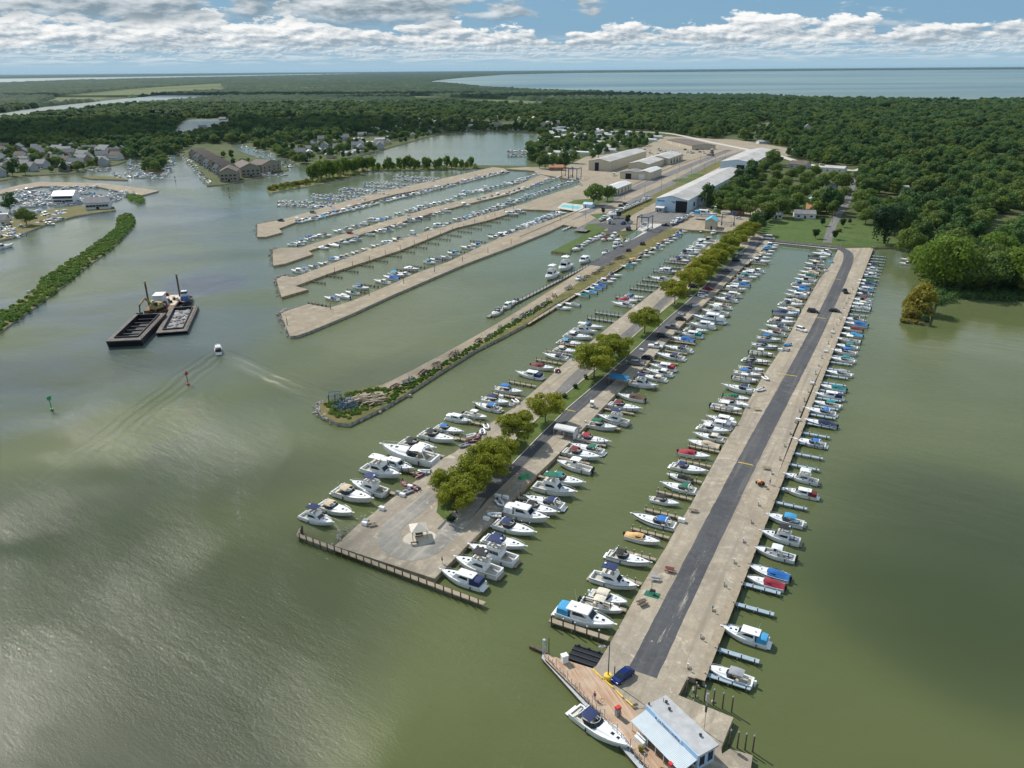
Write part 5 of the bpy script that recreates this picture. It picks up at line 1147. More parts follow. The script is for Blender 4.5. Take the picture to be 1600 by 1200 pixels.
ng = bpy.data.node_groups.new('woods', 'GeometryNodeTree'); ng.interface.new_socket('Geometry', in_out='INPUT', socket_type='NodeSocketGeometry'); ng.interface.new_socket('Geometry', in_out='OUTPUT', socket_type='NodeSocketGeometry')
gi, go = ng.nodes.new('NodeGroupInput'), ng.nodes.new('NodeGroupOutput'); jn = ng.nodes.new('GeometryNodeJoinGeometry')
srcs = []
for i in range(5):
    ob = next(o for o in sc.objects if o.name.startswith('crown') and o.data == TREE[('wood', i)][0])
    oi = ng.nodes.new('GeometryNodeObjectInfo'); oi.inputs['Object'].default_value = ob; oi.transform_space = 'ORIGINAL'
    gti = ng.nodes.new('GeometryNodeGeometryToInstance'); ng.links.new(oi.outputs['Geometry'], gti.inputs[0]); ng.links.new(gti.outputs[0], jn.inputs[0])
iop = ng.nodes.new('GeometryNodeInstanceOnPoints'); iop.inputs['Pick Instance'].default_value = True
def na(nm, ty):
    x = ng.nodes.new('GeometryNodeInputNamedAttribute'); x.data_type = ty; x.inputs['Name'].default_value = nm; return x
ng.links.new(gi.outputs[0], iop.inputs['Points']); ng.links.new(jn.outputs[0], iop.inputs['Instance'])
ng.links.new(na('pick', 'INT').outputs[0], iop.inputs['Instance Index']); ng.links.new(na('siz', 'FLOAT_VECTOR').outputs[0], iop.inputs['Scale'])
cx = ng.nodes.new('ShaderNodeCombineXYZ'); ng.links.new(na('turn', 'FLOAT').outputs[0], cx.inputs[2]); ng.links.new(cx.outputs[0], iop.inputs['Rotation'])
ng.links.new(iop.outputs[0], go.inputs[0]); md = wo_.modifiers.new('woods', 'NODES'); md.node_group = ng
print('woods instances', n)
# farther still: one rolling canopy with lumps the size of tree clumps
m, g, b, pos = posmat('far_canopy')
c = g.mix(g.ss(g.noise(pos, .0022, 4, .6), .4, .65), (.020, .048, .022), (.042, .072, .026)); c = g.mix(g.ss(g.noise(pos, .02, 4, .7), .45, .7), c, (.012, .030, .014))
c = g.mix(g.ss(g.noise(g.scale(pos, (1, 2.5, 1)), .0011, 3, .6), .62, .70), c, (.10, .115, .05))
g.nt.links.new(c, b.inputs['Base Color']); b.inputs['Roughness'].default_value = .9; b.inputs['Specular IOR Level'].default_value = .1
azs = np.arange(-.78, .80, .0026); rs = [2150.0]
while rs[-1] < 30000: rs.append(rs[-1] * 1.0065)
A_, R_ = np.meshgrid(azs, np.array(rs)); Xg = R_ * np.sin(A_); Yg = R_ * np.cos(A_) * 1.0
Xg = Xg + RS.normal(size=Xg.shape) * 2.5; Yg = Yg + RS.normal(size=Yg.shape) * 4
pxg, pyg = nproj(Xg, Yg, 1.0); Zg = RS.uniform(4, 16, Xg.shape) * RS.uniform(.6, 1, Xg.shape) + 2
water_ = np.zeros(Xg.shape, bool)
for c_ in LAKES: water_ |= npin(pxg, pyg, c_)
for c_ in CLEAR[-5:]: water_ |= npin(pxg, pyg, c_)
water_ |= ~npin(Xg, Yg, MAINW)
Zg[water_] = -2.0
nr, na_ = Xg.shape; I = np.arange(nr * na_).reshape(nr, na_)
Q = np.stack([I[:-1, :-1], I[:-1, 1:], I[1:, 1:], I[1:, :-1]], -1).reshape(-1, 4)[:, ::-1]; wf = water_.ravel()
Q = Q[~(wf[Q].all(1))]
me = bpy.data.meshes.new('far_wood'); me.vertices.add(nr * na_); me.vertices.foreach_set('co', np.stack([Xg, Yg, Zg], -1).ravel())
me.loops.add(len(Q) * 4); me.loops.foreach_set('vertex_index', Q.ravel()); me.polygons.add(len(Q)); me.polygons.foreach_set('loop_start', np.arange(0, len(Q) * 4, 4)); me.update(calc_edges=True); me.materials.append(MATS['far_canopy'])
tag(link('far_wood', me), 'far woods and farmland fading blue under the horizon', 'wood', None, 'stuff')
# ---------------------------------------------------------------- buildings
def shed(name, label, cat, p0, p1, depth, eave, ridge, wall, roof, doors=(), windows=(), flat=False, z=1.05, ridge_x=True, wpx=None, fix=None):
    """gable shed. p0,p1: front base corners (pixels), depth in metres going back from that front"""
    a, b_ = P(*p0, z), P(*p1, z); w = (b_ - a).length if wpx is None else wpx; az = math.atan2((b_ - a).y, (b_ - a).x)
    if fix: w = fix; a = b_ - AV * w; az = RZV
    t = thing(name, label, cat, a, az); wb = MB(); D = depth
    if ridge_x:      # ridge runs front to back
        wb.prism([(0, 0), (w, 0), (w, D), (0, D)], 0, eave)
        for y in (0, D): wb.add([(0, y, eave), (w, y, eave), (w / 2, y, ridge)], [(0, 1, 2) if y == 0 else (2, 1, 0)])
        rf = MB(); o = .4; th = .18; k = (ridge - eave) / (w / 2)
        for s in (0, 1):
            xe = -o if s == 0 else w + o; ze = eave - o * k
            pts = [(xe, -o, ze), (w / 2, -o, ridge), (w / 2, D + o, ridge), (xe, D + o, ze)]
            pts = pts + [(x, y, zz + th) for x, y, zz in pts]
            rf.add(pts, [(4, 5, 6, 7) if s == 0 else (7, 6, 5, 4), (0, 1, 5, 4), (2, 3, 7, 6), (3, 0, 4, 7)])
        n = int(D / 6)
        for i in range(1, n):       # standing seams of the sheet roof
            y = D * i / n
            for s in (0, 1):
                xe = -o if s == 0 else w + o; rf.tube((xe, y, eave - o * k + th), (w / 2, y, ridge + th), .05, 3, cap=False)
    else:
        wb.prism([(0, 0), (w, 0), (w, D), (0, D)], 0, eave)
        for x in (0, w): wb.add([(x, 0, eave), (x, D, eave), (x, D / 2, ridge)], [(0, 1, 2) if x else (2, 1, 0)])
        rf = MB(); o = .4; th = .18; k = (ridge - eave) / (D / 2)
        for s in (0, 1):
            ye = -o if s == 0 else D + o; ze = eave - o * k
            pts = [(-o, ye, ze), (w + o, ye, ze), (w + o, D / 2, ridge), (-o, D / 2, ridge)]
            pts = pts + [(x, y, zz + th) for x, y, zz in pts]
            rf.add(pts, [(4, 5, 6, 7) if s == 0 else (7, 6, 5, 4), (0, 1, 5, 4), (1, 2, 6, 5), (3, 0, 4, 7)])
    build('wall', wb, wall, t); build('roof', rf, roof, t)
    for (x, wd, hd, m) in doors:
        d = MB(); d.box((0, 0, hd / 2), (wd, .12, hd)); dd = build('door', d, m, t, (x * w, -.07, 0)); f = MB()
        for s in (-1, 1): f.box((s * (wd / 2 + .12), -.05, hd / 2), (.22, .16, hd))
        f.box((0, -.05, hd + .1), (wd + .46, .16, .22)); build('frame', f, 'wall_white', dd)
    for (side, u, v_, ww, hh) in windows:
        m = MB(); m.box((0, 0, 0), (ww, .10, hh)); q = {'f': ((u * w, -.06, v_), 0), 'r': ((w + .06, u * D, v_), math.pi / 2), 'l': ((-.06, u * D, v_), math.pi / 2)}[side]
        build('window', m, 'glass_dark', t, q[0], q[1])
    return t
def dpx(a, b_): return (P(*a, 1) - P(*b_, 1)).length
s1 = shed('storage_shed', 'very long white shed with bluish walls, pale roof and one big dark doorway', 'shed', (1026, 329), (1073, 332.5), 196, 8.8, 11.6, 'wall_blue', 'roof_light', [(.82, 8.6, 8.2, 'door_dark')], [('r', .1 + .12 * i, 3.5, 4, 3) for i in range(7)], fix=24)
# faded lettering panels high on its front wall
for (x, z_, w_, h_, m_) in ((.17, 7.4, 5.5, 1.2, 'canvas_sky'), (.60, 7.2, 5.0, .5, 'canvas_maroon'), (.62, 6.5, 4.0, .3, 'canvas_black')):
    m = MB(); m.box((0, 0, 0), (w_, .06, h_)); build('sign_board', m, m_, s1, (x * (P(1075, 333.5, 1) - P(1026, 329, 1)).length, -.05, z_))
shed('office_hut', 'small grey hut leaning on the front of the long white shed', 'hut', (1024, 331), (1036, 332), 5, 3.2, 3.9, 'wall_grey', 'roof_white', [(.3, 1, 2.1, 'door_dark')], [('f', .65, 1.6, 1.6, 1.0)], ridge_x=False)
shed('storage_shed', 'blue grey walled shed beyond the end of the long white one', 'shed', (1137, 261), (1176, 269), 138, 9, 11.5, 'wall_blue', 'roof_light', [(.62, 8, 6.5, 'door_dark')], fix=33)
shed('storage_shed', 'biggest tan walled shed with a tall dark doorway', 'shed', (917, 267), (952, 267.5), 122, 9.5, 12.0, 'wall_tan', 'roof_light', [(.40, 4.6, 8.2, 'door_dark')], fix=23)
shed('storage_shed', 'tan shed in the middle of the yard behind the twin gabled one', 'shed', (984, 266.5), (1013, 266), 56, 6.0, 8.2, 'wall_tan', 'roof_light', fix=22)
shed('storage_shed', 'grey roofed left half of the twin sheds in the yard', 'shed', (968, 278.5), (998, 280.5), 20, 6.0, 7.6, 'wall_tan', 'roof_grey', [(.45, 6, 5.2, 'door_dark')], fix=19)
shed('storage_shed', 'white roofed right half of the twin sheds with a white door', 'shed', (999, 280.5), (1015, 281.5), 38, 7.0, 8.6, 'wall_tan', 'roof_white', [(.32, 5, 5.0, 'wall_white')], fix=12)
shed('storage_shed', 'tan shed farthest up the yard with dark side doors', 'shed', (1018, 254), (1044, 257.5), 58, 6.5, 9, 'wall_tan', 'roof_light', [(.5, 7, 5, 'door_dark')], [('r', .2 + .2 * i, 2.6, 5, 4.4) for i in range(4)], fix=24)
shed('storage_shed', 'small tan shed just behind the pair of trees by the pool', 'shed', (946, 303), (961, 306), 42, 5.4, 7.0, 'wall_tan', 'roof_white', [(.5, 5, 4.4, 'wall_brown')], [('r', .2 + .2 * i, 2.4, 2.0, 3.6) for i in range(4)], fix=13)
shed('workshop', 'long low workshop with a dark roof at the top of the yard', 'workshop', (1041, 224), (1081, 234), 32, 5.0, 6.5, 'wall_tan', 'roof_brown', [(.2, 4, 3.6, 'wall_white'), (.55, 4, 3.6, 'wall_white')], ridge_x=False)
shed('boathouse', 'small tan hut with a bright teal roof at the basin head', 'hut', (1101, 357.5), (1118, 358.5), 11, 5.2, 7.2, 'wall_tan', 'roof_teal', [(.6, 1.2, 2.2, 'door_dark')], [('r', .5, 2.6, 1.2, 1.0)])
shed('pool_house', 'low pale blue hut beside the swimming pool', 'hut', (911, 324.5), (924, 325.5), 6, 2.8, 3.8, 'wall_blue', 'wall_blue', [(.3, 1, 2.1, 'door_dark')], ridge_x=False)
shed('restroom', 'pale blue flat hut on the island lawn', 'hut', (952, 342), (966, 341), 6, 2.8, 3.3, 'wall_white', 'roof_light', [(.3, 1, 2.1, 'door_dark')], ridge_x=False)
shed('kiosk', 'tiny white kiosk at the inner end of the grass spit', 'kiosk', (949, 350), (957, 350), 3.5, 2.6, 3.8, 'wall_white', 'roof_white', [(.5, .9, 2.0, 'door_dark')], z=1.12)
shed('barn', 'brown hut under the trees right of the boat yard', 'hut', (1141, 336), (1162, 337), 9, 3.2, 5.0, 'wall_brown', 'roof_brown', [(.3, 2, 2.4, 'door_dark')], [('f', .7, 1.6, 1.4, 1.0)], ridge_x=False)
shed('cabin', 'little orange roofed cabin at the lagoon corner', 'hut', (858, 266.5), (880, 266.5), 9, 3.2, 5.4, 'wall_brown', 'roof_orange', [(.5, 1.2, 2.2, 'door_dark')], ridge_x=False)
for l, a, b_, D, e, r_, wl_, rf_ in (('white ranch house along the back edge of the big lawn', (1241, 341), (1274, 342), 9, 3.2, 5.2, 'wall_white', 'roof_grey'), ('house with the bright orange roof above the lawn', (1259, 334), (1280, 335), 14, 3.6, 6.6, 'wall_white', 'roof_orange'),
                                   ('pale green house left of the orange roofed one behind the lawn', (1203, 341), (1222, 342), 8, 3.0, 5.0, 'wall_white', 'roof_light'), ('grey blue roofed house behind the orange roofed one', (1272, 320), (1288, 320), 16, 3.6, 6.2, 'wall_blue', 'roof_grey'),
                                   ('pink brown roofed house beside the lane', (1283, 312), (1302, 313), 14, 3.6, 6.4, 'wall_tan', 'roof_pink'), ('grey roofed house beside the upper lane', (1289, 299), (1304, 300), 12, 3.4, 5.8, 'wall_white', 'roof_grey'),
                                   ('long white building near the bend of the main road', (1286, 268), (1318, 270), 14, 4.0, 5.6, 'wall_white', 'roof_light'), ('brown roofed house behind the shed grove', (1232, 262), (1258, 264), 14, 4, 7, 'wall_grey', 'roof_brown'),
                                   ('pale blue house half hidden in the wood right of the lane', (1372, 292), (1392, 292), 12, 4, 7.5, 'wall_blue', 'roof_light'), ('green white house deeper in the wood right of the lane', (1412, 306), (1422, 306), 12, 4, 7.5, 'wall_white', 'roof_light')):
    shed('house', l, 'house', a, b_, D, e, r_, wl_, rf_, [(.5, 1.1, 2.1, 'door_dark')], [('f', .2, 1.6, 1.6, 1.1), ('f', .8, 1.6, 1.6, 1.1), ('r', .5, 1.6, 1.6, 1.1)], ridge_x=False)
# brown condominiums on their own point
for l, a, b_, D, e, r_ in (('front stepped tan condominium block at the tip of the point', (344, 284), (372, 283), 24, 9, 13), ('right brown condominium block along the water', (377, 277), (408, 275), 40, 9, 13), ('far right dark condominium block facing the channel', (410, 272), (440, 266), 18, 9, 12.5)):
    shed('condominium', l, 'condominium', a, b_, D, e, r_, 'condo_wall', 'roof_brown', [(.5, 2.4, 2.4, 'door_dark')], [('f', u, v_, 2.2, 1.5) for u in (.15, .38, .62, .85) for v_ in (2.5, 5.6)] + [('r', u, v_, 2.2, 1.5) for u in (.2, .5, .8) for v_ in (2.5, 5.6)])
for i in range(7):
    x, y = 296 + i * 7.4, 249 + i * 4.6
    shed('condominium', f'brown roofed row condominium along the slips, {ordn(i + 1)} from the road end', 'condominium', (x, y), (x + 13, y + 1), 17, 7.5, 12, 'wall_grey' if i % 2 else 'condo_wall', 'roof_brown', [(.5, 1.6, 2.3, 'door_dark')], [('f', .2, 2.2, 2, 1.4), ('f', .8, 2.2, 2, 1.4), ('f', .2, 5.4, 2, 1.4), ('f', .8, 5.4, 2, 1.4)])
# neighbourhood houses: four small kinds, copied
def home_proto(w, d, e, r_, wl_, rf_):
    t = thing('house', '', 'house'); wb = MB(); wb.prism([(-w / 2, -d / 2), (w / 2, -d / 2), (w / 2, d / 2), (-w / 2, d / 2)], 0, e)
    for x in (-w / 2, w / 2): wb.add([(x, -d / 2, e), (x, d / 2, e), (x, 0, r_)], [(0, 1, 2) if x > 0 else (2, 1, 0)])
    rf = MB(); k = (r_ - e) / (d / 2)
    for s in (-1, 1):
        ye = s * (d / 2 + .4); ze = e - .4 * k; pts = [(-w / 2 - .4, ye, ze), (w / 2 + .4, ye, ze), (w / 2 + .4, 0, r_), (-w / 2 - .4, 0, r_)]; pts += [(x, y, z + .15) for x, y, z in pts]
        rf.add(pts, [(4, 5, 6, 7) if s < 0 else (7, 6, 5, 4), (0, 1, 5, 4), (1, 2, 6, 5), (3, 0, 4, 7)])
    build('wall', wb, wl_, t); build('roof', rf, rf_, t)
    for x in (-w * .3, w * .05, w * .33):
        m = MB(); m.box((x, -d / 2 - .05, 1.7), (1.5, .1, 1.1)); build('window', m, 'glass_dark', t)
    return t
HP = [home_proto(16, 6, 3.0, 3.9, 'wall_white', 'roof_white'), home_proto(15, 8, 3.2, 5.0, 'wall_white', 'roof_light'), home_proto(14, 9, 3.8, 7, 'wall_tan', 'roof_grey'), home_proto(13, 10, 5.6, 9.5, 'wall_white', 'roof_brown'), home_proto(14, 10, 5.6, 9.6, 'wall_grey', 'roof_grey'), home_proto(17, 11, 5.2, 9.2, 'condo_wall', mat('roof_slate', (.09, .11, .13), .7, .15, .4))]
hused = set()
def home(k, x, y, rz, label, group, s=1.0):
    p = P(x, y, 1.02)
    if k not in hused:
        hused.add(k); t = HP[k]; t.location = p; t.rotation_euler = (0, 0, rz); t['label'] = label; t['group'] = group; return t
    return copy_thing(HP[k], p, rz, label, group, s)
hr = random.Random(5)
def homes(poly, n, kinds, label, group, rzs):
    ps = []; xs = [p[0] for p in poly]; ys = [p[1] for p in poly]; tries = 0
    while len(ps) < n and tries < 4000:
        tries += 1; x, y = hr.uniform(min(xs), max(xs)), hr.uniform(min(ys), max(ys))
        if not inpoly(x, y, poly): continue
        p = P(x, y, 1)
        if any((p - q).length < 17 for q in ps): continue
        ps.append(p); home(hr.choice(kinds), x, y, hr.choice(rzs) + hr.uniform(-.1, .1), label, group)
homes([(860, 262), (915, 246), (1000, 230), (1038, 212), (960, 206), (880, 192), (860, 205), (852, 217), (838, 240)], 62, [0, 0, 1], 'white mobile home in the rows behind the tan sheds', 'mobile homes behind the tan sheds', [RZU, RZU + 1.57])
homes([(560, 215), (600, 193), (700, 182), (860, 183), (870, 196), (838, 205), (712, 203), (640, 217), (600, 230), (560, 238)], 46, [0, 1, 1, 2], 'pale house among the trees round the head of the lagoon', 'houses round the lagoon', [.2, 1.7])
homes([(470, 225), (560, 218), (600, 232), (563, 241), (520, 248), (487, 254), (452, 246)], 22, [1, 2, 2, 4], 'house on the low ground left of the lagoon', 'houses left of the lagoon', [.3, 1.8])
homes([(-30, 280), (-30, 235), (80, 232), (190, 238), (222, 247), (182, 255), (105, 268), (45, 271)], 64, [3, 4, 4, 5, 5, 2], 'steep roofed house in the crowded left waterside estate', 'houses of the left waterside estate', [.4, 1.9, -.3])
homes([(-40, 345), (10, 341), (15, 346), (12, 365), (-40, 380)], 4, [2, 1], 'house at the left frame edge by the lower marina', 'houses at the left frame edge', [.4])
homes([(1160, 215), (1240, 180), (1420, 165), (1600, 170), (1600, 185), (1400, 190), (1250, 235), (1180, 228)], 16, [1, 2, 4], 'house half hidden in the woods towards the lake', 'houses in the woods', [.3, 1.2])
homes([(150, 185), (240, 178), (440, 195), (400, 215), (380, 212), (240, 190)], 7, [1, 2], 'long pale roof in the dark woods behind the estate', 'roofs in the dark woods', [.1])
shed('clubhouse', 'long white roofed clubhouse with balcony in the left marina', 'clubhouse', (83, 318), (116, 317), 14, 6, 9, 'wall_white', 'roof_white', [(.5, 2, 2.2, 'door_dark')], [('f', .1 + .13 * i, v_, 2.2, 1.5) for i in range(7) for v_ in (1.8, 4.4)], ridge_x=False, z=.9)
shed('clubhouse', 'dark green roofed boathouse at the tip of the lower left shore', 'boathouse', (134, 328), (172, 326), 12, 5, 8.5, 'wall_white', 'roof_grey', [(.5, 2, 2.2, 'door_dark')], [('f', .1 + .13 * i, 2.6, 2.0, 1.6) for i in range(7)], ridge_x=False, z=1.0)

# ---------------------------------------------------------------- the fuel dock store (nearest building)
def quadslab(mb, pts, th, mi=0):
    a = [tuple(p) for p in pts]; b_ = [(p[0], p[1], p[2] - th) for p in a]; mb.add(a + b_, [(0, 1, 2, 3), (7, 6, 5, 4), (0, 4, 5, 1), (1, 5, 6, 2), (2, 6, 7, 3), (3, 7, 4, 0)], mi)
H1, H2 = 4.6, 3.0
A0, A1, A2, A3 = P(1012, 1100, H1 + .3), P(1038, 1085, H1), P(1120, 1163, H1), P(1092, 1178, H1 + .3)
org = Vector((A0.x, A0.y, 1.14)); ex = (A3 - A0); ex.z = 0; LB = ex.length; azb = math.atan2(ex.y, ex.x)
WB = abs((A1 - A0).dot(Vector((-math.sin(azb), math.cos(azb), 0))))
t = thing('store', 'low blue and white fuel dock store with grey flat roof and ribbed porch roof', 'store', org, azb)
wb = MB(); hh = H1 - 1.14 - .35; wb.prism([(.25, .25), (LB - .25, .25), (LB - .25, WB - .2), (.25, WB - .2)], 0, hh); build('wall', wb, 'wall_blue', t)
rf = MB(); rf.box((LB / 2, WB / 2, hh + .2), (LB + .3, WB + .3, .3)); rr = build('roof', rf, 'roof_shingle' if 'roof_shingle' in MATS else 'wall_grey2' if 'wall_grey2' in MATS else mat('roof_store', (.40, .41, .42), .85, .12, .6), t)
fa = MB(); fa.box((LB / 2, -.22, hh + .05), (LB + .3, .12, .9)); build('fascia', fa, mat('fascia_blue', (.36, .56, .80), .5, .06, .5), t)
sb = MB(); sb.box((0, 0, 0), (LB * .52, .06, .62)); sg = build('sign', sb, mat('sign_blue', (.62, .74, .88), .5, .04, .5), t, (LB * .45, -.33, hh + .12))
fc = bpy.data.curves.new('lettering', 'FONT'); fc.body = 'La Marina Landing'; fc.size = .66; fc.align_x = 'CENTER'; fc.align_y = 'CENTER'; fc.extrude = .01
fo = bpy.data.objects.new('tmp', fc); sc.collection.objects.link(fo); dg = bpy.context.evaluated_depsgraph_get(); fm = bpy.data.meshes.new_from_object(fo.evaluated_get(dg)); bpy.data.objects.remove(fo)
fm.materials.clear(); fm.materials.append(MATS['hull_navy']); lt = link('lettering', fm, sg, (.25, -.05, 0)); lt.rotation_euler = (math.pi / 2, 0, 0)
an = MB(); an.tube((-LB * .235, -.05, -.22), (-LB * .235, -.05, .2), .05, 5); an.tube((-LB * .235 - .2, -.05, -.1), (-LB * .235, -.05, -.24), .05, 5); an.tube((-LB * .235 + .2, -.05, -.1), (-LB * .235, -.05, -.24), .05, 5); an.tube((-LB * .235 - .14, -.05, .1), (-LB * .235 + .14, -.05, .1), .04, 5); build('anchor_emblem', an, 'hull_navy', sg)
WP = 3.4
pr = MB(); n = 92
secs = [[(LB * i / n, -.28, hh - .42 + (.035 if i % 2 else 0)), (LB * i / n, -WP, hh - 1.1 + (.035 if i % 2 else 0)), (LB * i / n, -WP, hh - 1.16 + (.035 if i % 2 else 0)), (LB * i / n, -.28, hh - .48 + (.035 if i % 2 else 0))] for i in range(n + 1)]
loft(pr, secs); build('porch_roof', pr, mat('ribbed_sheet', (.48, .54, .58), .45, .05, .8), t)
for i in range(7):
    m = MB(); m.tube((LB * (.02 + .16 * i), -WP + .2, 0), (LB * (.02 + .16 * i), -WP + .2, hh - 1.15), .07, 6); build('porch_post', m, 'wall_white', t)
for i, u in enumerate((.12, .25, .40, .62, .75, .88)):
    m = MB(); m.box((LB * u, .20, 1.45), (1.5, .12, 1.1)); build('window', m, 'glass_dark', t)
m = MB(); m.box((LB * .5, .19, 1.05), (1.1, .12, 2.1)); build('door', m, 'door_dark', t)
for v_ in (.28, .72):
    m = MB(); m.box((LB - .18, WB * v_, 1.6), (.12, .55, 1.5)); f = build('window', m, 'glass_dark', t); m = MB(); m.box((LB - .2, WB * v_ - .38, 1.6), (.14, .14, 1.7)); m.box((LB - .2, WB * v_ + .38, 1.6), (.14, .14, 1.7)); build('shutter', m, 'hull_navy', t)
for (u, v_) in ((.10, .75), (.22, .6), (.78, .72)):
    m = MB(); m.tube((LB * u, WB * v_, hh + .3), (LB * u, WB * v_, hh + .62), .16, 8); m.tube((LB * u, WB * v_, hh + .62), (LB * u, WB * v_, hh + .72), .26, 8); build('roof_vent', m, 'black_plastic', t)
m = MB(); m.tube((LB * .06, WB * .7, hh + .3), (LB * .06, WB * .7, hh + 1.1), .05, 5); m.box((LB * .0, .3, 2.4), (.2, .2, 3.0)); build('service_mast', m, 'black_plastic', t)
# white tanks / ice boxes and barrels under the porch edge
def onstore(x, y, z=1.26):
    c, s = math.cos(azb), math.sin(azb); return Vector((org.x + x * c - y * s, org.y + x * s + y * c, z))
for i in range(2):
    m = MB(); m.box((0, 0, .5), (2.2, .55, .9), 0, 0, .92); tag(build('kayak_rack', m, 'canvas_white', None, onstore(2.6 + i * .3, -WP + .2 - .7 * i), azb + .05), f'long white box lying at the porch corner, the {("inner", "outer")[i]} one', 'box')
for i, u in enumerate((.36, .78)):
    t2 = thing('flower_tub', f'tub of yellow flowers on the planks before the store, {("left", "right")[i]} one', 'planter', onstore(LB * u, -WP - 1.3)); m = MB(); m.tube((0, 0, 0), (0, 0, .45), .30, 10, 0, .38); build('tub', m, 'timber_dark', t2)
    link('flowers', leaves('flowers', [(0, 0, .7, .45, .4)], 200, .10, 'leaf_yellow', seed=i), t2)
# picnic tables on the patio
def fueldock():
    z = 1.28; pts = [(850, 1021), (925, 1044), (996, 1114), (1071, 1196), (1110, 1260), (1055, 1262), (1012, 1200), (930, 1108), (852, 1030)]
    t = thing('fuel_dock', 'wedge shaped cedar plank fuel dock with white railing posts', 'dock', P(925, 1070, 0) * 1.0); o = t.location
    def loc(ps, z): return [(p.x - o.x, p.y - o.y) for p in PX(ps, z)]
    m = MB(); m.prism(loc(pts, z), z - .35, z, 0, 1); dk, g, b, pos = posmat('cedar_planks')
    w = g.n('ShaderNodeVectorRotate', rotation_type='Z_AXIS'); w.inputs['Angle'].default_value = R(-22); g.nt.links.new(pos, w.inputs['Vector'])
    sp = g.n('ShaderNodeSeparateXYZ'); g.nt.links.new(w.outputs[0], sp.inputs[0]); fx = g.m('FRACT', g.mul(sp.outputs[0], 3.4)); row = g.m('FLOOR', g.mul(sp.outputs[0], 3.4))
    pn = g.noise(g.vec(g.mul(row, 3.17), g.mul(sp.outputs[1], .12), 0), 1.0, 2); c = g.mix(g.ss(pn, .3, .7), (.34, .21, .13), (.52, .36, .24)); c = g.mix(g.ss(fx, .06, .12, .8, 0), c, (.08, .05, .035)); c = g.mix(g.ss(g.noise(pos, .3, 4), .4, .7, 0, .4), c, (.50, .42, .33))
    g.nt.links.new(c, b.inputs['Base Color']); b.inputs['Roughness'].default_value = .8
    build('deck', m, [dk, 'timber_dark'], t)
    m = MB(); m.prism(loc([(848, 1022), (852, 1026), (935, 1112), (1015, 1202), (1045, 1262), (1028, 1262), (1003, 1206), (925, 1115), (846, 1028)], .75), .3, .75, 0, 1); build('landing', m, ['dock_grey', 'timber_dark'], t)
    q = PX([(850, 1025), (932, 1110), (1010, 1200), (1040, 1250)], z)
    tot = [(q[i + 1] - q[i]).length for i in range(3)]
    n = 30; rp = []
    for i in range(n):
        s = sum(tot) * (i + .3) / n; j = 0
        while s > tot[j]: s -= tot[j]; j += 1
        p = q[j].lerp(q[j + 1], s / tot[j]) - o; m = MB(); m.tube((p.x, p.y, -.8), (p.x, p.y, z + (1.3 if i % 3 else 2.2)), .07, 6, 0); m.tube((p.x, p.y, z + (1.3 if i % 3 else 2.2)), (p.x, p.y, z + (1.36 if i % 3 else 2.3)), .09, 6, 0); build('post', m, 'dock_grey', t)
    for i, (a, b_) in enumerate((((926, 1046), (941, 1061)), ((945, 1064), (958, 1075)), ((962, 1079), (973, 1090)), ((978, 1094), (990, 1105)))):
        p, q2 = P(*a, z), P(*b_, z); m = MB(); c = (p + q2) / 2 - o; m.box((c.x, c.y, z + .10), ((q2 - p).length, .22, .2), math.atan2((q2 - p).y, (q2 - p).x)); build('wheel_stop', m, 'yellow_paint', t)
    for i, (x, y) in enumerate(((894, 1066), (902, 1072), (948, 1118), (975, 1148), (983, 1157))):
        p = P(x, y, .76) - o; m = MB()
        for k in range(3): m.box((p.x, p.y + .25 * k - .2, .9 + .14 * k), (.9, .24, .1), 0.6)
        build('step', m, 'yellow_paint' if i % 2 else 'timber_dark', t)
fueldock()
def small(name, label, cat, px, parts, z=1.30, rz=0.0, group=None):
    t = thing(name, label, cat, P(*px, z), rz, group)
    for (pn, fn, m) in parts: mb = MB(); fn(mb); build(pn, mb, m, t)
    return t
small('service_box', 'white metal cabinet on the narrow end of the fuel dock', 'cabinet', (882, 1034), [('cabinet', lambda m: m.box((0, 0, .75), (1.1, .9, 1.5)), 'canvas_white'), ('lid', lambda m: m.box((0, 0, 1.56), (1.3, 1.1, .12), 0, 0, .9), 'canvas_white')], rz=.4)
for i, p in enumerate(((965, 1118), (1048, 1206))):
    small('fuel_pump', f'red topped fuel pump on the planks, {("upper", "lower")[i]} one', 'fuel pump', p, [('cabinet', lambda m: m.box((0, 0, .75), (.6, .8, 1.5)), 'canvas_grey'), ('head', lambda m: m.box((0, 0, 1.7), (.7, .9, .4), 0, 0, .95), 'red_paint'), ('panel', lambda m: m.box((-.32, 0, 1.2), (.04, .6, .5)), 'canvas_white'), ('hose', lambda m: m.path([Vector((.35, .3, 1.3)), Vector((.55, .35, .5)), Vector((.45, .1, .2)), Vector((.34, 0, .9))], .04, 5), 'black_plastic')], rz=azb)
# bicycle beside the dock cleats
def bike(m):
    for x in (-.52, .52):
        pts = [Vector((x + .34 * math.cos(a), 0, .36 + .34 * math.sin(a))) for a in np.linspace(0, 6.283, 15)]; m.path(pts, .025, 4)
t = thing('bicycle', 'bicycle leaning at the fuel dock railing behind the big white cruiser', 'bicycle', P(937, 1098, 1.30), .3); m = MB(); bike(m); build('wheel', m, 'black_plastic', t); m = MB(); m.path([Vector((-.52, 0, .36)), Vector((-.15, 0, .82)), Vector((.35, 0, .85)), Vector((-.05, 0, .32)), Vector((-.52, 0, .36))], .02, 4); m.path([Vector((.52, 0, .36)), Vector((.35, 0, .95)), Vector((.32, .25, 1.02))], .02, 4); build('frame', m, 'canvas_maroon', t)
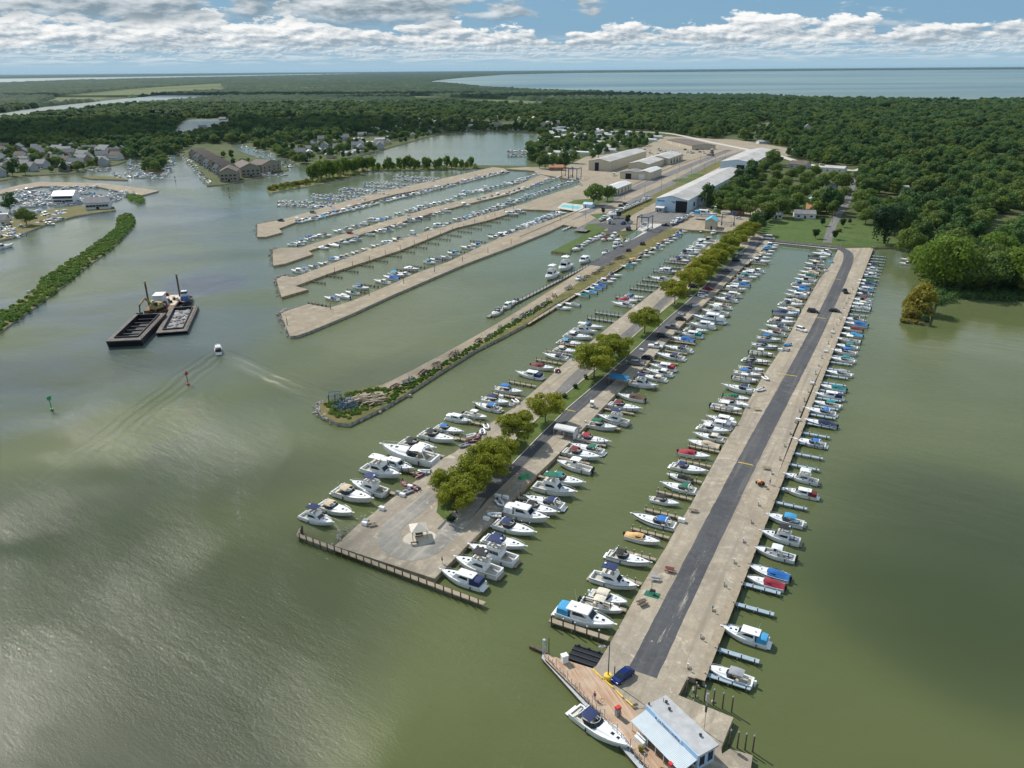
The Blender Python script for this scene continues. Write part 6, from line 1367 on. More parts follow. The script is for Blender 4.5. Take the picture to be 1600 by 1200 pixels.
# lamp on the yellow drum
small('street_lamp', 'dark double lamp post standing in a yellow concrete drum', 'street lamp', (950, 1061), [('base', lambda m: (m.tube((0, 0, 0), (0, 0, .9), .75, 16), m.tube((0, 0, .9), (0, 0, 1.0), .75, 16, 0, .6)), 'yellow_paint'),
      ('pole', lambda m: m.tube((0, 0, 1), (0, 0, 8.2), .10, 8, 0, .07), 'black_plastic'), ('arm', lambda m: m.path([Vector((0, 0, 8.2)), Vector((-.6, -.3, 8.35)), Vector((-1.6, -.8, 7.9))], .05, 5), 'black_plastic'),
      ('lamp_head', lambda m: (m.box((-1.6, -.8, 7.8), (.9, .4, .18), .45), m.box((-1.2, -.35, 7.3), (.9, .4, .18), .45)), 'canvas_grey')], z=1.16)
small('sign_post', 'small dark post beside the blue car', 'post', (960, 1055), [('pole', lambda m: m.tube((0, 0, 0), (0, 0, 1.9), .09, 6), 'black_plastic')], z=1.16)
small('street_lamp', 'tall pole with a grey lamp box on the concrete patio', 'street lamp', (1100, 1141), [('pole', lambda m: m.tube((0, 0, 0), (0, 0, 7.0), .06, 6), 'steel'), ('lamp_head', lambda m: m.box((0, 0, 6.9), (.5, .5, 1.4), 0, 0, .8), 'steel'), ('box', lambda m: m.box((0, .1, 4.4), (.3, .3, 1.3)), 'black_plastic')], z=1.16)
# small black floating dock and posts beside the fuel dock
small('floating_dock', 'square black floating dock between the pier and the fuel dock', 'dock', (914, 1030), [('deck', lambda m: m.box((0, 0, .45), (5.6, 4.2, .5)), 'hull_black'), ('frame', lambda m: [m.box((0, y, .78), (5.6, .25, .18)) for y in (-1.9, -.6, .7, 1.9)], 'black_plastic'), ('cleat', lambda m: [m.box((x, 2.0, .9), (.4, .3, .3)) for x in (-2, 0, 2)], 'canvas_black')], z=0, rz=RZV)
small('piling', 'tall grey tube piling at the tip of the fuel dock', 'piling', (850, 1024), [('tube', lambda m: m.tube((0, 0, -1), (0, 0, 3.6), .28, 10), 'dock_grey')], z=0)
small('breakwater', 'low dark timber beam running out from the fuel dock tip', 'breakwater', (843, 1019), [('beam', lambda m: m.box((0, 0, .3), (4.2, .5, .7)), 'timber_dark'), ('post', lambda m: m.tube((-2.0, 0, -.5), (-2.0, 0, 4.2), .08, 5), 'timber_dark')], z=0, rz=2.55)
for i, (a, b_) in enumerate((((1062, 1085), (1146, 1119)), ((1130, 1168), (1178, 1180)))):
    p, q = P(*a, 0), P(*b_, 0)
    for k in range(6 - 2 * i):
        w = p.lerp(q, (k + .6) / (6 - 2 * i)) + Vector((.4, .5, 0)); t = thing('piling', f'dark piling with a pale cap, {ordn(k + 1)} along the {("patio", "lower slab")[i]} edge', 'piling', w); m = MB(); m.tube((0, 0, -1), (0, 0, 3.3), .13, 6); build('post', m, 'timber_dark', t); m = MB(); m.tube((0, 0, 3.3), (0, 0, 3.55), .16, 6, 0, .05); build('cap', m, 'dock_grey', t)
# ---------------------------------------------------------------- vehicles
def car_mesh(L, Wd, hb, hc, c0, c1, g0, g1, nose=.75):
    """lower body and glasshouse; c0..c1 cabin extents (fractions), g0..g1 roof extents"""
    lo = MB(); secs = []
    for u, hh, ww in ((0, .72, .86), (.03, .92, .94), (.12, .98, 1), (.5, 1, 1), (.80, .92, 1), (.94, nose, .94), (1, .62 * nose / .75, .84)):
        x = -L / 2 + L * u; w = Wd / 2 * ww; z1 = hb * hh
        secs.append([(x, -w * .94, .22), (x, -w, .38), (x, -w, z1 * .75), (x, -w * .9, z1), (x, w * .9, z1), (x, w, z1 * .75), (x, w, .38), (x, w * .94, .22)])
    loft(lo, secs); gl = MB(); rf = MB(); w0, w1 = Wd / 2 * .88, Wd / 2 * .70; X = lambda u: -L / 2 + L * u
    a = [(X(c0), -w0, hb * .97), (X(c1), -w0, hb * .95), (X(c1), w0, hb * .95), (X(c0), w0, hb * .97)]; b_ = [(X(g0), -w1, hc - .05), (X(g1), -w1, hc - .05), (X(g1), w1, hc - .05), (X(g0), w1, hc - .05)]
    gl.add(a + b_, [(4, 5, 6, 7), (0, 1, 5, 4), (1, 2, 6, 5), (2, 3, 7, 6), (3, 0, 4, 7)])
    rf.box(((X(g0) + X(g1)) / 2, 0, hc - .02), (X(g1) - X(g0) + .05, w1 * 2 + .05, .07), 0, 0, .93)
    for u0, v0, u1, v1 in ((c0, g0, c0, g0), (c1, g1, c1, g1), ((c0 + c1) / 2, (g0 + g1) / 2, 0, 0)):
        for s in (-1, 1): rf.tube((X(u0), s * w0 * 1.0, hb * .97), (X(v0), s * w1, hc - .03), .05, 4)
    return lo, gl, rf
CARS = dict(sedan=(4.7, 1.85, .95, 1.45, .10, .78, .24, .60), suv=(4.8, 1.95, 1.10, 1.78, .03, .76, .08, .60), van=(5.6, 2.05, 1.2, 2.25, .02, .86, .03, .76), pickup=(5.6, 2.0, 1.10, 1.80, .40, .78, .44, .64))
def car(kind, color, px, rz, label, group=None, z=1.16, s=1.0):
    L, Wd, hb, hc, *r_ = CARS[kind]; t = thing({'sedan': 'car', 'suv': 'car', 'van': 'van', 'pickup': 'pickup_truck'}[kind], label, {'van': 'van', 'pickup': 'pickup'}.get(kind, 'car'), P(*px, z), rz, group, s)
    lo, gl, rf = car_mesh(L, Wd, hb, hc, *r_); build('body', lo, color, t); build('windows', gl, 'glass_dark', t).name = 'glasshouse'; build('roof', rf, color, t)
    for x in (-L * .31, L * .31):
        for y in (-1, 1):
            m = MB(); m.tube((x, y * (Wd / 2 - .2), .33), (x, y * (Wd / 2 + .02), .33), .33, 12); w = build('wheel', m, 'tyre', t); m = MB(); m.tube((x, y * (Wd / 2 - .1), .33), (x, y * (Wd / 2 + .04), .33), .18, 8); build('rim', m, 'steel', w)
    for y in (-1, 1):
        m = MB(); m.box((L / 2 - .10, y * Wd * .33, hb * .62), (.18, .36, .16)); build('headlight', m, 'headlamp', t)
        m = MB(); m.box((-L / 2 + .06, y * Wd * .36, hb * .66), (.12, .30, .16)); build('tail_light', m, 'red_paint', t)
    return t
pc0, pc1 = P(960, 1067, 1.2), P(987, 1047, 1.2)
car('sedan', 'car_blue', (973, 1059), math.atan2((pc0 - pc1).y, (pc0 - pc1).x), 'dark blue car parked at the near end of the asphalt road', s=1.0)
car('suv', 'car_black', (1270, 488), RZV + .0, 'black car parked left of the rightmost pier road', None); car('sedan', 'car_black', (1304, 487), RZV, 'black car parked right of the rightmost pier road', None)
car('pickup', 'car_black', (1320, 457), RZU + .3, 'black pickup standing near the top of the rightmost pier'); car('suv', 'car_white', (1252, 517), RZV - .5, 'white car with dark windows beside the rightmost pier road')
car('van', 'car_white', (1201, 374), RZV + .05, 'white van on the shore road at the basin corner', s=1.25)
for i, (x, y, k, c, r_) in enumerate(((1083, 449, 'suv', 'car_black', RZV), (1073, 463, 'sedan', 'car_grey', RZV), (1120, 415, 'suv', 'car_grey', RZV), (1123, 412, 'sedan', 'car_black', RZV), (1128, 407, 'suv', 'car_black', RZV), (1012, 561, 'sedan', 'car_black', RZV), (1036, 527, 'suv', 'car_black', RZV), (1050, 513, 'pickup', 'car_grey', RZV))):
    car(k, c, (x, y), r_, f'dark car parked beside the tree shaded road, {ordn(i + 1)} of eight', 'dark cars by the tree shaded road')
for i, (x, y, k, c) in enumerate(((995, 570, 'suv', 'car_grey'), (1024, 543, 'pickup', 'car_white'), (1064, 500, 'sedan', 'car_black'), (1098, 463, 'suv', 'car_white'), (1106, 452, 'sedan', 'car_red'), (1136, 424, 'sedan', 'car_grey'), (1150, 408, 'suv', 'car_black'), (1158, 398, 'sedan', 'car_white'))):
    car(k, c, (x, y), RZV + .2, f'vehicle parked on the gravel above the right slips, {ordn(i + 1)} up from the blue tarpaulin', 'vehicles above the right slips')
for l, a in (('white pickup parked on the grassy spit', ('pickup', 'car_white', (904, 437), RZU)), ('dark car on the spit road, lower one', ('sedan', 'car_black', (982, 392), RZU)), ('dark car on the spit road, upper one', ('suv', 'car_black', (1004, 382), RZU)), ('orange red car on the yard verge', ('sedan', 'car_orange', (969, 330), RZV)),
             ('black car left of the orange red one, nearer', ('suv', 'car_black', (971, 323), RZV)), ('black car left of the orange red one, farther', ('suv', 'car_black', (978, 320), RZV)), ('blue pickup by the dark conifer near the hoist', ('pickup', 'car_blue', (974, 350), RZU)), ('blue truck on the dark apron below the hoist', ('van', 'car_blue', (982, 359), RZU)),
             ('black pickup on the tip road of the farthest pier', ('pickup', 'car_black', (439, 345.5), RZV)), ('grey car on the farthest gravel pier', ('suv', 'car_grey', (489, 333), RZV)), ('white car beside the second blue hoist', ('sedan', 'car_white', (1155, 342), RZV)), ('dark pickup at the foot of the long shed', ('pickup', 'car_black', (1040, 353), RZV)), ('red car on the second gravel pier edge', ('sedan', 'car_red', (547, 365), RZV)), ('white camper under the trees right of the long shed', ('van', 'car_white', (1118, 327), 1.2)), ('small white car on the main road', ('sedan', 'car_white', (1283, 257), .2))):
    car(a[0], a[1], a[2], a[3], l, None, 1.2)
cr = random.Random(12)
for i in range(26):
    x, y = cr.uniform(1010, 1115), cr.uniform(232, 244); car(cr.choice(['sedan', 'suv', 'pickup']), cr.choice(['car_white', 'car_grey', 'car_black', 'car_white', 'car_red']), (x, y), cr.choice([0.3, 1.9]), 'vehicle parked in the far lot beside the dark roofed workshop', 'vehicles in the far lot', 1.1)
# ---------------------------------------------------------------- dock boxes, dinghies, tables, carts
def dockbox(x, y, label, m='canvas_white', s=1.0, rz=0.0, z=1.15): small('dock_box', label, 'dock box', (x, y), [('box', lambda q: q.box((0, 0, .35 * s), (1.5 * s, .8 * s, .7 * s)), m), ('lid', lambda q: q.box((0, 0, .74 * s), (1.6 * s, .9 * s, .12 * s), 0, 0, .85), m)], z, RZV + rz, 'dock boxes and lockers on the piers')
for i, (x, y) in enumerate(((572, 816), (597, 796), (570, 820), (623, 772), (629, 775), (641, 762), (663, 741), (783, 621), (722, 724))): dockbox(x, y, f'white locker on the left edge of the tree lined pier, {ordn(i + 1)} from the near end', 'canvas_white' if i % 3 else 'canvas_grey')
for i, (x, y) in enumerate(((778, 777), (790, 779), (760, 812), (1062, 452), (1018, 604), (1002, 548))): dockbox(x, y, f'pale locker on the right edge of the tree lined pier, {ordn(i + 1)} from the near end')
for i, (x, y) in enumerate(((1065, 815), (1170, 612), (1146, 663), (1165, 636), (1219, 548), (1246, 488))): dockbox(x, y, f'white locker on the left edge of the rightmost pier, {ordn(i + 1)} from the near end', s=1.1)
for i, (x, y) in enumerate(((1247, 657), (1269, 600), (1290, 550), (1301, 520))): dockbox(x, y, f'white utility box on the timber boardwalk, {ordn(i + 1)} from the near end', s=.9, z=1.3)
def dinghy(x, y, label, rz, m='canvas_white', s=1.0, z=1.2):
    t = thing('dinghy', label, 'dinghy', P(x, y, z), rz, 'dinghies and tenders on the piers', s); mb = MB()
    pts = [Vector((-1.4, -.6, .3)), Vector((.6, -.6, .3)), Vector((1.4, -.25, .4)), Vector((1.6, 0, .42)), Vector((1.4, .25, .4)), Vector((.6, .6, .3)), Vector((-1.4, .6, .3))]; mb.path(pts, .22, 8); build('tube', mb, m, t)
    mb = MB(); mb.prism([(-1.3, -.5), (.6, -.5), (1.4, 0), (.6, .5), (-1.3, .5)], .1, .2, bottom=True); mb.box((-.2, 0, .4), (.3, 1.0, .06)); build('floor', mb, 'canvas_grey', t); mb = MB(); mb.box((-1.5, 0, .6), (.3, .3, .5), 0, 0, .8); build('outboard_motor', mb, 'hull_black', t)
for i, (x, y) in enumerate(((648, 763), (636, 770), (632, 757), (664, 738), (655, 744), (738, 690), (746, 683), (754, 676), (760, 668), (726, 697), (735, 682), (806, 628), (800, 633), (870, 580))): dinghy(x, y, f'little tender on the left edge of the tree lined pier, {ordn(i + 1)} from the near end', random.random() * 6, random.choice(['canvas_white', 'canvas_white', 'canvas_grey', 'canvas_maroon']), 1.1)
for i, (x, y) in enumerate(((781, 787), (774, 806), (1001, 567), (1085, 478), (1065, 492), (1060, 520), (1097, 465))): dinghy(x, y, f'little tender on the right edge of the tree lined pier, {ordn(i + 1)} from the near end', random.random() * 6, random.choice(['canvas_white', 'canvas_grey', 'hull_black']), 1.1)
for i, (x, y) in enumerate(((1196, 592), (1230, 540), (1227, 547), (1241, 490), (1290, 423), (1298, 410), (1188, 610))): dinghy(x, y, f'little tender beside the left slips of the rightmost pier, {ordn(i + 1)} from the near end', random.random() * 6, random.choice(['canvas_white', 'canvas_sky', 'canvas_grey']), 1.1)
def bench(x, y, label, m, rz=0.0, z=1.2): small('picnic_table', label, 'picnic table', (x, y), [('table_top', lambda q: q.box((0, 0, .76), (1.9, .8, .07)), m), ('seat', lambda q: q.box((0, -.75, .45), (1.9, .28, .06)), m), ('seat', lambda q: q.box((0, .75, .45), (1.9, .28, .06)), m), ('legs', lambda q: [q.tube((x_, -.7, 0), (x_, .3, .74), .05, 4) or q.tube((x_, .7, 0), (x_, -.3, .74), .05, 4) for x_ in (-.7, .7)], m)], z, RZV + rz, 'picnic tables on the piers')
for l, x, y, m, rz in (('brown picnic table by the sea wall of the tree lined pier', 581, 820, 'timber', .9), ('grey picnic table on the near left edge of the rightmost pier', 1003, 944, 'timber_dark', 1.0), ('red brown bench table left of the asphalt road', 1046, 892, 'canvas_maroon', .1), ('pale picnic table right of the road on the rightmost pier', 1197, 732, 'timber', .1), ('brown table on the left edge near the green boat', 1082, 798, 'timber', .2),
                       ('picnic table beside the trees near the pavilion', 1182, 640, 'timber', .3), ('grey table left of the boat with the tan stripe', 1023, 905, 'canvas_grey', .2)): bench(x, y, l, m, rz)
small('grill_stand', 'dark barbecue grill on a green mat left of the asphalt road', 'grill', (1019, 929), [('mat', lambda q: q.box((0, 0, .02), (3.0, 1.8, .04)), 'canvas_green'), ('grill', lambda q: q.box((0, .1, .95), (1.2, .6, .35), 0, 0, .8), 'black_plastic'), ('legs', lambda q: [q.tube((a, b_, 0), (a, b_, .8), .04, 4) for a in (-.5, .5) for b_ in (-.2, .3)], 'black_plastic'), ('umbrella_pole', lambda q: q.tube((-.3, .5, 0), (-.3, .5, 3.0), .06, 5), 'canvas_green')], 1.16, RZV)
small('tractor', 'small red tractor parked right of the asphalt road', 'tractor', (1187, 757), [('body', lambda q: q.box((.2, 0, .8), (1.6, .7, .6), 0, 0, .85), 'canvas_orange'), ('seat', lambda q: q.box((-.6, 0, 1.1), (.5, .5, .5), 0, 0, .7), 'red_paint'), ('wheel', lambda q: q.tube((-.6, -.75, .5), (-.6, -.45, .5), .5, 12), 'tyre'), ('wheel', lambda q: q.tube((-.6, .45, .5), (-.6, .75, .5), .5, 12), 'tyre'), ('wheel', lambda q: q.tube((.8, -.6, .32), (.8, -.4, .32), .32, 10), 'tyre'), ('wheel', lambda q: q.tube((.8, .4, .32), (.8, .6, .32), .32, 10), 'tyre')], 1.16, 1.9)
small('golf_cart', 'white roofed golf cart beside the speed bump road', 'golf cart', (925, 635), [('body', lambda q: q.box((0, 0, .55), (2.2, 1.15, .5), 0, 0, .9), 'car_white'), ('roof', lambda q: q.box((-.1, 0, 1.85), (1.7, 1.2, .09)), 'canvas_white'), ('frame', lambda q: [q.tube((a, b_, .7), (a, b_, 1.82), .03, 4) for a in (-.8, .6) for b_ in (-.5, .5)], 'steel'), ('seat', lambda q: q.box((-.2, 0, .95), (.5, 1.0, .35)), 'canvas_black'), ('wheel', lambda q: [q.tube((a, b_ - .08, .25), (a, b_ + .08, .25), .25, 10) for a in (-.75, .75) for b_ in (-.5, .5)], 'tyre')], 1.16, RZU + .3)
# shelters
small('shelter', 'white arched canopy shelter at the right edge of the tree lined pier', 'shelter', (884, 681), [('roof', lambda q: loft(q, [[(x, 1.7 * math.cos(a), 2.3 + .8 * math.sin(a)) for a in np.linspace(0, math.pi, 9)] + [(x, 1.6 * math.cos(a), 2.2 + .75 * math.sin(a)) for a in np.linspace(math.pi, 0, 9)] for x in (-3.2, 0, 3.2)]), 'roof_white'), ('end_wall', lambda q: q.box((3.1, 0, 1.25), (.1, 3.1, 2.3)), 'wall_white'), ('post', lambda q: [q.tube((x, y, 0), (x, y, 2.3), .05, 5) for x in (-3.1, 0, 3) for y in (-1.6, 1.6)], 'steel'), ('locker', lambda q: [q.box((x, .5, .5), (1.1, .9, 1.0)) for x in (-2, -.4, 1.2)], 'canvas_grey')], 1.15, RZV)
small('shelter', 'bright blue tarpaulin shelter at the shaded right edge of the tree lined pier', 'shelter', (969, 599), [('roof', lambda q: q.add([(-3.3, -2.4, 2.3), (3.3, -2.4, 2.3), (3.3, 0, 3.1), (-3.3, 0, 3.1), (3.3, 2.4, 2.3), (-3.3, 2.4, 2.3)], [(0, 1, 2, 3), (3, 2, 4, 5), (3, 2, 1, 0), (5, 4, 2, 3)]), 'canvas_sky'), ('post', lambda q: [q.tube((x, y, 0), (x, y, 2.3), .05, 5) for x in (-3.2, 3.2) for y in (-2.3, 2.3)], 'steel')], 1.15, RZV)
t = small('green_tarpaulin', 'bright green tarpaulin heap in the shade on the tree lined pier', 'tarpaulin', (819, 746), [('sheet', lambda q: [q.box((x, y, .35), (1.5, 1.3, .7), a, 0, .5) for x, y, a in ((0, 0, .3), (1.1, .3, 1.1), (-.9, -.2, .7))], 'green_paint')], 1.15, .3)
small('small_boat_cover', 'bright blue covered dinghy on the left edge of the tree lined pier', 'dinghy', (897, 559), [('cover', lambda q: q.box((0, 0, .45), (3.2, 1.6, .9), 0, 0, .55), 'canvas_sky')], 1.15, RZV)
small('red_cover', 'dark red covered cart on the left edge of the tree lined pier', 'cart', (871, 581), [('cover', lambda q: q.box((0, 0, .5), (2.2, 1.4, 1.0), 0, 0, .6), 'canvas_maroon'), ('wheel', lambda q: [q.tube((0, s * .7, .3), (0, s * .85, .3), .3, 10) for s in (-1, 1)], 'tyre')], 1.15, .6)
# pavilion in the turning loop
c0 = P(655, 838, 1.15); t = thing('pavilion', 'small square pavilion with a pale hipped roof inside the turning loop', 'pavilion', c0, .25, None, .86)
m = MB(); m.prism([(4.2 * math.cos(a), 3.4 * math.sin(a) - 1.0) for a in np.linspace(0, 6.283, 25)[:-1]], 0, .22); build('base', m, mat('cream_slab', (.50, .46, .38), .8, .08, .5), t)
m = MB(); m.prism([(4.45 * math.cos(a), 3.65 * math.sin(a) - 1.0) for a in np.linspace(0, 6.283, 25)[:-1]], -.02, .10); build('kerb', m, 'concrete', t)
m = MB(); e = 2.3; m.add([(-e, -e, 2.7), (e, -e, 2.7), (e, e, 2.7), (-e, e, 2.7), (0, 0, 4.2), (-e, -e, 2.6), (e, -e, 2.6), (e, e, 2.6), (-e, e, 2.6)], [(0, 1, 4), (1, 2, 4), (2, 3, 4), (3, 0, 4), (5, 6, 1, 0), (6, 7, 2, 1), (7, 8, 3, 2), (8, 5, 0, 3), (8, 7, 6, 5)]); build('roof', m, mat('pavilion_roof', (.58, .52, .44), .6, .08, 1), t)
for x in (-1.9, 1.9):
    for y in (-1.9, 1.9): m = MB(); m.tube((x, y, .2), (x, y, 2.65), .10, 6); build('post', m, 'timber', t)
m = MB(); m.box((0, 0, .8), (1.7, .8, .08)); m.box((0, -.7, .55), (1.7, .28, .06)); m.box((0, .7, .55), (1.7, .28, .06)); m.tube((-.6, 0, .2), (-.6, 0, .8), .06, 4); m.tube((.6, 0, .2), (.6, 0, .8), .06, 4); tag(build('picnic_table', m, 'timber_dark', None, c0, .25), 'picnic table under the pavilion roof', 'picnic table')
small('bench', 'low dark bench on the round slab outside the pavilion', 'bench', (648, 850), [('seat', lambda q: q.box((0, 0, .45), (1.8, .5, .08)), 'timber_dark'), ('leg', lambda q: [q.box((x, 0, .2), (.1, .4, .42)) for x in (-.7, .7)], 'timber_dark')], 1.38, .1)
# stones at the corner slip
riprap('row of pale stones by the corner slip of the sea wall', [(527, 851), (536, 838), (548, 831)], 22, 1.0, .6)
# people by the near docks
def person(px, label, shirt, rz, z=1.28, lean=0.0):
    t = thing('person', label, 'person', P(*px, z), rz)
    me = bpy.data.meshes.new('body'); J = [(0, 0, .95), (0, 0, 1.15), (0, 0, 1.38), (0, 0, 1.50), (.02, 0, 1.63), (.02, 0, 1.74), (0, .19, 1.38), (.05, .27, 1.12), (.16, .25, .90), (0, -.19, 1.38), (.05, -.27, 1.12), (.16, -.25, .90), (0, .10, .88), (.06, .11, .48), (0, .12, .08), (.14, .12, .04), (0, -.10, .88), (-.04, -.11, .48), (-.08, -.12, .08), (.06, -.12, .04)]
    E_ = [(0, 1), (1, 2), (2, 3), (3, 4), (4, 5), (2, 6), (6, 7), (7, 8), (2, 9), (9, 10), (10, 11), (0, 12), (12, 13), (13, 14), (14, 15), (0, 16), (16, 17), (17, 18), (18, 19)]
    me.from_pydata(J, E_, []); o = link('body', me, t); me.materials.append(MATS['skin']); o.modifiers.new('skin', 'SKIN'); rad = [.15, .14, .16, .06, .10, .08, .07, .045, .035, .07, .045, .035, .10, .065, .045, .04, .10, .065, .045, .04]
    for v_, r_ in zip(me.skin_vertices[0].data, rad): v_.radius = (r_, r_ * (1.15 if r_ > .13 else 1))
    me.skin_vertices[0].data[0].use_root = True; ss_ = o.modifiers.new('sub', 'SUBSURF'); ss_.levels = ss_.render_levels = 1
    m = MB(); loft(m, [[(.0 + .16 * math.cos(a), .24 * math.sin(a), z_) if z_ < 1.4 else (.11 * math.cos(a), .17 * math.sin(a), z_) for a in np.linspace(0, 6.283, 11)] for z_ in (.88, 1.1, 1.3, 1.44)]); build('shirt', m, shirt, t)
    m = MB(); loft(m, [[(.17 * math.cos(a), .21 * math.sin(a), z_) for a in np.linspace(0, 6.283, 11)] for z_ in (.70, .80, .94)]); build('shorts', m, 'cloth_grey', t)
    m = MB(); m.tube((0, 0, 1.70), (0, 0, 1.80), .115, 8, 0, .07); build('hair', m, 'timber_dark', t); return t
person((929, 1093), 'person in a purple top standing on the fuel dock beside the bicycle', 'cloth_purple', 1.0)
person((1203, 757), 'person in grey standing at the boardwalk edge of the rightmost pier', 'cloth_grey', 2.0, 1.2)
person((691, 880), 'person in a red brown top at the corner of the tree lined pier', 'canvas_maroon', .5, 1.2)
rj0 = random.Random(8)
# mooring gear scattered along the boardwalk: hose posts
for i, (x, y) in enumerate(walk((1076, 1046), (1332, 450), 9.0)):
    t = thing('power_pedestal', f'shore power post with coiled hose, {ordn(i + 1)} from the near end of the boardwalk', 'power post', P(x, y, 1.15) + Vector((rj0.uniform(-.3, .3), 0, 0)), RZV, 'shore power posts'); m = MB(); m.tube((0, 0, 0), (0, 0, 1.15), .07, 5); build('post', m, 'timber_dark', t)
    m = MB(); m.box((0, 0, 1.15), (.28, .22, .35)); build('socket_box', m, rj0.choice(['dock_grey', 'canvas_white', 'canvas_teal']), t)
    m = MB(); m.path([Vector((.28 * math.cos(a) + .3, .28 * math.sin(a) + a * .06, .06)) for a in np.linspace(0, 9, 16)], .04, 4); build('hose', m, rj0.choice(['hull_black', 'canvas_green', 'timber_dark']), t)
# ---------------------------------------------------------------- hoists, pool, tip scrap, cradles
def hoist(px, label, rz, w=7.5, L=9.5, h=8.5, s=1.0, m_='blue_frame'):
    t = thing('boat_hoist', label, 'boat hoist', P(*px, 1.15), rz, None, s)
    for y in (-w / 2, w / 2):
        m = MB(); [m.box((x, y, h / 2 + .3), (.45, .45, h - .6)) for x in (-L / 2, L / 2)]; m.box((0, y, h), (L + .6, .45, .6)); m.box((0, y, 1.2), (L, .3, .3)); build('side_frame', m, m_, t)
        for x in (-L / 2, L / 2): m = MB(); m.tube((x, y - .25, .6), (x, y + .25, .6), .6, 12); build('wheel', m, 'tyre', t)
    m = MB(); m.box((-L / 2, 0, h), (.5, w, .6)); build('cross_beam', m, m_, t)
    for x in (-L / 4, L / 4): m = MB(); m.path([Vector((x, -w / 2, h)), Vector((x, -w / 3, 2.2)), Vector((x, w / 3, 2.2)), Vector((x, w / 2, h))], .07, 4); build('sling', m, 'canvas_tan', t)
hoist((1007, 358), 'big dark blue boat hoist over the slip at the spit root', RZU); hoist((1137, 351), 'blue boat hoist right of the teal roofed hut', RZV + .2, s=.85); hoist((898, 279), 'farther boat hoist at the head of the third basin', RZU, s=1.15); hoist((886, 276), 'rusty red boat hoist left of the farther one', RZU, s=1.0, m_='rust_steel')
b_ = boat_parts('cruiser', 'white', 'hull_navy'); t = thing('motorboat', 'white cruiser hanging in the slings of the big hoist', 'motorboat', P(1007, 358, 1.15) + Vector((0, 0, 2.4)), RZU)
for n_, me_ in b_: link(n_, me_, t)
t = thing('motorboat', 'big grey hulled boat standing ashore behind the teal roofed hut', 'motorboat', P(1102, 343, 1.05) + Vector((0, 0, 2.2)), RZV, None, 1.6)
for n_, me_ in boat_parts('sedan', 'sky', 'hull_grey'): link(n_, me_, t)
PZ = 1.16
t = thing('swimming_pool', 'turquoise swimming pool with a pale concrete surround', 'swimming pool', (0, 0, 0)); m = MB(); m.prism([(p.x, p.y) for p in PX([(870, 325), (880, 317), (912, 320), (922, 326), (905, 331)], PZ)], PZ - .15, PZ); build('surround', m, 'concrete', t)
m = MB(); m.prism([(p.x, p.y) for p in PX([(875, 323), (881, 319.5), (909, 323), (903, 327)], PZ + .03)], PZ - .1, PZ + .03); build('water', m, 'pool_water', t)
# steel racks and timber on the head of the spit
for i, (x, y, s, h) in enumerate(((524, 629, .9, 3.6), (541, 634, .95, 2.6), (532, 640, .8, 2.2), (550, 640, .8, 2.4))):
    t = thing('steel_rack', f'open dark blue steel rack on the head of the spit, {ordn(i + 1)} from the left', 'rack', P(x, y, 1.12), .2 + .3 * i, 'steel racks on the head of the spit', s); m = MB()
    for a in (-2.2, 0, 2.2):
        for c in (-1.5, 1.5): m.tube((a, c, 0), (a, c, h), .12, 5)
        m.tube((a, -1.5, h), (a, 1.5, h), .1, 5)
    for c in (-1.5, 1.5): m.tube((-2.2, c, h), (2.2, c, h), .1, 5); m.tube((-2.2, c, h * .5), (2.2, c, h * .5), .08, 5); m.tube((-2.2, c, 0), (2.2, c, h), .05, 4)
    build('frame', m, 'blue_frame', t)
rj = random.Random(3)
m = MB()
for i in range(70):
    a = rj.gauss(.5, .35); x, y = rj.uniform(-5, 5), rj.uniform(-3, 3); m.box((x, y, rj.uniform(.1, 1.2)), (rj.uniform(3, 6), .3, .3), a)
tag(build('timber_pile', m, 'timber', None, P(572, 627, 1.12)), 'heap of grey old dock timbers on the head of the spit', 'timber heap', None, 'stuff')
def trailer(x, y, label, rz, s=1.0, m_='dock_grey'):
    t = thing('boat_cradle', label, 'boat cradle', P(x, y, 1.15), rz, 'boat cradles and trailers on the spit', s); m = MB()
    for c in (-.8, .8): m.box((0, c, .55), (6, .18, .18))
    for a in (-2.4, 0, 2.2): m.box((a, 0, .5), (.16, 1.7, .16))
    build('frame', m, m_, t)
    for c in (-.8, .8): m = MB(); m.box((0, c * .7, 1.0), (4.5, .3, .25), 0, 0, .7); build('bunk', m, 'timber_dark', t)
    for c in (-1, 1): m = MB(); m.tube((-1, c - .1, .35), (-1, c + .1, .35), .35, 10); build('wheel', m, 'tyre', t)
for i, (x, y) in enumerate(((617, 606), (636, 598), (641, 593), (661, 584), (682, 570), (685, 574), (707, 556), (713, 552), (748, 533), (765, 526), (781, 512), (802, 501), (817, 494), (830, 488), (839, 482), (848, 478), (857, 470), (866, 463), (888, 452), (890, 447), (912, 438), (917, 433), (930, 428), (937, 424), (941, 419), (952, 413), (958, 411), (965, 405), (971, 403))):
    trailer(x, y, f'boat cradle on the weedy side of the spit, {ordn(i + 1)} from its head', RZU + rj.uniform(-.6, .6), rj.uniform(.75, 1.1), rj.choice(['dock_grey', 'rust_steel', 'timber', 'dock_grey']))
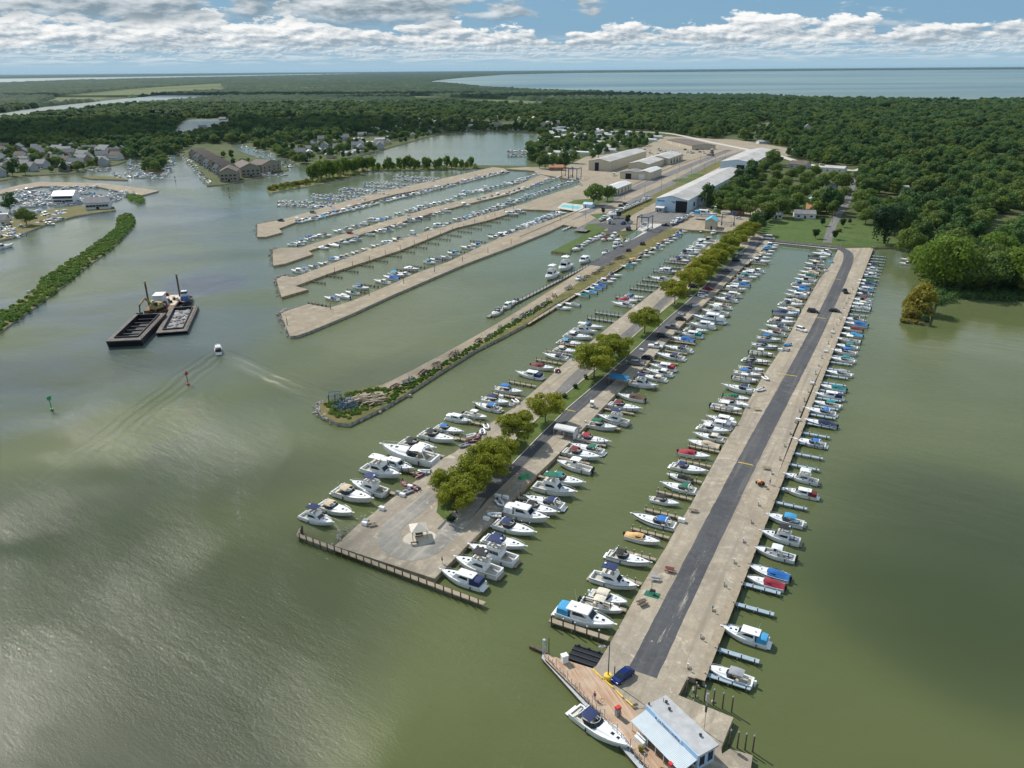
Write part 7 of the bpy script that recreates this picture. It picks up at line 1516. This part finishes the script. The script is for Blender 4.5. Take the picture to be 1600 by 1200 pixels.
# lamp and power poles in the yard and along the piers
def pole(x, y, h, label, m_='timber', arm=True, z=1.1):
    t = thing('utility_pole', label, 'utility pole', P(x, y, z), RZV, 'poles of the marina'); m = MB(); m.tube((0, 0, 0), (0, 0, h), .16, 6, 0, .11); build('pole', m, m_, t)
    if arm: m = MB(); m.box((0, 0, h - .6), (1.8, .14, .14)); build('arm', m, m_, t)
for i, (x, y, h) in enumerate(((876, 346, 9), (895, 330, 9), (915, 341, 9), (934, 324, 10), (976, 311, 10), (1007, 311, 11), (1010, 285, 9), (1022, 286, 9), (1033, 299, 10), (1057, 288, 11), (1061, 268, 9), (1080, 272, 10), (1094, 256, 9), (1100, 270, 9), (1117, 259, 9), (1133, 250, 9), (980, 258, 10), (998, 252, 9), (1088, 331, 11), (1102, 327, 12))):
    pole(x, y, h, f'slender utility pole in the yard, {ordn(i + 1)} counted from the pool')
pole(1322, 318, 11, 'tall utility pole beside the lane'); pole(1300, 350, 9, 'utility pole on the big lawn edge'); pole(1313, 392, 6, 'short lamp post at the road bend', 'steel', False)
for i, (x, y) in enumerate(walk((445, 512), (800, 384), 26)): pole(x + 4, y - 4, 3.2, f'short dark post along the near edge of the front gravel pier, {ordn(i + 1)}', 'timber_dark', False)
for i, (x, y) in enumerate(walk((520, 424), (800, 324), 16)): pole(x + 3, y + 2, 2.6, f'short dark post along the third gravel pier, {ordn(i + 1)} from tip', 'timber_dark', False)
# ---------------------------------------------------------------- dredging fleet
def hopper(pf, pr, w, label, open_, z=0):
    a, b_ = P(*pf, 0), P(*pr, 0); L = (b_ - a).length; c = (a + b_) / 2; rz = math.atan2((b_ - a).y, (b_ - a).x); t = thing('barge', label, 'barge', c, rz)
    m = MB(); h = 2.9 if open_ else 1.5; x0, x1, y0 = -L / 2, L / 2, w / 2
    m.add([(x0 + 1.5, -y0, -.5), (x1, -y0, -.5), (x1, y0, -.5), (x0 + 1.5, y0, -.5), (x0, -y0, h), (x1, -y0, h), (x1, y0, h), (x0, y0, h)], [(0, 1, 5, 4), (1, 2, 6, 5), (2, 3, 7, 6), (3, 0, 4, 7)]); build('hull', m, 'hull_black', t)
    m = MB(); r_ = 2.1
    m.prism([(x0, -y0), (x1, -y0), (x1, -y0 + r_), (x0, -y0 + r_)], h - .3, h + .02); m.prism([(x0, y0 - r_), (x1, y0 - r_), (x1, y0), (x0, y0)], h - .3, h + .02); m.prism([(x0, -y0 + r_), (x0 + 3.5, -y0 + r_), (x0 + 3.5, y0 - r_), (x0, y0 - r_)], h - .3, h + .021); m.prism([(x1 - 2.6, -y0 + r_), (x1, -y0 + r_), (x1, y0 - r_), (x1 - 2.6, y0 - r_)], h - .3, h + .021); build('side_deck', m, mat('barge_deck', (.14, .12, .11), .9, .3, .5), t)
    m = MB(); m.box((.5, 0, .35 if open_ else .7), (L - 6, w - 2 * r_, .3)); build('cargo' if not open_ else 'hold_floor', m, 'hull_black' if open_ else 'mud', t)
    m = MB()
    for s in (-1, 1): m.box((.5, s * (y0 - r_), h * .5 + .35), (L - 6, .25, h + .5))
    for x in (x0 + 3.5, x1 - 2.6): m.box((x, 0, h * .5 + .35), (.25, w - 2 * r_, h + .5))
    build('coaming', m, 'hull_black', t)
    for i in range(6 if open_ else 0): m = MB(); m.box((x0 + 3.5 + (L - 6.5) * (i + .5) / 6, 0, h - .9), (.45, w - 2 * r_ - .3, .4)); build('cross_brace', m, 'hull_black', t)
    m = MB()
    for i in range(14): m.tube((x0 + 2 + (L - 4) * i / 13, -y0 + .4, h), (x0 + 2 + (L - 4) * i / 13, -y0 + .4, h + .7), .12, 5)
    build('bollard', m, 'rust_steel', t)
    if not open_:
        m = MB(); 
        for i in range(60): m.box((rj.uniform(x0 + 5, x1 - 4), rj.uniform(-y0 + 3, y0 - 3), .9), (rj.uniform(1, 4), rj.uniform(1, 3), rj.uniform(.2, .8)), rj.random() * 3, 0, .4)
        tag(build('spoil', m, 'mud', t), None, None, None, 'stuff')
    return t
hopper((195, 543), (237, 500), 13, 'long black open hopper barge with empty hold', True); hopper((269, 524), (289, 484), 12, 'barge loaded with grey dredged mud beside the black one', False)
cb = thing('dredge_barge', 'cluttered yellow and rusty crane barge behind the two hopper barges', 'dredger', P(259, 477, 0), R(99))
m = MB(); m.prism([(-13, -6), (13, -6), (13, 6), (-13, 6)], -.5, 1.5); build('hull', m, 'rust_steel', cb); m = MB(); m.box((3, 0, 1.55), (18, 11, .08)); build('deck', m, 'canvas_tan', cb)
for x, y in ((-3, 6.3), (9, -4.5)): m = MB(); m.tube((x, y, -1), (x, y, 12), .42, 8); build('spud', m, 'timber_dark', cb); m = MB(); m.tube((x, y, 11.4), (x, y, 12.5), .46, 8); build('spud_cap', m, 'plant_yellow', cb)
m = MB(); m.box((-2, 1.5, 3.6), (6.5, 4.2, 4.2), 0, 0, .95); build('winch_house', m, 'wall_white', cb); m = MB(); m.box((-2, 1.5, 5.9), (6.8, 4.6, .3)); build('winch_roof', m, 'wall_white', cb)
for i in range(26): 
    m = MB(); m.box((rj.uniform(-12, 12), rj.uniform(-5, 5), 2.2), (rj.uniform(.8, 2.5), rj.uniform(.8, 2), rj.uniform(.8, 2.2)), rj.random(), 0, .8); build('deck_gear', m, rj.choice(['rust_steel', 'canvas_teal', 'yellow_paint', 'hull_black', 'canvas_maroon', 'wall_white']), cb)
ex = thing('excavator', 'yellow excavator reaching over the black barge hold', 'excavator', P(246, 490, 0) + Vector((0, 0, 1.6)), R(-110))
m = MB(); m.box((0, 0, 1.9), (4.6, 3.4, 1.8), 0, 0, .9); m.box((-1.8, 0, 2.4), (1.4, 3.4, 1.8)); build('body', m, 'plant_yellow', ex); m = MB(); m.box((1.2, 1.1, 3.2), (1.6, 1.1, 1.6), 0, 0, .85); build('cab', m, 'glass_dark', ex); m = MB(); [m.box((0, s * 1.5, .5), (5, .8, 1.0), 0, 0, 1, .85) for s in (-1, 1)]; build('track', m, 'hull_black', ex)
m = MB(); m.path([Vector((1.5, 0, 2.5)), Vector((5.5, 0, 7.0)), Vector((9.0, 0, 4.8))], .45, 6); build('boom', m, 'plant_yellow', ex); m = MB(); m.path([Vector((9, 0, 4.8)), Vector((9.6, 0, 1.5))], .3, 6); m.box((9.8, 0, 1.0), (1.6, 1.6, 1.5), 0, 0, 1.2); build('bucket', m, 'hull_black', ex)
tg = thing('tug_boat', 'small tug with a blue and white wheelhouse pushing the mud barge', 'tug boat', P(291, 474, 0), R(-76), None, 1.0)
h, d, X_, bw, zs, zf = hull_parts(13, 2.6, 1.7, .3); build('hull', h, ['hull_navy', 'hull_black'], tg); build('deck', d, ['rust_steel', 'rust_steel'], tg); m = MB(); m.box((.5, 0, 2.8), (4.5, 3.4, 2.2), 0, 0, .95); build('cabin', m, 'hull_blue', tg); m = MB(); m.box((.9, 0, 5.1), (2.6, 2.6, 2.3), 0, 0, .9); build('wheelhouse', m, 'wall_white', tg)
m = MB(); m.box((.9, 0, 5.6), (2.7, 2.7, .7), 0, 0, .95); build('window', m, 'glass_dark', tg); m = MB(); m.tube((0, 0, 6.2), (0, 0, 10.5), .08, 5); m.tube((-1.4, .8, 3.9), (-1.4, .8, 9), .06, 5); m.box((0, 0, 8.4), (.1, 1.8, .1)); build('mast', m, 'steel', tg); m = MB(); m.tube((-1.3, 0, 3.8), (-1.3, 0, 6), .35, 8); build('funnel', m, 'hull_black', tg)
# channel markers
def marker(px, label, m_, h=4.4, tri=True):
    t = thing('channel_marker', label, 'channel marker', P(*px, 0), .9); m = MB(); m.tube((0, 0, -1), (0, 0, h), .14, 6); build('post', m, 'green_paint' if m_ == 'green_paint' else 'timber_dark', t)
    m = MB()
    if tri: m.add([(-.8, -.05, h - .8), (.8, -.05, h - .8), (0, -.05, h + .8), (-.8, .05, h - .8), (.8, .05, h - .8), (0, .05, h + .8)], [(0, 1, 2), (5, 4, 3), (0, 3, 4, 1), (1, 4, 5, 2), (2, 5, 3, 0)])
    else: m.box((0, 0, h), (1.3, .12, 1.3))
    build('dayboard', m, m_, t); m = MB(); m.box((0, 0, .3), (.8, .8, .5)); build('footing', m, m_, t)
marker((294, 601), 'red triangular channel marker ahead of the work boat', 'red_paint'); marker((81, 641), 'green square channel marker on the far left of the open water', 'green_paint', 4.2, False); marker((359, 309), 'thin dark channel marker off the brown condominiums', 'hull_black', 8); marker((274, 283), 'small dark channel marker near the condominium slips', 'hull_black', 4)
small('skiff', 'small white skiff drawn up at the curved island', 'skiff', (52, 455), [('hull', lambda q: loft(q, [[(x, -w, .5), (x, -w * .5, .05), (x, 0, 0), (x, w * .5, .05), (x, w, .5)] for x, w in ((-3, .8), (-1, 1.0), (1.5, .9), (3, .1))]), 'gelcoat'), ('seat', lambda q: q.box((0, 0, .45), (.4, 1.7, .06)), 'timber')], .2, .6)
# gulls standing about: small white marks on the roof and water
# foam streaks of old wakes
mf, g, b, pos = posmat('foam'); n_ = g.noise(pos, .9, 5, .7); tr = g.n('ShaderNodeBsdfTransparent'); mx = g.n('ShaderNodeMixShader'); g.nt.links.new(g.ss(n_, .50, .72, 0, .38), mx.inputs[0]); g.nt.links.new(tr.outputs[0], mx.inputs[1]); g.nt.links.new(b.outputs[0], mx.inputs[2]); g.nt.links.new(mx.outputs[0], g.nt.nodes['Material Output'].inputs[0]); b.inputs['Base Color'].default_value = (.55, .57, .50, 1)
for pts, w, l in (([(313, 690), (306, 730), (302, 790), (300, 815)], 1.0, 'faint left foam streak on the open water'), ([(368, 680), (369, 720), (371, 770), (371, 800), (378, 840)], 1.2, 'faint right foam streak on the open water'), ([(302, 466), (308, 463), (318, 461)], 4, 'pale prop wash behind the tug'), ([(341, 553), (341, 558), (340, 566)], 1.6, 'short white wash behind the work boat')):
    q = PX(pts, .012); m = MB(); Ls = []; Rs = []
    for i, p in enumerate(q):
        d_ = (q[min(i + 1, len(q) - 1)] - q[max(i - 1, 0)]).normalized(); nn = Vector((-d_.y, d_.x, 0)); k = w * (.4 + .6 * math.sin(math.pi * (i + .5) / len(q))); Ls.append(p + nn * k / 2); Rs.append(p - nn * k / 2)
    for i in range(len(q) - 1): m.add([Ls[i], Rs[i], Rs[i + 1], Ls[i + 1]], [(0, 1, 2, 3)])
    tag(build('foam', m, mf), l, 'foam', None, 'stuff')

# ---------------------------------------------------------------- clouds overhead (their shadows fall on water and woods) and haze
cm = bpy.data.materials.new('cloud_vapour'); cm.use_nodes = True; cm.node_tree.nodes.clear(); g = G(cm.node_tree); vol = g.n('ShaderNodeVolumeScatter'); vol.inputs['Density'].default_value = .022; vol.inputs['Color'].default_value = (1, 1, 1, 1); vol.inputs['Anisotropy'].default_value = .3
g.nt.links.new(vol.outputs[0], g.n('ShaderNodeOutputMaterial').inputs['Volume'])
def cloud(gx_, gy_, rx, ry, rz_, label, rot=0.0, seed=0, alt=900):
    k = alt / SD.z; bm = bmesh.new(); bmesh.ops.create_icosphere(bm, subdivisions=4, radius=1); r = random.Random(seed)
    ph = [(r.uniform(1.5, 3.5), r.uniform(1.5, 3.5), r.uniform(0, 6), r.uniform(.08, .2)) for _ in range(7)]
    for v in bm.verts:
        f = 1 + sum(a * math.sin(u * v.co.x + w * v.co.y + p) for u, w, p, a in ph) * .8; v.co = Vector((v.co.x * rx * f, v.co.y * ry * f, v.co.z * rz_ * (1 if v.co.z > 0 else .5)))
    me = bpy.data.meshes.new('cloud'); bm.to_mesh(me); bm.free(); me.materials.append(cm)
    o = link('cloud', me, None, Vector((gx_, gy_, 0)) + SD * k, rot); tag(o, label, 'cloud', 'overhead clouds', 'structure')
def at_px(x, y): p = P(x, y, 0); return p.x, p.y
for i, (px, rx, ry, rz_, rot) in enumerate((((90, 800), 60, 22, 26, .3), ((1480, 860), 34, 40, 26, -.3), ((140, 1060), 56, 42, 44, .3), ((560, 590), 44, 12, 14, .5), ((120, 575), 50, 16, 16, .2), ((240, 207), 620, 260, 70, .1), ((860, 152), 700, 200, 60, .1), ((330, 400), 40, 16, 14, .4), ((380, 150), 1000, 260, 70, 0))):  # third cloud: unseen, added and thickened to dim the sun glint
    x, y = at_px(*px); cloud(x, y, rx, ry, rz_, 'broken cloud out of view over the harbour, placed for its shadow', rot, i)
hm = bpy.data.materials.new('haze_air'); hm.use_nodes = True; hm.node_tree.nodes.clear(); g = G(hm.node_tree); pv = g.n('ShaderNodeVolumePrincipled'); pv.inputs['Density'].default_value = 1.2e-5; pv.inputs['Color'].default_value = (.45, .72, 1.0, 1); pv.inputs['Anisotropy'].default_value = .1
g.nt.links.new(pv.outputs[0], g.n('ShaderNodeOutputMaterial').inputs['Volume'])
m = MB(); m.box((0, 21000, 50.5), (84600, 43400, 106)); hz = build('haze', m, hm); tag(hz, 'thin blue summer haze over the whole harbour', 'haze', None, 'stuff')
